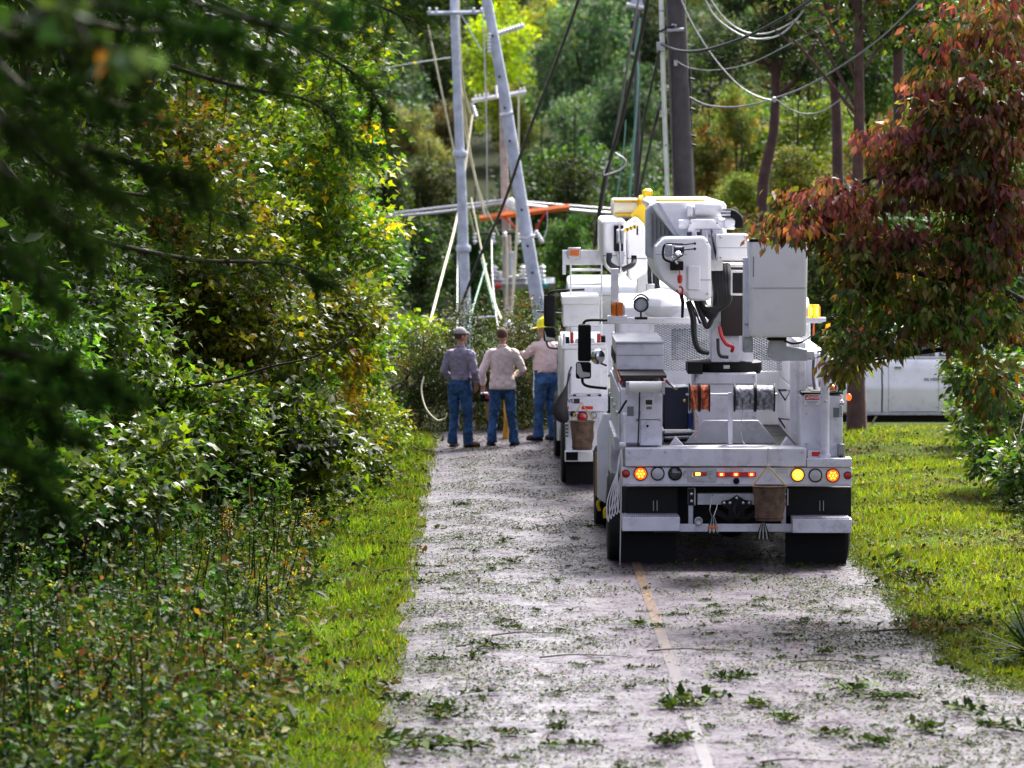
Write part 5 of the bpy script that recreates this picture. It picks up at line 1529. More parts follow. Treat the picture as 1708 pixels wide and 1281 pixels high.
# pedestal, turntable, turret
PB('pedestal', 'bedwhite', ta, 1158, 622, 1262, 756, 54.2, .95, .02)
MB().prism([(1136, 748), (1174, 701), (1265, 701), (1304, 748)], 53.2, .06).build('pedestal_skirt', M['bedgrey'], ta, bevel=.01)
for q in (1180, 1256):
    MB().lathe(V(q, 716, 53.2), (0, -1, 0), [(0, .016), (.01, .016)], 8).build('bolt', M['steel'], ta)
MB().lathe(V(1207, 622, 54.7) , (0, 0, 1), [(0, .42), (.04, .44), (.13, .44), (.15, .4)], 36).build('slewing_ring', M['blacksteel'], ta)
PB('ring_motor', 'blacksteel', ta, 1147, 604, 1172, 624, 54.0, .4, .01)
PB('ring_label', 'paper', ta, 1207, 609, 1217, 615, 54.25, .006, 0)
PB('turret', 'white', ta, 1186, 440, 1256, 604, 54.35, .7, .02)
MB().prism([(1186, 604), (1186, 556), (1200, 535), (1234, 535), (1234, 604)], 54.2, .13).build('turret_web', M['bedwhite'], ta, bevel=.01)
PB('turret_opening', 'maroon', ta, 1203, 445, 1240, 560, 54.1, .08, .01)
MB().tube(smoothpath([V(1200, 545, 53.9), V(1204, 562, 53.88), V(1212, 574, 53.86), V(1222, 578, 53.9), V(1221, 586, 53.95)], 4), .022, n=7).build('red_hose', M['redpaint'], ta)
MB().tube(smoothpath([V(1197, 565, 53.95), V(1200, 592, 53.9), V(1215, 596, 53.9)], 4), .02, n=7).build('hose', M['cableblack'], ta)
# boom stack
MB().prism([(1086, 345), (1094, 336), (1207, 336), (1212, 343), (1212, 400), (1130, 400)], 53.6, 4.2).build('upper_boom', M['white'], ta, bevel=.03)
MB().prism([(1086, 340), (1078, 352), (1078, 428), (1092, 432), (1134, 400)], 53.9, .5).build('knuckle_cover', M['bedgrey'], ta, bevel=.02)
for k in range(5):
    MB().tube([V(1088 + k * 6.5, 356 + k * 7, 53.86), V(1088 + k * 6.5, 412 - k * 2, 53.86)], .012, n=5).build('cooling_rib', M['steel'], ta)
for (a, b, q, r, Y) in ((1159, 1203, 348.5, 11.5, 53.5), (1146, 1156, 351, 11, 53.5), (1160, 1214, 373, 9, 53.45), (1209, 1226, 372, 10.5, 53.4), (1132, 1150, 374, 8, 53.45)):
    w = (b - a) * Y / F_PX; rr = r * Y / F_PX
    MB().lathe(V(a, q, Y), (1, 0, 0), [(0, rr * .9), (.01, rr), (w - .01, rr), (w, rr * .9)], 20).build('hydraulic_cylinder', M['fibre'], ta)
MB().tube(smoothpath([V(1206, 356, 53.4), V(1222, 356, 53.35), V(1232, 366, 53.35), V(1232, 380, 53.35)], 5), .05, n=10).build('elbow_hose', M['black'], ta)
MB().tube([V(1204, 356, 53.38), V(1220, 356, 53.33)], .035, n=10).build('elbow_collar', M['steel'], ta)
MB().prism([(1148, 384), (1152, 366), (1190, 366), (1206, 384), (1206, 452), (1148, 452)], 53.3, .3).build('boom_bracket', M['white'], ta, bevel=.015)
for q in ((1188, 384), (1182, 393)):
    MB().lathe(V(q[0], q[1], 53.3), (0, -1, 0), [(0, .02), (.02, .02), (.025, .012)], 8).build('bolt', M['steel'], ta)
# rounded lower boom tip with the winch
def roundtip(name, mat, pts, Y, dep, bev):
    return MB().prism(pts, Y, dep).build(name, M[mat], ta, bevel=bev)
roundtip('boom_tip', 'fibre', [(1093, 442), (1094, 412), (1108, 396), (1176, 394), (1186, 412), (1187, 494), (1183, 502), (1148, 502), (1144, 492), (1128, 488), (1104, 470), (1096, 456)], 53.0, 3.4, .045)
PB('tip_seam', 'greyplate', ta, 1147, 466.5, 1186, 467.4, 52.99, .004, 0)
PB('tip_step', 'fibre', ta, 1147, 443, 1168, 484, 52.975, .03, .012)
for q in ((1146, 388), (1160, 388)):
    PB('window_slot', 'navy', ta, q[0], 387, q[0] + 8, 394, 53.29 if q[0] > 1150 else 53.28, .02, .002)
MB().tube(smoothpath([V(1141, 407, 52.9), V(1112, 407, 52.9), V(1106, 418, 52.9), V(1108, 432, 52.9), V(1122, 438, 52.9)], 4), .013, n=6).build('winch_guard', M['blacksteel'], ta)
MB().lathe(V(1124, 416, 52.85), (1, 0, 0), [(0, .05), (.01, .05), (.012, .035), (.1, .035), (.102, .05), (.112, .05)], 18).build('winch_drum', M['navy'], ta)
PB('winch_plate', 'galv', ta, 1110, 408, 1121, 428, 52.86, .05, .008)
MB().lathe(V(1131, 426, 52.8), (0, -1, 0), [(-.05, .05), (.0, .055), (.03, .05), (.06, .03), (.065, .01)], 16).build('winch_motor', M['chrome'], ta)
MB().tube([V(1122, 436, 52.76), V(1140, 424, 52.72)], .014, n=7).build('winch_lever', M['chrome'], ta)
MB().tube([V(1120, 428, 52.78), V(1130, 440, 52.74)], .012, n=7).build('winch_lever', M['chrome'], ta)
for q in (408, 417):
    MB().tube([V(1140, q, 52.85), V(1158, q - 2, 52.84)], .008, n=6).build('valve_stem', M['blacksteel'], ta)
    MB().ball(V(1159, q - 2, 52.84), .016).build('valve_knob', M['blacksteel'], ta)
PB('winch_base', 'blacksteel', ta, 1118, 436, 1140, 451, 52.9, .12, .01)
MB().tube([V(1133, 450, 52.8), V(1134, 460, 52.8)], .006, n=5).build('winch_rope', M['redpaint'], ta)
MB().lathe(V(1134, 458, 52.8), (0, 0, -1), [(0, .01), (.01, .026), (.05, .03), (.09, .022), (.1, .01)], 12).build('hook_block', M['redpaint'], ta)
MB().tube([V(1134, 484, 52.8) + np.array([.032 * math.sin(q), 0, .038 * math.cos(q)]) for q in np.linspace(-.3, 4.9, 12)], .012, n=7).build('load_hook', M['redpaint'], ta)
MB().tube([V(1136, 490, 52.85), V(1139, 505, 52.85), V(1138, 530, 52.85)], .024, n=8, r1=.015).build('sling', M['black'], ta)
# hose bundle behind the tip
for k in range(5):
    MB().tube(smoothpath([V(1190 + k * 5.5, 442, 53.55 + k * .02), V(1194 + k * 5, 470, 53.5), V(1196 + k * 4, 505, 53.5), V(1186 - k * 2, 528 - k * 3, 53.5), V(1172 - k * 1.5, 505 - k * 2, 53.6)], 5), .047, n=8).build('hose', M['cableblack'], ta)
MB().tube(smoothpath([V(1148, 502, 53.5), V(1156, 530, 53.5), V(1158, 560, 53.5), V(1165, 582, 53.5), V(1180, 588, 53.6)], 5), .035, n=8).build('hose', M['cableblack'], ta)
MB().tube(smoothpath([V(1160, 500, 53.55), V(1172, 530, 53.5), V(1180, 545, 53.5), V(1190, 525, 53.5), V(1194, 500, 53.5)], 5), .03, n=8).build('hose', M['cableblack'], ta)
for k in range(2):
    MB().tube(smoothpath([V(1145 + k * 4, 497, 53.3), V(1158 + k * 3, 520, 53.3), V(1170 - k * 3, 540, 53.3)], 4), .008, n=6).build('thin_hose', M['maroon'], ta)
# control box and upper controls
PB('control_box', 'fibre', ta, 1196, 391, 1249, 435, 53.0, .6, .015)
PB('control_panel', 'white', ta, 1219, 451, 1245, 493, 53.2, .2, .006)
PB('panel_face', 'blacksteel', ta, 1222, 455, 1240, 489, 53.19, .01, .002)
MB().tube(smoothpath([V(1239, 436, 53.3), V(1244, 448, 53.3), V(1240, 460, 53.25)], 4), .012, n=6).build('red_hose', M['redpaint'], ta)
# the bucket
def rbox(name, mat, par, a, b, c, d, Y, dep, bev, seg=5):
    o = MB().pbox(a, b, c, d, Y, dep).build(name, M[mat], par, bevel=bev); o.modifiers[0].segments = seg
    return o
p0, p1 = V(1250, 402, 51.7), V(1347, 563, 51.7)
bm = bmesh.new()
def ringv(z, x0, x1, y0, y1, r):
    out = []
    for cx, cy, a0 in ((x1 - r, y1 - r, 0), (x0 + r, y1 - r, 90), (x0 + r, y0 + r, 180), (x1 - r, y0 + r, 270)):
        for k in range(5):
            a = R(a0 + k * 22.5)
            out.append((cx + r * math.cos(a), cy + r * math.sin(a), z))
    return out
mb = MB()
zt, zb = p0[2], p1[2]
x0, x1, y0, y1 = p0[0], p1[0], 51.7, 52.35
rings = [ringv(zb, x0 + .05, x1 - .05, y0 + .05, y1 - .05, .05), ringv(zb + .015, x0 + .022, x1 - .022, y0 + .022, y1 - .022, .06), ringv(zb + .06, x0 + .012, x1 - .008, y0 + .01, y1 - .01, .06),
         ringv(zt - .02, x0, x1, y0, y1, .05), ringv(zt, x0, x1, y0, y1, .05), ringv(zt, x0 + .03, x1 - .03, y0 + .03, y1 - .03, .04), ringv(zb + .08, x0 + .04, x1 - .04, y0 + .04, y1 - .04, .04)]
n_ = 20
for q in rings: mb.v += q
for i in range(len(rings) - 1):
    for k in range(n_):
        l = (k + 1) % n_
        mb.f.append((i * n_ + k, i * n_ + l, (i + 1) * n_ + l, (i + 1) * n_ + k))
mb.f.append(tuple(range(n_ - 1, -1, -1))); mb.f.append(tuple((len(rings) - 1) * n_ + k for k in range(n_)))
wb = mb.build('work_bucket', M['fibre'], ta)
MB().box(x0 - .006, x1 + .006, y0 - .006, y0 + .02, zt - .01, zt + .022).build('bucket_lip', M['black'], wb, bevel=.005)
for q in (1279, 1317):
    PB('lip_clip', 'yellow', wb, q, 398, q + 3, 405, 51.67, .03, .003)
PB('print', 'greyplate', wb, 1256, 428, 1257.4, 462, 51.698, .002, 0)
PB('bucket_mount_plate', 'bedwhite', ta, 1241, 430, 1252, 562, 52.0, .3, .01)
PB('mount_foot', 'galv', ta, 1240, 560, 1256, 588, 52.1, .3, .01)
MB().ball(V(1245, 540, 51.99), .018).build('bolt', M['steel'], ta)
PB('bucket_socket', 'blacksteel', ta, 1281, 561, 1312, 568, 51.85, .25, .006)
MB().prism([(1284, 566), (1312, 566), (1312, 578), (1347, 583), (1347, 602), (1292, 602), (1280, 592)], 51.9, .2).build('bucket_rest', M['bedgrey'], ta, bevel=.008)
MB().tube(smoothpath([V(1308, 568, 51.85), V(1322, 573, 51.8), V(1338, 570, 51.8), V(1352, 560, 51.9)], 4), .012, n=6).build('cable', M['cableblack'], ta)
PB('rest_arm', 'bedgrey', ta, 1346, 586, 1358, 600, 52.0, .2, .006)
# headache rack with expanded metal
PB('rack_top_rail', 'white', ta, 1016, 530, 1350, 540, 55.9, .12, .01)
PB('rack_post', 'white', ta, 1084, 540, 1091, 620, 55.92, .1, .006)
PB('rack_post', 'white', ta, 1318, 540, 1326, 620, 55.92, .1, .006)
PB('rack_post', 'white', ta, 1019, 448, 1032, 530, 56.1, .1, .006)
mb = MB()
Ym = 55.97
def clipseg(x0, z0, x1, z1):
    return (x0, z0, x1, z1)
PX0, PX1, PY0, PY1 = 1091, 1318, 541, 618
step = 8.0; slope = .5
k = PX0 - (PY1 - PY0) / slope
while k < PX1 + 200:
    for sgn in (1, -1):
        pts = []
        for t in np.linspace(0, 1, 2):
            pass
        # line x = k + sgn*(y-PY0)/slope
        ya, yb = PY0, PY1
        if sgn == 1: xa, xb = k, k + (PY1 - PY0) / slope
        else: xa, xb = k + (PY1 - PY0) / slope, k
        def yat(x): return ya + (x - xa) / (xb - xa) * (yb - ya)
        lo, hi = max(PX0, min(xa, xb)), min(PX1, max(xa, xb))
        if hi > lo:
            A = V(lo, yat(lo), Ym); Bp = V(hi, yat(hi), Ym)
            w = .0052
            mb.tube([A, Bp], w, n=4, cap=False)
    k += step
o = mb.build('guard_mesh', M['galv'], ta, smooth=False); o['kind'] = 'stuff'
# beacons and work light
b1 = PB('beacon_base', 'white', ta, 1013, 527, 1046, 534, 55.6, .2, .006)
for (a, m1, core, Yb) in ((1020, 'amber', None, 55.6), (1347, 'amberlit', 'ambercore', 53.9)):
    c = V(a + 10.5, 527 if a < 1200 else 530, Yb + .07); rr = 10.5 * Yb / F_PX; h = (23 if a < 1200 else 22) * Yb / F_PX
    bc = MB().lathe(c, (0, 0, 1), [(0, rr * .95), (h * .1, rr), (h * .8, rr), (h, rr * .8)], 8).build('beacon', M[m1], ta, ang=20)
    for q in np.linspace(0, 2 * math.pi, 7)[:-1]:
        d_ = np.array([math.cos(q + .3), math.sin(q + .3), 0]) * rr * 1.1
        MB().tube([c + d_, c + d_ + np.array([0, 0, h * 1.02])], .0035, n=4).build('cage_wire', M['blacksteel'], bc)
    if core:
        for sx in (-.45, .45):
            MB().ball(c + np.array([sx * rr, -rr * .9, h * .5]), rr * .24, .01, h * .33).build('bulb', M[core], bc)
PB('beacon_base', 'bedwhite', ta, 1340, 530, 1378, 539, 53.9, .2, .005)
PB('beacon_post', 'orange', ta, 1356, 539, 1359, 560, 53.95, .02, 0)
c = V(1069, 508, 55.5); rr = 12 * 55.5 / F_PX
wl = MB().lathe(c, (0, -1, 0), [(-.1, rr * .5), (-.04, rr * .95), (.0, rr * 1.08), (.02, rr * 1.08), (.02, rr * .92), (.0, rr * .9)], 24).build('spot_light', M['blacksteel'], ta)
MB().lathe(c + np.array([0, -.0, 0]), (0, -1, 0), [(0, rr * .9), (.008, rr * .7), (.012, .01)], 20).build('lens', M['clearlens'], wl)
MB().tube([c + np.array([rr * 1.15 * math.cos(q), 0, rr * 1.4 * math.sin(q)]) for q in np.linspace(.4, 2.74, 9)], .009, n=6).build('handle', M['blacksteel'], wl)
MB().tube([V(1069, 519, 55.55), V(1069, 531, 55.6)], .012, n=6).build('bracket', M['blacksteel'], wl)
PB('light_base', 'blacksteel', ta, 1059, 529, 1080, 533, 55.55, .1, .004)
# cab ahead of the rack
xc0, xc1 = 1.28, 3.62
zc = 3.0
YC = 57.3
prof = [(YC, .95), (YC, 2.25), (YC + .12, V(0, 508, YC)[2] - .04), (YC + .4, V(0, 494, YC + .4)[2]), (YC + 1.0, V(0, 489, YC + 1)[2]), (YC + 1.55, V(0, 492, YC + 1.5)[2]), (YC + 1.9, 2.72), (YC + 2.45, 2.0), (YC + 2.5, 1.9), (YC + 2.5, .75), (YC, .75)]
cabb = MB().prismx(prof, xc0, xc1).build('cab', M['white'], ta, bevel=.06)
cabb.modifiers[0].segments = 4
rw = PB('rear_window', 'glass', cabb, 1120, 548, 1300, 600, YC - .02, .02, .01)
hood = MB().prismx([(YC + 2.52, .8), (YC + 2.52, 1.95), (YC + 3.9, 1.7), (YC + 4.05, 1.4), (YC + 4.05, .8)], xc0 + .15, xc1 - .15).build('hood', M['white'], ta, bevel=.06)
MB().box(xc0, xc1, YC + 4.06, YC + 4.2, .55, .85).build('front_bumper', M['steel'], ta, bevel=.02)
for s_ in (-1, 1):
    xx = xc0 - .005 if s_ < 0 else xc1 + .005
    dr = MB().prismx([(YC + .55, .95), (YC + .55, 2.7), (YC + 1.5, 2.68), (YC + 2.2, 2.0), (YC + 2.2, .95)], xx - .012, xx + .012).build('cab_door', M['white'], ta, bevel=.006)
    MB().prismx([(YC + .65, 2.0), (YC + .65, 2.6), (YC + 1.45, 2.6), (YC + 1.98, 2.04)], xx - .018, xx + .018).build('window', M['glass'], dr)
    MB().box(xc0 - .08 if s_ < 0 else xc1 - .3, xc0 + .3 if s_ < 0 else xc1 + .08, YC + .1, YC + 2.2, .45, .53).build('running_board', M['blacksteel'], ta, bevel=.01)
    fx_ = xc0 + .1 if s_ < 0 else xc1 - .1
    MB().prismx([(YC + .9 - .2 + 2.0 + .6 * math.cos(q), .5 + .62 * math.sin(q)) for q in np.linspace(0, math.pi, 9)], fx_ - .16, fx_ + .16).build('fender', M['white'], ta, bevel=.03)
PB('windscreen', 'glass', cabb, 1075, 512, 1250, 560, YC + 2.3, .02, .01)
MB().ball(V(1100, 495, YC + .4) - np.array([0, 0, .1]), .32, .5, .2).build('roof_fairing', M['white'], ta)
# left mirror
ml = MB().tube(smoothpath([V(1013, 534, 58.3), V(985, 534, 58.3), V(975, 537, 58.3), V(972, 548, 58.3)], 4), .018, n=7).build('mirror_arm', M['black'], ta)
m1 = PB('mirror', 'black', ta, 964, 541, 986, 603, 58.2, .09, .03); m1.modifiers[0].segments = 4
m2 = PB('mirror', 'black', ta, 960.5, 604, 986, 632, 58.2, .1, .03); m2.modifiers[0].segments = 4
MB().prism([(962, 606), (968, 606), (972, 620), (984, 622), (984, 628), (968, 630), (962, 622)], 58.19, .012).build('mirror_glass', M['steel'], m2)
MB().tube(smoothpath([V(971, 630, 58.3), V(973, 640, 58.3), V(984, 645, 58.3), V(1012, 648, 58.3)], 4), .018, n=7).build('mirror_arm', M['black'], ta)
MB().ball(V(997, 595, 58.6), .09, .06, .095, 16, 10).build('round_mirror', M['chrome'], ta)
MB().tube([V(1000, 605, 58.6), V(1012, 610, 58.6)], .012, n=6).build('mirror_arm', M['blacksteel'], ta)
m3 = PB('mirror', 'black', ta, 1408, 520, 1424, 580, 58.2, .09, .03)
# things fixed on the left side by the wheels
MB().tube(smoothpath([V(1001, 833, 57), V(997, 840, 57), V(1000, 852, 57)], 4), .02, n=6).build('yellow_loop', M['yellow'], ta)
MB().tube(smoothpath([V(1016, 846, 55), V(1009, 850, 55), V(1009, 864, 55)], 4), .02, n=6).build('yellow_loop', M['yellow'], ta)
PB('step_bracket', 'yellow', ta, 1012, 863, 1030, 867, 52.3, .3, .003)
MB().prism([(1016, 862), (1030, 850), (1030, 862)], 52.35, .2).build('step_gusset', M['bedwhite'], ta)
MB().tube([V(1036, 750, 51.95), V(1036, 830, 51.93), V(1034, 950, 51.93)], .009, n=6).build('antenna_rod', M['steel'], ta)
MB().prism([(996, 830), (996, 720), (1006, 690), (1020, 690), (1020, 745), (1010, 840)], 56.5, .08).build('fender_panel', M['white'], ta, bevel=.01)
MB().prism([(993, 755), (999, 757), (999, 828), (993, 828)], 56.9, .1).build('side_board', M['tan'], ta)

# seams, bolts, fittings and print that break up the white panels
for a, b, c_, d_, Y_ in ((1093, 424, 1146, 424.8, 52.96), (1252, 480, 1346, 480.7, 51.695), (1158, 640, 1262, 641, 54.19), (1197, 413, 1248, 413.6, 52.995), (1028, 592, 1107, 592.7, 53.395), (1160, 382, 1205, 382.7, 53.29)):
    PB('panel_seam', 'greyplate', ta, a, b, c_, d_, Y_, .004, 0)
for q in ((1163, 628), (1257, 628), (1163, 695), (1257, 695), (1100, 400), (1180, 404), (1180, 490), (1152, 372), (1196, 372), (1202, 396), (1243, 396), (1202, 430), (1243, 430), (1050, 754), (1110, 754), (1170, 754), (1230, 754), (1338, 754), (1345, 740), (1345, 690)):
    Yb_ = 54.19 if 1155 < q[0] < 1265 and q[1] > 600 else 52.98 if q[1] < 500 and q[0] < 1250 else 51.99 if q[1] > 750 else 52.23
    MB().lathe(V(q[0], q[1], Yb_), (0, -1, 0), [(-.02, .012), (.006, .012), (.01, .007)], 8).build('bolt', M['steel'], ta)
for q in range(4):
    MB().tube(smoothpath([V(1160 + q * 9, 384, 53.28), V(1162 + q * 9, 402, 53.15), V(1170 + q * 8, 425, 53.25), V(1190 + q * 3, 446, 53.4)], 4), .012, n=6).build('thin_hose', M['cableblack'] if q % 2 else M['bedgrey'], ta)
PB('boom_label', 'greyplate', ta, 1150, 345, 1157, 352, 53.58, .006, 0)
MB().prism([(1094, 338), (1130, 396), (1134, 396), (1100, 338)], 53.57, .02).build('boom_rib', M['bedgrey'], ta)
# --- separate things on the rear truck
# spools on the rack
rk = 'spool_rack'
PB('spool_post', 'bedwhite', ta, 1214.5, 655, 1222, 752, 52.6, .06, .004)
MB().tube([V(1144, 658, 52.63), V(1296, 658, 52.63)], .014, n=8).build('spool_shaft', M['steel'], ta)
MB().ball(V(1142, 668, 52.63), .018).build('shaft_end', M['yellow'], ta)
def spool(px0, px1, mat, label, grp=None):
    Y = 52.63; c = V(px0, 663, Y); w = (px1 - px0) * Y / F_PX; r = 24 * Y / F_PX
    root = empty('wire_spool', c + np.array([w / 2, 0, -r]), label, 'spool', grp)
    for q in (0, w - .012):
        MB().lathe(c + np.array([q, 0, 0]), (1, 0, 0), [(0, .02), (0, r), (.012, r), (.012, .02)], 28).build('flange', M['blacksteel'], root)
    n_ = max(6, int(w / .0075)); pr = [(.013, .03)]
    rs = np.random.RandomState(int(px0))
    for k in range(n_):
        t = .013 + (w - .026) * k / n_; dt = (w - .026) / n_
        rr = r * .87 * (1 + rs.uniform(-.025, .025))
        pr += [(t, rr * .96), (t + dt * .5, rr)]
    pr.append((w - .013, .03))
    MB().lathe(c, (1, 0, 0), pr, 28).build('wire_winding', M[mat], root, ang=80)
    return root, c, w, r
s1 = spool(1149, 1166, 'copper', 'leftmost wire spool, bright copper wire with a loose end hanging down')
s2 = spool(1166.5, 1184, 'copper', 'copper wire spool next to the bare part of the shaft')
s3 = spool(1224, 1259, 'tinwire', 'silver wire spool just right of the rack post')
s4 = spool(1259.5, 1292, 'tinwire', 'silver wire spool at the right end of the shaft')
MB().tube(smoothpath([V(1156, 645, 52.46), V(1158, 670, 52.46), V(1161, 690, 52.5), V(1163, 710, 52.6), V(1160, 730, 52.6)], 4), .005, n=5).build('loose_wire', M['copper'], s1[0])
MB().tube(smoothpath([V(1248, 650, 52.46), V(1240, 680, 52.47), V(1236, 710, 52.6), V(1240, 738, 52.6), V(1256, 748, 52.4)], 4), .004, n=5).build('loose_wire', M['tinwire'], s3[0])
# chain hook with canvas bucket
hk = MB()
for k in range(5):
    c = V(1281, 750 + k * 5, YA - .04)
    hk = MB().tube([c + np.array([.012 * math.cos(q) * (1 if k % 2 else .3), .012 * math.cos(q) * (0 if k % 2 else 1), .02 * math.sin(q)]) for q in np.linspace(0, 6.283, 11)], .0045, n=5)
    hk.build('chain_link', M['steel'], ta)
canvas_bucket(1255, 811, 1311, 868, YA - .32, 1281, 777, 'brown canvas bucket hanging by yellow rope from a chain on the rear truck')
clamps(1189, 862, 889, YA - .22, 'bundle of steel grounding clamps banded orange, hanging left of the canvas bucket', 6, 'orange')
clamps(1273, 872, 899, YA - .25, 'bundle of bare steel grounding clamps hanging below the canvas bucket', 7)
MB().tube(smoothpath([V(1188, 862, YA - .22), V(1184, 850, YA - .1), V(1188, 828, YA - .02), V(1190, 826, YA + .08)], 4), .005, n=5).build('hanging_wire', M['steel'], ta)
MB().tube(smoothpath([V(1190, 862, YA - .22), V(1196, 842, YA - .1), V(1190, 828, YA - .02)], 4), .005, n=5).build('hanging_wire', M['steel'], ta)
# coil of white rope
rc = empty('rope_coil', V(1024, 880, 51.95), 'coil of white rope hung on the left rear corner of the rear truck', 'rope')
for k in range(5):
    a, b = 1029 + (k % 3), 1013 + k * 4.2
    MB().tube(smoothpath([V(1037, 745, 51.97 - k * .004), V(1033 - k * .6, 775, 51.95 - k * .004), V(b, 835, 51.93), V(b + 1.5, 870 - k * 5, 51.93), V(b + 5, 850, 51.95), V(1036, 790, 51.97), V(1038, 748, 51.99)], 5), .0058, n=6).build('rope_loop', M['whiterope'], rc)
MB().tube([V(1033, 742, 51.95), V(1043, 742, 51.95)], .03, n=8).build('knot', M['whiterope'], rc)

# ================= the front truck =================
YB = 63.7
tb_ = empty('bucket_truck', (1.95, YB + 4, 0), 'white bucket truck parked ahead of the rear one, mostly hidden behind it, yellow boom end', 'truck')
xB = lambda px, Y=YB: V(px, 0, Y)[0]
zB = lambda py, Y=YB: V(0, py, Y)[2]
sp_ = PB('rear_strip', 'bedwhite', tb_, 945, 662, 1014, 686, YB, .1, .006)
text('lettering', 'VE', 951.5, 669, YB - .003, 6.5, M['ink'], sp_)
PB('print', 'maroon', sp_, 957, 665, 967, 673, YB - .003, .003, 0)
PB('reflective_tape', 'redtape', sp_, 970, 677.5, 989, 683, YB - .004, .004, 0)
PB('reflective_tape', 'redtape', sp_, 946, 678, 949, 683, YB - .004, .004, 0)
PB('lamp_panel', 'bedwhite', tb_, 948, 687, 1000, 705, YB + .05, .1, .004)
lamp('tail_lamp', tb_, 971.5, 695, YB + .04, 8, M['redlens'])
lamp('reverse_lamp', tb_, 956, 691, YB + .04, 4.5, M['glass'])
lamp('reverse_lamp', tb_, 990, 693, YB + .04, 5, M['clearlens'])
PB('rear_body', 'white', tb_, 941, 582, 1014, 661.5, YB + .12, .3, .01)
PB('rear_hatch', 'white', tb_, 953, 614, 1003, 657, YB + .1, .02, .01)
MB().tube([V(953, 657, YB + .08), V(953, 622, YB + .08)], .02, n=8).build('hatch_bar', M['bedwhite'], tb_)
for q in (956, 980, 998):
    PB('hinge', 'blacksteel', tb_, q, 658, q + 5, 661, YB + .08, .03, .002)
MB().box(xB(941), xB(1014), YB + .42, YB + 5.5, zB(745), zB(582)).build('side_body', M['white'], tb_, bevel=.015)
PB('lower_body', 'white', tb_, 943, 706, 1005, 752, YB + .2, .4, .01)
for k in range(4):
    PB('louvre', 'greyplate', tb_, 941, 708 + k * 6, 948, 711 + k * 6, YB + .19, .01, .002)
PB('step', 'white', tb_, 942, 753, 989, 770, YB - .05, .4, .008)
PB('step_grip', 'black', tb_, 944, 754, 964, 768, YB - .056, .006, .002)
PB('mud_flap', 'black', tb_, 944, 771, 992, 812, YB + .1, .015, .003)
MB().box(xB(960), 3.0, YB + .5, YB + 8, .6, .95).build('chassis_frame', M['blacksteel'], tb_)
wheel('wheel', tb_, xB(937), YB + .75, .5, .5, .5, True)
wheel('wheel', tb_, 3.3, YB + .75, .5, .5, -.5, True)
wheel('wheel', tb_, .62, YB + 5.9, .5, .5, .28)
wheel('wheel', tb_, 3.25, YB + 5.9, .5, .5, -.28)
MB().box(.72, 3.15, YB + .42, YB + 5.5, 1.05, 1.25).build('bed_floor', M['blacksteel'], tb_)
MB().box(2.75, 3.2, YB + .2, YB + 5.5, .9, zB(640)).build('right_compartment', M['white'], tb_, bevel=.015)
# gear on the left compartment
PB('gear_tray', 'white', tb_, 937, 576, 1012, 582, YB + .1, 1.5, .004)
for k, (a, b, m_, h) in enumerate(((940, 950, 'black', 12), (952, 957, 'redpaint', 20), (960, 968, 'steel', 9), (972, 980, 'bedwhite', 13), (984, 992, 'steel', 10), (996, 1002, 'redpaint', 18), (1003, 1010, 'black', 14))):
    PB('strapped_gear', m_, tb_, a, 575 - h, b, 575.6, YB + .3 + .05 * k, .3, .008)
MB().tube([V(941, 556, YB + .2), V(941, 580, YB + .2)], .02, n=6).build('guard_bar', M['bedwhite'], tb_)
MB().tube([V(940, 575, YB + .12), V(1010, 573, YB + .12)], .015, n=6).build('guard_bar', M['bedwhite'], tb_)
bx_ = PB('tool_box', 'white', tb_, 939, 507, 1000, 545, YB + .6, 1.6, .012)
PB('lid', 'white', bx_, 937, 495, 1001, 508, YB + .57, 1.66, .008)
PB('beacon_board', 'white', tb_, 938, 417, 1006, 442, YB + 1.2, .06, .008)
PB('beacon_board_foot', 'white', tb_, 938, 442, 944, 458, YB + 1.2, .06, .004)
am = PB('warning_lamp', 'steel', tb_, 947, 413, 969, 432, YB + 1.14, .06, .006)
PB('lens', 'amber', am, 950, 416, 966, 427, YB + 1.13, .02, .006)
for q in (952, 1003.5):
    MB().tube([V(q, 442, YB + 1.25), V(q, 575, YB + 1.25)], .012, n=6).build('ladder_rail', M['white'], tb_)
for q in (450, 474):
    MB().tube([V(952, q, YB + 1.25), V(1004, q, YB + 1.25)], .018, n=6).build('ladder_rung', M['white'], tb_)
# far cab
YD = YB + 5.9
cab2 = MB().prismx([(YD, .95), (YD, 2.15), (YD + .1, V(0, 478, YD)[2]), (YD + .4, V(0, 466, YD)[2]), (YD + 1.2, V(0, 464, YD + 1)[2]), (YD + 1.8, 2.65), (YD + 2.4, 1.95), (YD + 2.45, .75), (YD, .75)], .82, 3.05).build('cab', M['white'], tb_, bevel=.06)
PB('rear_window', 'glass', cab2, 990, 492, 1070, 540, YD - .02, .02, .01)
MB().prismx([(YD + .6, 1.9), (YD + .6, 2.5), (YD + 1.4, 2.5), (YD + 1.9, 1.95)], .81, .825).build('window', M['glass'], cab2)
MB().prismx([(YD + 2.47, .8), (YD + 2.47, 1.85), (YD + 3.8, 1.6), (YD + 3.95, 1.3), (YD + 3.95, .8)], .95, 2.95).build('hood', M['white'], tb_, bevel=.06)
MB().tube(smoothpath([V(975, 483, YD - .6), V(930, 485, YD - .6), V(916, 489, YD - .6), V(913, 498, YD - .6)], 4), .018, n=7).build('mirror_arm', M['black'], tb_)
m1 = PB('mirror', 'black', tb_, 907, 492, 927, 545, YD - .65, .09, .03)
m2 = PB('mirror', 'black', tb_, 906.5, 546, 927, 570, YD - .65, .1, .03)
MB().prism([(908, 550), (912, 562), (926, 564), (926, 568), (910, 568)], YD - .66, .012).build('mirror_glass', M['steel'], m2)
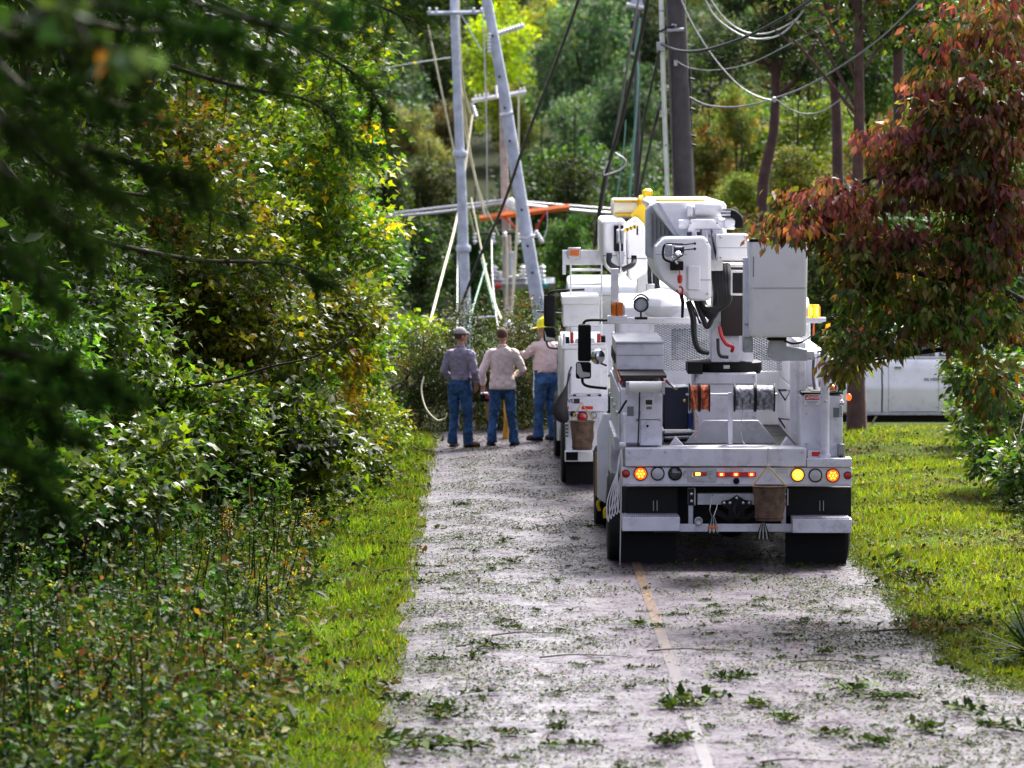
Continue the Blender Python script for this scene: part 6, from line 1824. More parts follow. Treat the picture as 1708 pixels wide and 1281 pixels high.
MB().tube(smoothpath([V(911, 568, YD - .6), V(914, 578, YD - .6), V(922, 581, YD - .6), V(940, 582, YD - .6)], 4), .014, n=7).build('mirror_arm', M['black'], tb_)
MB().tube([V(896, 519, YD - .6), V(938, 523, YD - .6)], .014, n=6).build('mirror_arm', M['blacksteel'], tb_)
# side pole
MB().tube([V(932.5, 560, YB + 3), V(932.5, 735, YB + 3)], .017, n=8).build('side_pole', M['white'], tb_)
PB('side_guard', 'bedwhite', tb_, 929, 700, 936, 735, YB + 3.1, .5, .006)
MB().prism([(890, 600), (898, 600), (900, 660), (900, 670), (892, 672), (889, 660)], YB + 9.6, .03).build('side_shield', M['conduit'], tb_, bevel=.01)
# jib housing with hooks, left of the boom
def fbtip(name, pts, Y, dep, bev, mat='fibre'):
    o = MB().prism(pts, Y, dep).build(name, M[mat], tb_, bevel=bev); o.modifiers[0].segments = 4; return o
fbtip('boom_tip', [(1005, 368), (1044, 366), (1046, 460), (1026, 463), (1010, 447), (1005, 428)], 62.0, 3.6, .05)
fbtip('boom_tip', [(1044, 376), (1062, 362), (1074, 374), (1080, 400), (1080, 455), (1066, 463), (1056, 470), (1048, 466)], 62.2, 3.2, .05)
PB('tip_seam', 'greyplate', tb_, 1005, 426, 1043, 427, 61.99, .01, 0)
PB('tip_seam', 'greyplate', tb_, 1046, 431, 1079, 432, 62.19, .01, 0)
PB('pulley_slot', 'blacksteel', tb_, 1024, 376, 1040, 419, 61.97, .04, .01)
for q in (1028, 1035.5):
    MB().lathe(V(q, 394, 61.95), (1, 0, 0), [(0, .09), (.02, .1), (.04, .09)], 18).build('pulley', M['galv'], tb_)
MB().tube([V(1033, 376, 61.9), V(1035, 440, 61.9)], .012, n=6).build('winch_rope', M['cablegrey'], tb_)
MB().tube(smoothpath([V(1016, 424, 61.9), V(1016, 438, 61.85), V(1026, 446, 61.85), V(1034, 448, 61.85)], 5), .034, n=8).build('hose', M['cableblack'], tb_)
MB().tube(smoothpath([V(1057, 430, 62.0), V(1056, 440, 61.9), V(1046, 446, 61.85), V(1038, 450, 61.85)], 5), .034, n=8).build('hose', M['cableblack'], tb_)
PB('hose_end', 'black', tb_, 1012, 422, 1021, 431, 61.88, .06, .006); PB('hose_end', 'black', tb_, 1053, 426, 1062, 436, 61.95, .06, .006)
MB().prism([(1028, 420), (1042, 420), (1040, 440), (1032, 444)], 61.93, .03).build('hook_plate', M['galv'], tb_)
MB().tube([V(1035, 449, 61.86) + np.array([.03 * math.sin(q), 0, .045 * math.cos(q)]) for q in np.linspace(-.4, 4.9, 12)], .012, n=7).build('load_hook', M['steel'], tb_)
hz = MB().tube([V(1040, 385, 61.9), V(1062, 377, 61.9)], .022, n=8).build('striped_handle', M['yellow'], tb_)
for q in (1045, 1051, 1057):
    MB().tube([V(q, 385 - (q - 1040) * .36, 61.9), V(q + 2.5, 385 - (q + 2.5 - 1040) * .36, 61.9)], .0235, n=8).build('black_band', M['ink'], hz)
MB().tube([V(1063, 377, 62.1), V(1063, 392, 62.1)], .012, n=6).build('handle', M['blacksteel'], tb_)
# yellow ended boom above
MB().tube([V(1024, 347, 63.4) , V(1070, 347, 63.4)], .11, n=20).build('boom_tube', M['cream'], tb_)
PB('boom_trim', 'yellow', tb_, 1026, 356, 1066, 361, 63.27, .04, .006)
PB('boom_trim', 'yellow', tb_, 1024, 333, 1072, 335.5, 63.3, .3, .004)
MB().lathe(V(1066, 347, 63.4), (1, 0, 0), [(-.03, .12), (.0, .17), (.1, .18), (.16, .13)], 20).build('boom_collar', M['yellow'], tb_)
MB().lathe(V(1080, 352, 63.2), (0, 0, 1), [(-.22, .06), (-.2, .085), (.1, .085), (.12, .06), (.2, .06), (.23, .075), (.27, .07), (.3, .03)], 14).build('jib_pin', M['yellow'], tb_)
MB().prism([(1052, 360), (1066, 342), (1088, 338), (1087, 384), (1079, 388)], 63.0, .12).build('jib_web', M['yellow'], tb_, bevel=.01)
PB('boom_trim', 'yellow', ta, 1096, 332.6, 1176, 335.6, 53.7, .5, .003)
PB('boom_body', 'white', tb_, 1028, 336, 1076, 366, 63.6, 3.6, .03)
for k in range(4):
    MB().tube([V(1082 + k * 4.5, 420, 63), V(1084 + k * 4.2, 470, 63), V(1088 + k * 3.4, 495, 63)], .03, n=8).build('hose', M['cableblack'], tb_)
MB().tube([V(1086, 420, 62.8), V(1088, 478, 62.8)], .006, n=5).build('wire', M['cablegrey'], tb_)
PB('lamp_box', 'galv', tb_, 1078, 474, 1092, 488, 62.7, .2, .006)
PB('turret', 'white', tb_, 1062, 430, 1100, 610, 64.6, .8, .02)
MB().box(1.4, 2.6, 64.3, 65.7, 1.25, 1.9).build('pedestal', M['white'], tb_, bevel=.02)
canvas_bucket(951, 703, 991, 750, YB - .3, 970, 672, 'smaller brown canvas bucket hanging on the front truck below its red tape')
bp = V(936, 706, YB - .1)
bag = empty('tool_bag', bp, 'black nylon bag sagging from the left corner of the front truck', 'bag')
rs = np.random.RandomState(6)
mb = MB(); n_ = 18
prf = [(640, 946, 1), (652, 943, 4), (664, 938, 9), (678, 934, 13), (690, 935, 13.5), (700, 938, 10.5), (705, 940, 5)]
for py, pxc, w in prf:
    c = V(pxc, py, YB - .1); r = w * YB / F_PX
    for k in range(n_):
        a = 2 * math.pi * k / n_
        q = r * (1 + .09 * math.sin(a * 4 + py * .1))
        mb.v.append((c[0] + q * math.cos(a), c[1] + q * .6 * math.sin(a), c[2]))
for i in range(len(prf) - 1):
    for k in range(n_):
        l = (k + 1) % n_
        mb.f.append((i * n_ + k, i * n_ + l, (i + 1) * n_ + l, (i + 1) * n_ + k))
mb.f.append(tuple(range(n_))); mb.f.append(tuple((len(prf) - 1) * n_ + k for k in range(n_)))
mb.build('bag_body', M['bag'], bag)
MB().tube(smoothpath([V(946, 642, YB - .1), V(949, 622, YB - .05), V(953, 612, YB + .02)], 4), .012, n=6).build('strap', M['bag'], bag)
MB().tube(smoothpath([V(938, 664, YB - .14), V(946, 640, YB - .1), V(951, 624, YB - .02)], 4), .012, n=6).build('strap', M['leather'], bag)

# ================= the pickup =================
YP = 80.4
zg = G(7, YP)
pk = empty('pickup_truck', (6.4, YP + 1, zg), 'white pickup parked side on behind the lawn, half hidden by branches', 'pickup truck')
xp = lambda px: V(px, 0, YP)[0]
zp = lambda py: V(0, py, YP)[2]
def yzx(name, pts, Y0, Y1, mat, par, bev=.03):
    return MB().prism(pts, Y0, Y1 - Y0).build(name, M[mat], par, bevel=bev)
SIDE = [(.16, zp(693)), (.07, zp(688)), (.03, zp(672)), (.01, zp(652)), (.0, zp(644)), (.045, zp(637)), (.07, zp(620)), (.1, zp(606)), (.17, zp(600))]
def bodyshell(name, px0, px1, top=None):
    a_ = [(YP + q[0], q[1]) for q in SIDE]
    b_ = [(YP + 1.95 - q[0], q[1]) for q in SIDE[::-1]]
    return MB().prismx(a_ + b_, xp(px0), xp(px1)).build(name, M['white'], pk, bevel=.012, ang=50)
bed = bodyshell('cargo_bed', 1300, 1473)
cabp = bodyshell('cab', 1475.5, 1672)
gh = MB()
zb_, zt_ = zp(600), zp(545)
gh.add([(xp(1478), YP + .17, zb_), (xp(1672), YP + .17, zb_), (xp(1672), YP + 1.78, zb_), (xp(1478), YP + 1.78, zb_), (xp(1492), YP + .36, zt_), (xp(1618), YP + .36, zt_), (xp(1618), YP + 1.6, zt_), (xp(1492), YP + 1.6, zt_)],
       [(0, 3, 2, 1), (4, 5, 6, 7), (0, 1, 5, 4), (1, 2, 6, 5), (2, 3, 7, 6), (3, 0, 4, 7)])
gh.build('roof', M['white'], pk, bevel=.08).modifiers[0].segments = 4
for a, b2 in ((1494, 1560), (1566, 1622)):
    q0, q1 = V(a, 594, YP + .18), V(b2, 594, YP + .18); q2, q3 = V(b2 - 6, 556, YP + .3), V(a + 4, 556, YP + .3)
    MB().add([tuple(q0), tuple(q1), tuple(q2), tuple(q3)] + [(q[0], q[1] + .05, q[2]) for q in (q0, q1, q2, q3)], [(0, 1, 2, 3), (7, 6, 5, 4), (0, 4, 5, 1), (1, 5, 6, 2), (2, 6, 7, 3), (3, 7, 4, 0)]).build('window', M['glass'], pk)
MB().prismx([(YP + .1, zp(692)), (YP + .02, zp(650)), (YP + .06, zp(620)), (YP + .14, zp(606)), (YP + 1.8, zp(606)), (YP + 1.9, zp(620)), (YP + 1.93, zp(650)), (YP + 1.85, zp(692))], xp(1674), xp(1802)).build('hood', M['white'], pk, bevel=.03)
for pxs in (1485, 1569, 1664):
    MB().tube([(xp(pxs), YP + q[0] - .001, q[1]) for q in SIDE[1:-1]], .0042, n=5).build('door_seam', M['greyplate'], pk)
for a, b2 in ((1486, 1569), (1569, 1664)):
    MB().tube([(xp(a) + .02, YP + .035, zp(687)), (xp(b2) - .02, YP + .035, zp(687))], .006, n=5).build('door_seam', M['greyplate'], pk)
for a in (1492, 1576):
    PB('handle', 'chrome', pk, a, 611, a + 12, 614.5, YP + .03, .05, .005)
text('badge', 'SILVERADO', 1562, 633, YP + .02, 4.6, M['ink'], pk, 1.3)
PB('rocker', 'galv', pk, 1440, 688, 1672, 693, YP - .01, .05, .01)
for wx in (1366, 1728):
    c = V(wx, 0, YP)[0]
    mb = MB().lathe((c, YP - .03, zg + .4), (0, 1, 0), [(0, .24), (0, .36), (.03, .4), (.24, .4), (.26, .36)], 28)
    w_ = mb.build('wheel', M['tread'], pk)
    MB().lathe((c, YP - .02, zg + .4), (0, 1, 0), [(0, .24), (.03, .2), (.05, .06), (.02, .05), (.01, .01)], 20).build('rim', M['steel'], w_)
    w_ = MB().lathe((c, YP + 1.72, zg + .4), (0, 1, 0), [(0, .36), (.03, .4), (.24, .4), (.26, .36)], 28).build('wheel', M['tread'], pk)
MB().box(xp(1310), xp(1795), YP + .3, YP + 1.6, zg + .3, zp(690) - .01).build('underbody', M['blacksteel'], pk)
MB().tube([V(1450, 718, YP), V(1458, 700, YP), V(1462, 694, YP)], .02, n=6).build('exhaust', M['steel'], pk)
PB('bumper', 'chrome', pk, 1288, 660, 1299, 690, YP + .05, 1.85, .02)
# ------------------------------------------------------------------ people
def remesh(o, vox, sm=6, disp=0.0, dscale=.12, seed=0):
    m = o.modifiers.new('remesh', 'REMESH'); m.mode = 'VOXEL'; m.voxel_size = vox; m.use_smooth_shade = True
    s = o.modifiers.new('smooth', 'SMOOTH'); s.iterations = sm; s.factor = .5
    if disp:
        tx = bpy.data.textures.new('folds', 'CLOUDS'); tx.noise_scale = dscale; tx.noise_depth = 2
        d = o.modifiers.new('folds', 'DISPLACE'); d.texture = tx; d.strength = disp; d.mid_level = .5
        d.texture_coords = 'LOCAL'
    return o

def hand(mb, w, fdir, palm, side, curl=.6, sc=1.0):
    """palm and five bent fingers; fdir: direction of the fingers, palm: way the palm faces, side: towards the thumb"""
    w = np.array(w, float); f = norm(np.array([fdir], float))[0]; p = norm(np.array([palm], float))[0]
    s = norm(np.array([side], float))[0]
    mb.tube([w - f * .03, w + f * .02, w + f * .09 * sc], [.026 * sc, .036 * sc, .037 * sc], n=10, flat=.55)
    for k, L in enumerate((.072, .08, .075, .06)):
        b = w + f * .085 * sc + s * (.03 - .0205 * k) * sc
        pts = [b - f * .02]
        d = f.copy(); q = b.copy()
        for j, fr in enumerate((.45, .32, .23)):
            d = d * math.cos(curl * (.5 + .35 * j)) + p * math.sin(curl * (.5 + .35 * j)); d = d / np.linalg.norm(d)
            q = q + d * L * fr * sc; pts.append(q.copy())
        mb.tube(pts, [.0092 * sc, .009 * sc, .0085 * sc, .0065 * sc], n=7)
    b = w + f * .025 * sc + s * .03 * sc
    mb.tube([b - s * .01, b + s * .022 + f * .02, b + s * .028 + f * .045 + p * .012, b + s * .02 + f * .066 + p * .02], [.0125 * sc, .0115 * sc, .01 * sc, .007 * sc], n=7)

def person(px, feet_py, yaw, label, hgt, arms, feet, headyaw, shirt, jeans, boot, untuck=False, tuckz=1.02, belly=1.0, headtilt=0.0, hair='hair_brown', cap=None, beard=None):
    Y = CAM_H * F_PX / (feet_py - 220.0)
    x = (px - 854) * Y / F_PX
    z = max(rz(x, Y), G(x, Y)) if road_l(Y) < x < road_r(Y) else gz(x, Y)
    root = empty('person', (x, Y, z), label, 'person')
    O = np.array((x, Y, z)); k = hgt / 1.79
    def T(p): return O + np.array(p, float) * k
    def rings(L, dx=0): return [(T(c), a * k, b * k) for c, a, b in L]
    hx = .095
    # --- the body
    mb = MB()
    mb.loft(rings([((0, .0, .88), .12, .09), ((0, -.005, 1.0), .14, .1), ((0, 0, 1.12), .13, .1), ((0, 0, 1.3), .15, .1), ((0, -.005, 1.42), .155, .09), ((0, -.005, 1.5), .09, .07), ((0, .0, 1.53), .056, .06), ((0, .012, 1.6), .052, .058)]), 16)
    for s, (el, ha, fd, pm, sd) in zip((-1, 1), arms):
        sh = np.array((s * .175, -.005, 1.44))
        mb.tube([T(sh), T(sh * .5 + np.array(el) * .5), T(el), T(np.array(el) * .5 + np.array(ha) * .5), T(ha)], [.05 * k, .045 * k, .038 * k, .036 * k, .026 * k], n=10)
        hand(mb, T(ha), fd, pm, sd, .7, k)
    for s, (fx, fy, fyaw) in zip((-1, 1), feet):
        kn = np.array((s * hx * .5 + fx * .5, fy * .5 + .02, .48))
        mb.tube([T((s * hx, 0, .9)), T(((s * hx + kn[0]) / 2, 0, .7)), T(kn), T((fx, fy - .01, .28)), T((fx, fy, .09))], [.085 * k, .078 * k, .055 * k, .052 * k, .035 * k], n=10)
    # head
    hy = headyaw; c, s_ = math.cos(hy), math.sin(hy)
    hc = np.array((0, .02, 1.68))
    def H(p):  # head space: +y forward
        return T(hc + np.array((p[0] * c - p[1] * s_, p[0] * s_ + p[1] * c, p[2] + headtilt * p[1])))
    def hball(p, rx, ry, rz_, n=14, m=10):
        b0 = len(mb.v); mb.ball((0, 0, 0), rx, ry, rz_, n, m)
        for i in range(b0, len(mb.v)):
            q = mb.v[i]; mb.v[i] = tuple(H((q[0] + p[0], q[1] + p[1], q[2] + p[2])))
    hball((0, -.01, .022), .079, .098, .096)
    hball((0, .03, -.035), .056, .058, .07)
    hball((0, .068, -.08), .026, .022, .022)
    hball((0, .092, -.012), .0115, .02, .024, 8, 6)
    hball((0, .1, -.026), .016, .014, .011, 8, 6)
    hball((0, .078, -.052), .024, .014, .008, 8, 6)
    hball((0, .076, .02), .05, .016, .012, 8, 6)
    for s in (-1, 1):
        hball((s * .078, -.008, -.012), .011, .02, .032, 8, 6)
    body = remesh(mb.build('body', M['skin'], root), .0068, 3)
    for s in (-1, 1):
        e = MB().ball(H((s * .031, .083, .003)), .0115, n=10, m=6).build('eye', M['porcelain'], root)
        MB().ball(H((s * .031, .0925, .003)), .005, n=8, m=5).build('iris', M['ink'], e)
    # hair: a cap of hair round the back and sides of the skull
    mb = MB()
    n, m = 18, 8
    for i in range(m + 1):
        for j in range(n):
            a = 2 * math.pi * j / n; front = max(0, math.sin(a))
            low = -.62 + 1.05 * front
            el = low + (math.pi / 2 - low) * i / m
            mb.v.append(tuple(H((.084 * math.cos(a) * math.cos(el), -.012 + .103 * math.sin(a) * math.cos(el), .024 + .102 * math.sin(el)))))
    for i in range(m):
        for j in range(n):
            l = (j + 1) % n
            mb.f.append((i * n + j, i * n + l, (i + 1) * n + l, (i + 1) * n + j))
    h = mb.build('hair', M[hair], root)
    if beard:
        mb = MB(); b0 = 0
        hb = MB(); hb.ball((0, 0, 0), .055, .05, .05, 12, 8)
        hb.v = [tuple(H((q[0], q[1] + .045, q[2] - .075))) for q in hb.v]
        hb.build('beard', M[beard], root)
    if cap == 'baseball':
        mb = MB()
        for i in range(m + 1):
            for j in range(n):
                a = 2 * math.pi * j / n; el = .12 + (math.pi / 2 - .12) * i / m
                mb.v.append(tuple(H((.09 * math.cos(a) * math.cos(el), -.012 + .109 * math.sin(a) * math.cos(el), .032 + .11 * math.sin(el)))))
        for i in range(m):
            for j in range(n):
                l = (j + 1) % n
                mb.f.append((i * n + j, i * n + l, (i + 1) * n + l, (i + 1) * n + j))
        mb.f.append(tuple(range(n)))
        cp = mb.build('cap', M['capgrey'], root)
        P = [H((.07 * math.cos(a), .06 + .0 * math.sin(a), .045)) for a in np.linspace(0, math.pi, 7)]
        Q = [H((.075 * math.cos(a), .075 + .095 * math.sin(a), .03)) for a in np.linspace(0, math.pi, 7)]
        br = MB().add(P + Q, [(i, i + 1, 8 + i, 7 + i) for i in range(6)]).build('brim', M['capdark'], cp)
        so = br.modifiers.new('thick', 'SOLIDIFY'); so.thickness = .008
        MB().ball(H((0, -.012, .138)), .008, n=8, m=5).build('button', M['capgrey'], cp)
    if cap == 'hardhat':
        mb = MB()
        pr = [(1.32, -.01), (1.3, .0), (1.06, .012), (1.02, .04), (.96, .08), (.8, .115), (.5, .14), (.05, .15)]
        for f_, zz in pr:
            for j in range(n):
                a = 2 * math.pi * j / n
                ext = 1.4 if math.sin(a) > .6 and f_ > 1.1 else 1
                mb.v.append(tuple(H((.098 * f_ * math.cos(a), -.005 + .118 * f_ * ext * math.sin(a), .03 + zz))))
        for i in range(len(pr) - 1):
            for j in range(n):
                l = (j + 1) % n
                mb.f.append((i * n + j, i * n + l, (i + 1) * n + l, (i + 1) * n + j))
        mb.f.append(tuple(range(n))); mb.f.append(tuple((len(pr) - 1) * n + j for j in range(n)))
        hh = mb.build('hard_hat', M['hardhat'], root)
        MB().tube([H((0, -.1, .12)), H((0, 0, .19)), H((0, .09, .13))], .012, n=6).build('ridge', M['hardhat'], hh)
    # --- jeans
    mb = MB()
    mb.loft(rings([((0, -.005, .8), .16, .1), ((0, -.022, .87), .185, .13), ((0, -.02, .93), .182, .13), ((0, -.008, 1.0), .168 * belly, .12), ((0, -.002, 1.05), .16 * belly, .115)]), 20)
    for s, (fx, fy, fyaw) in zip((-1, 1), feet):
        kn = np.array((s * hx * .5 + fx * .5, fy * .5 + .015, .48))
        mb.tube([T((s * (hx - .005), -.015, .9)), T(((s * hx + kn[0]) / 2, -.01, .72)), T((kn[0], kn[1] - .005, .52)), T((kn[0] * .6 + fx * .4, kn[1], .38)), T((fx, fy - .012, .2)), T((fx, fy - .01, .065)), T((fx, fy - .01, .045))],
                [.105 * k, .096 * k, .076 * k, .07 * k, .073 * k, .08 * k, .078 * k], n=14)
    remesh(mb.build('jeans', M[jeans], root), .011, 4, .034, .06)
    if not untuck:
        mb = MB(); pts = [T((.163 * belly * math.cos(a), -.003 + .118 * math.sin(a), 1.045)) for a in np.linspace(0, 2 * math.pi, 25)]
        mb.tube(pts, .017 * k, n=6, flat=.4).build('belt', M['leather'], root)
    for s in (() if untuck else (-1, 1)):
        MB().box(*sum([[T((s * .085 - .05, 0, 0))[0], T((s * .085 + .05, 0, 0))[0]], [T((0, -.158, 0))[1], T((0, -.147, 0))[1]], [T((0, 0, .87))[2], T((0, 0, .97))[2]]], [])).build('back_pocket', M[jeans], root, bevel=.004)
    # --- shirt
    mb = MB()
    zlo = .86 if untuck else 1.02
    R_ = [((0, -.022 if untuck else -.005, zlo), (.205 if untuck else .168 * belly), .17 if untuck else .13)]
    if untuck: R_.append(((0, -.018, .93), .207, .168))
    R_ += [((0, 0, 1.07), .168 * belly, .13 * belly), ((0, .005, 1.16), .165 * belly, .13 * belly), ((0, 0, 1.28), .182, .128), ((0, -.008, 1.38), .198, .12), ((0, -.01, 1.45), .19, .1), ((0, -.008, 1.49), .11, .08), ((0, -.002, 1.515), .068, .066), ((0, .0, 1.525), .06, .062)]
    mb.loft(rings(R_), 22)
    for s, (el, ha, fd, pm, sd) in zip((-1, 1), arms):
        sh = np.array((s * .175, -.008, 1.435)); e = np.array(el); h_ = np.array(ha)
        mb.tube([T(sh * np.array([.45, 1, 1]) - np.array([0, 0, .02])), T(sh * np.array([.8, 1, 1]) + np.array([0, 0, -.012])), T(sh * .93 + e * .07), T(sh * .5 + e * .5), T(e), T(e * .5 + h_ * .5), T(e * .12 + h_ * .88)], [.05 * k, .072 * k, .074 * k, .068 * k, .062 * k, .055 * k, .044 * k], n=14)
    remesh(mb.build('shirt', M[shirt], root), .012, 9, .034, .06)
    # collar
    pts = [T((.064 * math.cos(a), -.002 + .067 * math.sin(a), 1.524 + .012 * math.cos(a + math.pi / 2))) for a in np.linspace(0, 2 * math.pi, 21)]
    MB().tube(pts, .016 * k, n=6, flat=.6).build('collar', M[shirt], root)
    # boots
    for s, (fx, fy, fyaw) in zip((-1, 1), feet):
        c2, s2 = math.cos(fyaw), math.sin(fyaw)
        def Fp(a, b, zz): return T((fx + a * c2 - b * s2, fy + a * s2 + b * c2, zz))
        mb = MB()
        mb.tube([Fp(0, -.02, .17), Fp(0, -.02, .1), Fp(0, -.01, .06)], [.048 * k, .047 * k, .05 * k], n=12)
        mb.tube([Fp(0, -.075, .045), Fp(0, -.04, .05), Fp(0, .05, .052), Fp(0, .12, .045), Fp(0, .185, .036), Fp(0, .205, .03)], [.03 * k, .043 * k, .046 * k, .048 * k, .036 * k, .015 * k], n=12)
        b = remesh(mb.build('boot', M[boot], root), .01, 3)
        sm_ = MB()
        out = [(.042, -.07), (.046, .05), (.052, .12), (.036, .19), (0, .213), (-.036, .19), (-.052, .12), (-.046, .05), (-.042, -.07), (0, -.095)]
        lo = [Fp(a, b2, .0) for a, b2 in out]; hi = [Fp(a, b2, .026) for a, b2 in out]
        n3 = len(out)
        sm_.add(lo + hi, [tuple(range(n3)), tuple(range(n3, 2 * n3))] + [(i, (i + 1) % n3, n3 + (i + 1) % n3, n3 + i) for i in range(n3)])
        sm_.build('sole', M['black'], b)
    root.rotation_euler = (0, 0, yaw)
    return root

D_ = (0, .1, -1)
# man in the cap, hands in his front pockets, looking right
person(768, 750, R(-28), 'man in a grey baseball cap, lilac grey shirt and jeans, hands at his pockets', 1.79,
       [((-.26, -.05, 1.15), (-.2, .13, .97), (.25, .2, -1), (1, 0, 0), (0, 1, 0)), ((.27, -.06, 1.15), (.215, .1, .95), (-.1, .35, -1), (-1, 0, 0), (0, 1, 0))],
       [(-.13, .0, R(12)), (.12, .03, R(-30))], R(-38), 'shirt_lilac', 'jeans', 'boot_tan', cap='baseball')
# bare headed man in the middle
pm_ = person(838, 748, R(2), 'bareheaded man seen from behind in a loose cream shirt and jeans, carrying a chainsaw', 1.78,
       [((-.31, -.03, 1.14), (-.29, .13, .9), (-.1, .3, -1), (1, 0, 0), (0, 1, 0)), ((.31, -.03, 1.15), (.2, .17, 1.07), (-.7, .6, .0), (0, 0, -1), (0, .7, .7))],
       [(-.16, 0, R(14)), (.17, .01, R(-22))], R(-18), 'shirt_cream', 'jeans2', 'boot_dark', untuck=True, belly=1.05)
# man in the yellow hard hat, arm stretched out
person(909, 740, R(40), 'man in a yellow hard hat and pale pink shirt, one arm stretched out', 1.84,
       [((-.2, .2, 1.28), (-.08, .42, 1.29), (.1, 1, .0), (0, 0, -1), (1, 0, .3)), ((.27, -.06, 1.16), (.25, .12, 1.0), (-.4, .5, -.6), (-1, 0, 0), (0, 1, 0))],
       [(-.1, .04, R(15)), (.12, -.05, R(-10))], R(40), 'shirt_pink', 'jeans2', 'boot_dark', belly=1.18, hair='hair_grey', cap='hardhat', beard='hair_grey', headtilt=-.15)

# chainsaw in the left hand of the man in the middle
YS = CAM_H * F_PX / (748 - 220.0) + .15
c = V(812, 664, YS)
sw = empty('chainsaw', c + np.array([0, 0, -.1]), 'small chainsaw with red and black body held low by the man in the middle', 'chainsaw')
MB().box(c[0] - .1, c[0] + .09, YS - .05, YS + .08, c[2] - .05, c[2] + .06).build('motor_housing', M['black'], sw, bevel=.02)
MB().box(c[0] - .02, c[0] + .08, YS - .065, YS - .05, c[2] - .01, c[2] + .045).build('side_cover', M['sawred'], sw, bevel=.008)
MB().box(c[0] - .1, c[0] + .02, YS - .03, YS + .06, c[2] + .06, c[2] + .085).build('top_cover', M['fibre'], sw, bevel=.01)
MB().tube(smoothpath([c + np.array(q) for q in ((-.09, 0, .02), (-.1, 0, .11), (0, 0, .14), (.09, 0, .11), (.1, 0, .03))], 4), .012, n=7).build('handle', M['black'], sw)
MB().prism([(808, 668), (822, 672), (826, 700), (818, 706), (812, 700)], YS + .0, .008).build('guide_bar', M['tan'], sw, bevel=.003)
# yellow stake behind the legs
p = V(844, 746, 73.4)
yk = MB().tube([V(842, 748, 73.4), V(845, 705, 73.4), V(843, 668, 73.4)], [.055, .05, .03], n=7).build('stake', paint('fresh yellow split wood', (.62, .3, .04), .7, var=.3, scale=9), None, ang=30)
tag(yk, 'yellow orange wooden stake standing behind the legs of the man in the middle', 'stake')
# ------------------------------------------------------------------ poles and lines
def insul(par, a, b, r, mat='porcelain', name='insulator', n=6):
    a, b = np.array(a, float), np.array(b, float); L = np.linalg.norm(b - a)
    pr = []
    for k in range(n):
        pr += [(L * k / n, r * .5), (L * (k + .35) / n, r), (L * (k + .6) / n, r * .5)]
    pr.append((L, r * .4))
    return MB().lathe(a, b - a, pr, 12).build(name, M[mat], par)

def pole(name, label, pts_px, Y, r0, r1, mat, sides=14):
    P = [V(x, y, Y) for x, y in pts_px]
    d = P[-1] - P[-2]; zb = G(P[-1][0], Y) - .4
    foot = P[-1] + d * ((zb - P[-1][2]) / d[2])
    root = empty(name, foot + np.array([0, 0, .4]), label, 'pole')
    n = len(P)
    MB().tube(P + [foot], [r0 + (r1 - r0) * i / n for i in range(n + 1)], n=sides).build('shaft', M[mat], root)
    return root
def bar(par, name, a, b, Y, r, mat, Yb=None):
    return MB().tube([V(a[0], a[1], Y), V(b[0], b[1], Yb or Y)], r, n=4).build(name, M[mat], par, smooth=False)

Y = 104
sp1 = pole('utility_pole', 'upright pale blue steel pole left of the leaning one', [(756, -120), (757, 0), (764, 180), (771, 340), (776, 500)], Y, .08, .124, 'polesteel')
bar(sp1, 'crossarm', (712, 22), (806, 20), Y - .25, 0.0462, 'polesteel')
bar(sp1, 'brace', (768, 22), (803, 85), Y - .3, 0.0154, 'polesteel')
for q in (716, 728, 790, 803):
    insul(sp1, V(q, 20, Y - .25), V(q, 12, Y - .25), 0.0347, n=3)
for py in (262, 420):
    p = V(757 + py * .038, py, Y); MB().lathe(p, (0, 0, 1), [(0, .15), (.02, .162), (.12, .162), (.14, .15)], 14).build('joint_band', M['polesteel'], sp1)
Y = 101
sp2 = pole('utility_pole', 'pale steel pole leaning to the left across the crossarms', [(792, -120), (812, 0), (840, 150), (868, 330), (897, 505)], Y, .09, .163, 'polesteel', 10)
insul(sp2, V(832, 56, Y - .2), V(875, 42, Y - .3), 0.077, n=9)
insul(sp2, V(816, 55, Y - .2), V(816, 90, Y - .2), 0.0539, n=6)
for (x, y) in ((818, 60), (829, 128), (838, 180), (846, 235), (855, 290), (866, 350), (876, 410), (884, 455)):
    MB().ball(V(x + 4, y, Y - .17), 0.027).build('bolt', M['blacksteel'], sp2)
for (x, y) in ((843, 190), (880, 395)):
    MB().tube([V(x - 9, y + 2, Y - .1), V(x + 13, y - 2, Y - .1)], .04, n=6).build('band', M['porcelain'], sp2)
insul(sp2, V(893, 385, Y - .3), V(906, 405, Y - .3), 0.0616, n=5)
MB().tube(smoothpath([V(912, 350, Y - .2), V(913, 375, Y - .2), V(908, 395, Y - .2), V(900, 402, Y - .2)], 4), .012, n=5).build('jumper_wire', M['cablegrey'], sp2)

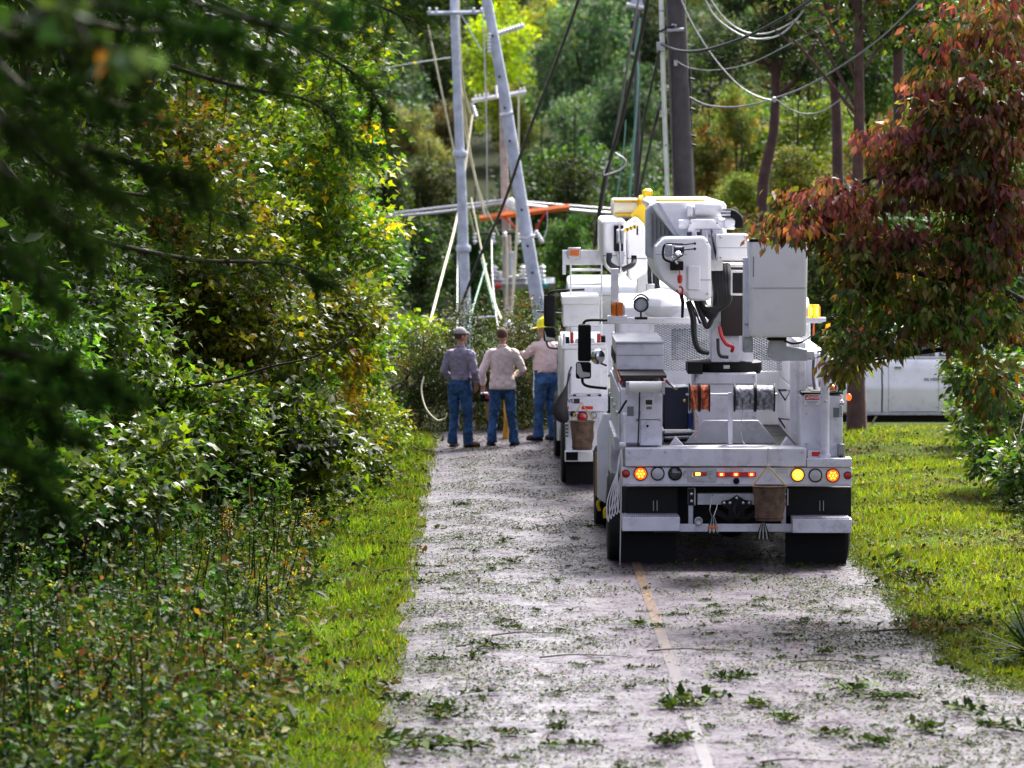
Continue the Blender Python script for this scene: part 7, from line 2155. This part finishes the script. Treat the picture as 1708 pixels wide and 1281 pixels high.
Y = 112
wp = pole('utility_pole', 'pinkish wooden pole behind the steel ones with orange crossarm and white bushings', [(838, 148), (840, 250), (845, 400), (849, 560)], Y, .082, .123, 'woodpole')
bar(wp, 'crossarm', (787, 168), (878, 153), Y - .3, 0.0577, 'porcelain')
for q in (793, 800, 807, 814, 868, 874):
    insul(wp, V(q, 166 - (q - 787) * .16, Y - .3), V(q, 158 - (q - 787) * .16, Y - .3), 0.0308, n=2)
insul(wp, V(787, 172, Y - .3), V(795, 196, Y - .3), 0.0539, n=5)
insul(wp, V(829, 163, Y - .35), V(827, 142, Y - .35), 0.0385, n=5)
MB().tube([V(865, 158, Y - .3), V(865, 250, Y - .3)], .025, n=5).build('hot_stick', M['cablewhite'], wp)
oc = bar(wp, 'orange_crossarm', (800, 364), (950, 345), Y - .4, 0.077, 'orange')
bar(wp, 'brace', (840, 362), (868, 386), Y - .45, 0.0231, 'redpaint'); bar(wp, 'brace', (912, 352), (892, 385), Y - .45, 0.0231, 'redpaint')
bar(wp, 'dark_crossarm', (789, 389), (870, 388), Y - .3, 0.0462, 'blacksteel')
for q in (792, 823, 865):
    insul(wp, V(q, 388, Y - .35), V(q, 407, Y - .35), 0.0577, n=3)
insul(wp, V(842, 395, Y - .5), V(842, 385, Y - .5), 0.0616, n=2)
MB().ball(V(852, 341, Y - .5), 0.123, 0.115, 0.154).build('connector', M['porcelain'], wp); MB().ball(V(858, 346, Y - .5), 0.0924, 0.077, 0.115).build('connector', M['porcelain'], wp)
MB().tube([V(853, 420, Y - .3), V(855, 470, Y - .3)], .09, n=10).build('arrester', M['galv'], wp)
bk = bar(wp, 'equipment_bar', (822, 474), (925, 472), Y - .5, 0.131, 'galv')
for (x, y0, y1, r) in ((825, 468, 442, .09), (834, 468, 452, .07), (873, 466, 441, .09), (905, 470, 440, .08), (862, 466, 458, .08), (850, 466, 460, .08)):
    insul(wp, V(x, y0, Y - .55), V(x, y1, Y - .55), r, name='bushing', n=4)
MB().ball(V(831, 477, Y - .75), 0.077).build('red_tag', M['redpaint'], wp)
MB().ball(V(908.5, 475, Y - .75), 0.0616).build('teal_tag', paint('teal plastic', (.03, .4, .38), .4), wp)
MB().ball(V(848, 545, Y - .4), 0.131, 0.115, 0.154).build('connector', M['porcelain'], wp); MB().ball(V(855, 551, Y - .4), 0.0924).build('connector', M['porcelain'], wp)

def wire(name, label, pts, r, mat, cat='cable', k=6):
    if pts[0][2] >= 100 or pts[-1][2] >= 100:
        r *= .76
        pts = [(a, b, c if c < 100 else 99 + (c - 100) * .25) for a, b, c in pts]
    P = smoothpath([V(*p) for p in pts], k)
    o = MB().tube(P, r, n=6).build(name, M[mat], None, ang=80)
    return tag(o, label, cat)
wire('rope', 'cream rope running from the pole insulator down to the left, the brightest', [(788, 192, 149), (765, 350, 140), (735, 470, 120), (704, 590, 92)], .034, 'cablewhite', 'rope')
wire('rope', 'slack pale rope slanting down from the left end of the upper steel crossarm', [(714, 42, 130), (736, 150, 132), (763, 278, 138), (792, 392, 149)], .028, 'cablewhite', 'rope')
wire('rope', 'yellowish rope hugging the right side of the upright steel pole', [(764, -60, 129), (766, 60, 130), (772, 140, 138), (784, 188, 149)], .04, 'cablewhite', 'rope')
wire('rope', 'yellow rope crossing behind the brightest rope down to the orange crossarm', [(768, 130, 140), (783, 247, 148), (797, 315, 149), (810, 362, 149)], .036, 'cablewhite', 'rope')
wire('rope', 'thin rope next to the yellow one ending at the black crossarm', [(766, 90, 140), (776, 220, 148), (800, 320, 149), (832, 392, 149)], .02, 'cablewhite', 'rope')
wire('rope', 'cream rope dropping from the orange crossarm right of the wooden pole', [(863, 250, 149), (863, 360, 149), (859, 440, 149), (854, 522, 148)], .04, 'cablewhite', 'rope')
wire('rope', 'cream rope hanging straight in front of the wooden pole', [(845, 395, 149), (846, 440, 149), (845, 535, 149)], .035, 'cablewhite', 'rope')
wire('power_line', 'thin white line hanging plumb between the two steel poles', [(804, -20, 140), (809, 120, 140), (812, 240, 140), (812, 360, 141)], .02, 'cablegrey')
wire('power_line', 'thin pale line hanging plumb beside the upright steel pole', [(764, 330, 128), (763, 450, 128), (763, 562, 110)], .016, 'cablegrey')
wire('cable', 'green line slanting down left behind the cap of the left man', [(811, 440, 130), (790, 510, 118), (768, 590, 95)], .022, 'cablegreen')
wire('cable', 'pale green line slanting down right to the fallen tree', [(786, 330, 140), (806, 430, 135), (822, 495, 128), (836, 532, 110)], .022, 'cablewhite')
wire('cable', 'thin green line beside the pale green one', [(800, 420, 130), (815, 480, 124), (830, 540, 110)], .014, 'cablegreen')
wire('cable', 'thin grey line dropping to the bareheaded man', [(820, 400, 140), (822, 470, 130), (832, 560, 100)], .014, 'cablegrey')
wire('power_line', 'upper of the twin grey lines left of the wooden pole', [(560, 372, 170), (640, 358, 165), (735, 346, 158), (838, 334, 150)], .034, 'cablegrey')
wire('power_line', 'lower, thicker of the twin grey lines left of the wooden pole', [(560, 376, 170), (640, 363, 165), (735, 354, 158), (838, 339, 150)], .05, 'cablegrey')
for q, rr in (((655, 359), .07), ((728, 354), .06), ((728, 347), .06)):
    pass
wire('power_line', 'upper grey line running right from the wooden pole behind the orange arm', [(852, 334, 150), (930, 341, 155), (1060, 350, 162), (1200, 352, 170)], .026, 'cablegrey')
wire('power_line', 'thick grey line running right from the orange arm to behind the boom', [(852, 339, 150), (948, 350, 155), (1060, 358, 162), (1200, 362, 170)], .05, 'cablegrey')
wire('power_line', 'white line crossing low behind the heads of the men', [(600, 545, 120), (700, 536, 120), (770, 531, 119), (838, 528, 118)], .028, 'cablegrey')
wire('power_line', 'lowest grey line left of the brightest rope', [(580, 604, 105), (640, 597, 104), (706, 591, 100)], .018, 'cablegrey')
wire('power_line', 'faint grey line across the dark gap at the top left', [(590, 125, 160), (680, 107, 150), (752, 96, 130)], .02, 'cablegrey')
wire('power_line', 'black line slanting across the picture in front of the steel poles', [(985, -60, 74), (940, 70, 78), (880, 225, 84), (838, 345, 88), (800, 430, 90), (750, 560, 92)], .027, 'cableblack')
wire('cable', 'white cable end looping beside the man in the cap', [(707, 628, 72.8), (703, 650, 72.7), (710, 680, 72.5), (728, 700, 72.3), (742, 698, 72.2), (746, 688, 72.2)], .011, 'cablewhite')

# thick dark pole on the right with its conduit and cables
Y = 79
dp = pole('utility_pole', 'thick dark creosoted pole rising behind the trucks with a white conduit on its side', [(1121, -130), (1127, 0), (1134, 170), (1141, 340), (1147, 480)], Y, .155, .2, 'darkpole', 18)
MB().tube([V(1098, -130, Y - .1), V(1103, 0, Y - .1), V(1107, 150, Y - .1), V(1114, 335, Y - .1), V(1120, 500, Y - .1)], .043, n=10).build('conduit', M['conduit'], dp)
for q in (20, 55, 244):
    p = V(1103.5 + q * .033, q, Y - .1); MB().lathe(p, (0, 0, 1), [(0, .044), (.01, .05), (.03, .05), (.04, .044)], 12).build('conduit_band', M['galv'], dp)
PB('clamp_box', 'galv', dp, 1095, 70, 1109, 86, Y - .2, .1, .01)
MB().tube([V(1113, 51, Y - .25), V(1141, 49, Y - .25)], .03, n=7).build('pole_clamp', M['galv'], dp)
MB().tube([V(1120, 42, Y - .26), V(1128, 44, Y - .26)], .03, n=7).build('pole_clamp', M['galv'], dp)
MB().tube([V(1096, 55, Y - .25), V(1112, 47, Y - .28), V(1126, 43, Y - .3)], .016, n=6).build('strap', M['blacksteel'], dp)
PB('bracket', 'galv', dp, 1124, 100, 1130, 110, Y - .22, .05, .004)
MB().tube(smoothpath([V(1150, 115, Y), V(1151, 170, Y), V(1153, 240, Y), V(1157, 330, Y)], 4), .03, n=7).build('riser_cable', M['cableblack'], dp)
for q in (130, 180, 225, 240):
    MB().tube([V(1143 + q * .03, q, Y - .03), V(1156 + q * .02, q + 3, Y - .05)], .02, n=6).build('riser_clip', M['blacksteel'], dp)
MB().tube([V(1120, 90, Y - .2), V(1124, 260, Y - .2), V(1128, 345, Y - .2)], .008, n=5).build('ground_wire', M['cableblack'], dp)
# far small crossarm at the top with a cone
Y = 110
sp3 = empty('utility_pole', V(1058, 300, Y), 'far small pole top with a short white crossarm left of the thick dark pole', 'pole')
MB().tube([V(1062, -60, Y + .2), V(1062, 20, Y + .2), V(1064, 700, Y + .2)], .07, n=8).build('shaft', M['darkpole'], sp3)
bar(sp3, 'crossarm', (1045, 7), (1073, 13), Y, .05, 'porcelain')
MB().prism([(1049, 8), (1066, -22), (1074, 11)], Y, .1).build('bracket', M['polesteel'], sp3)

wire('power_line', 'thickest black cable dropping left of the white conduit', [(1088, -60, 78), (1077, 20, 78), (1058, 110, 80), (1033, 215, 82), (1008, 300, 84), (992, 410, 86)], 0.0338, 'cableblack')
wire('power_line', 'grey cable running close beside the thickest black cable', [(1072, -40, 82), (1058, 40, 82), (1040, 150, 84), (1020, 260, 86), (1000, 360, 88)], 0.021, 'cabledull')
wire('cable', 'dull green cable left of the white conduit', [(1068, 30, 90), (1060, 85, 90), (1064, 120, 90), (1061, 190, 90), (1054, 270, 90), (1050, 330, 90)], 0.0225, 'cablegreen')
wire('cable', 'thin green cable farthest left of the hanging ones', [(1044, 200, 95), (1040, 250, 95), (1030, 320, 95), (1024, 340, 95)], 0.0135, 'cablegreen')
wire('power_line', 'black cable from the clamp box down behind the boom tube', [(1100, 86, 78), (1090, 130, 79), (1075, 200, 80), (1066, 280, 82), (1058, 340, 84)], 0.0225, 'cableblack')
wire('power_line', 'second black cable joining the conduit from lower left', [(1102, 170, 78.6), (1096, 195, 78.6), (1080, 260, 80), (1064, 330, 82)], 0.0225, 'cableblack')
wire('cable', 'small blue grey loop of wire tied to the black cable', [(1026, 255, 83), (1044, 268, 83), (1036, 282, 83), (1016, 290, 83), (1007, 290, 83), (1014, 268, 83)], 0.0135, 'cablegrey')
wire('power_line', 'thick twisted dark cable sweeping from the clamp box to the upper right', [(1104, 74, 78.7), (1130, 84, 78), (1165, 85, 77), (1210, 74, 76), (1265, 52, 75), (1325, 18, 74), (1370, -12, 73)], 0.0255, 'cableblack')
wire('power_line', 'thin white line falling from beside the thick pole to the wire joint', [(1133, -8, 78), (1155, 40, 78), (1190, 95, 78), (1230, 140, 78), (1262, 160, 78), (1290, 168, 78)], 0.0112, 'cablegrey')
wire('power_line', 'grey line sagging from the thick pole through the joint to the upper right', [(1150, 162, 78.8), (1178, 175, 78.6), (1220, 179, 78.4), (1262, 173, 78.2), (1292, 164, 78), (1340, 146, 77), (1400, 112, 76), (1470, 62, 75), (1545, -10, 74)], 0.015, 'cabledull')
wire('power_line', 'outer of the two white lines looping at the top right', [(1172, -8, 77), (1195, 30, 77), (1235, 58, 77), (1270, 65, 77), (1310, 52, 77), (1358, -5, 77)], 0.015, 'cablegrey')
wire('power_line', 'inner of the two white lines looping at the top right', [(1180, -8, 77.4), (1210, 32, 77.4), (1245, 54, 77.4), (1285, 54, 77.4), (1330, 30, 77.4), (1352, -5, 77.4)], 0.0112, 'cablegrey')
wire('power_line', 'thin grey line from the bracket on the thick pole up to the right', [(1127, 101, 78.6), (1150, 113, 78.4), (1190, 117, 78.2), (1250, 106, 78), (1320, 72, 77.5), (1420, 20, 77)], 0.009, 'cabledull')
wire('power_line', 'short white line sagging right of the wire joint', [(1294, 166, 78), (1318, 182, 78), (1345, 190, 78), (1375, 184, 78), (1410, 160, 78)], 0.0105, 'cabledull')
jn = MB().ball(V(1291, 166, 77.95), .045).build('wire_joint', M['galv'], None)
tag(jn, 'small grey connector where the white and grey lines meet before the kinked pine', 'connector')
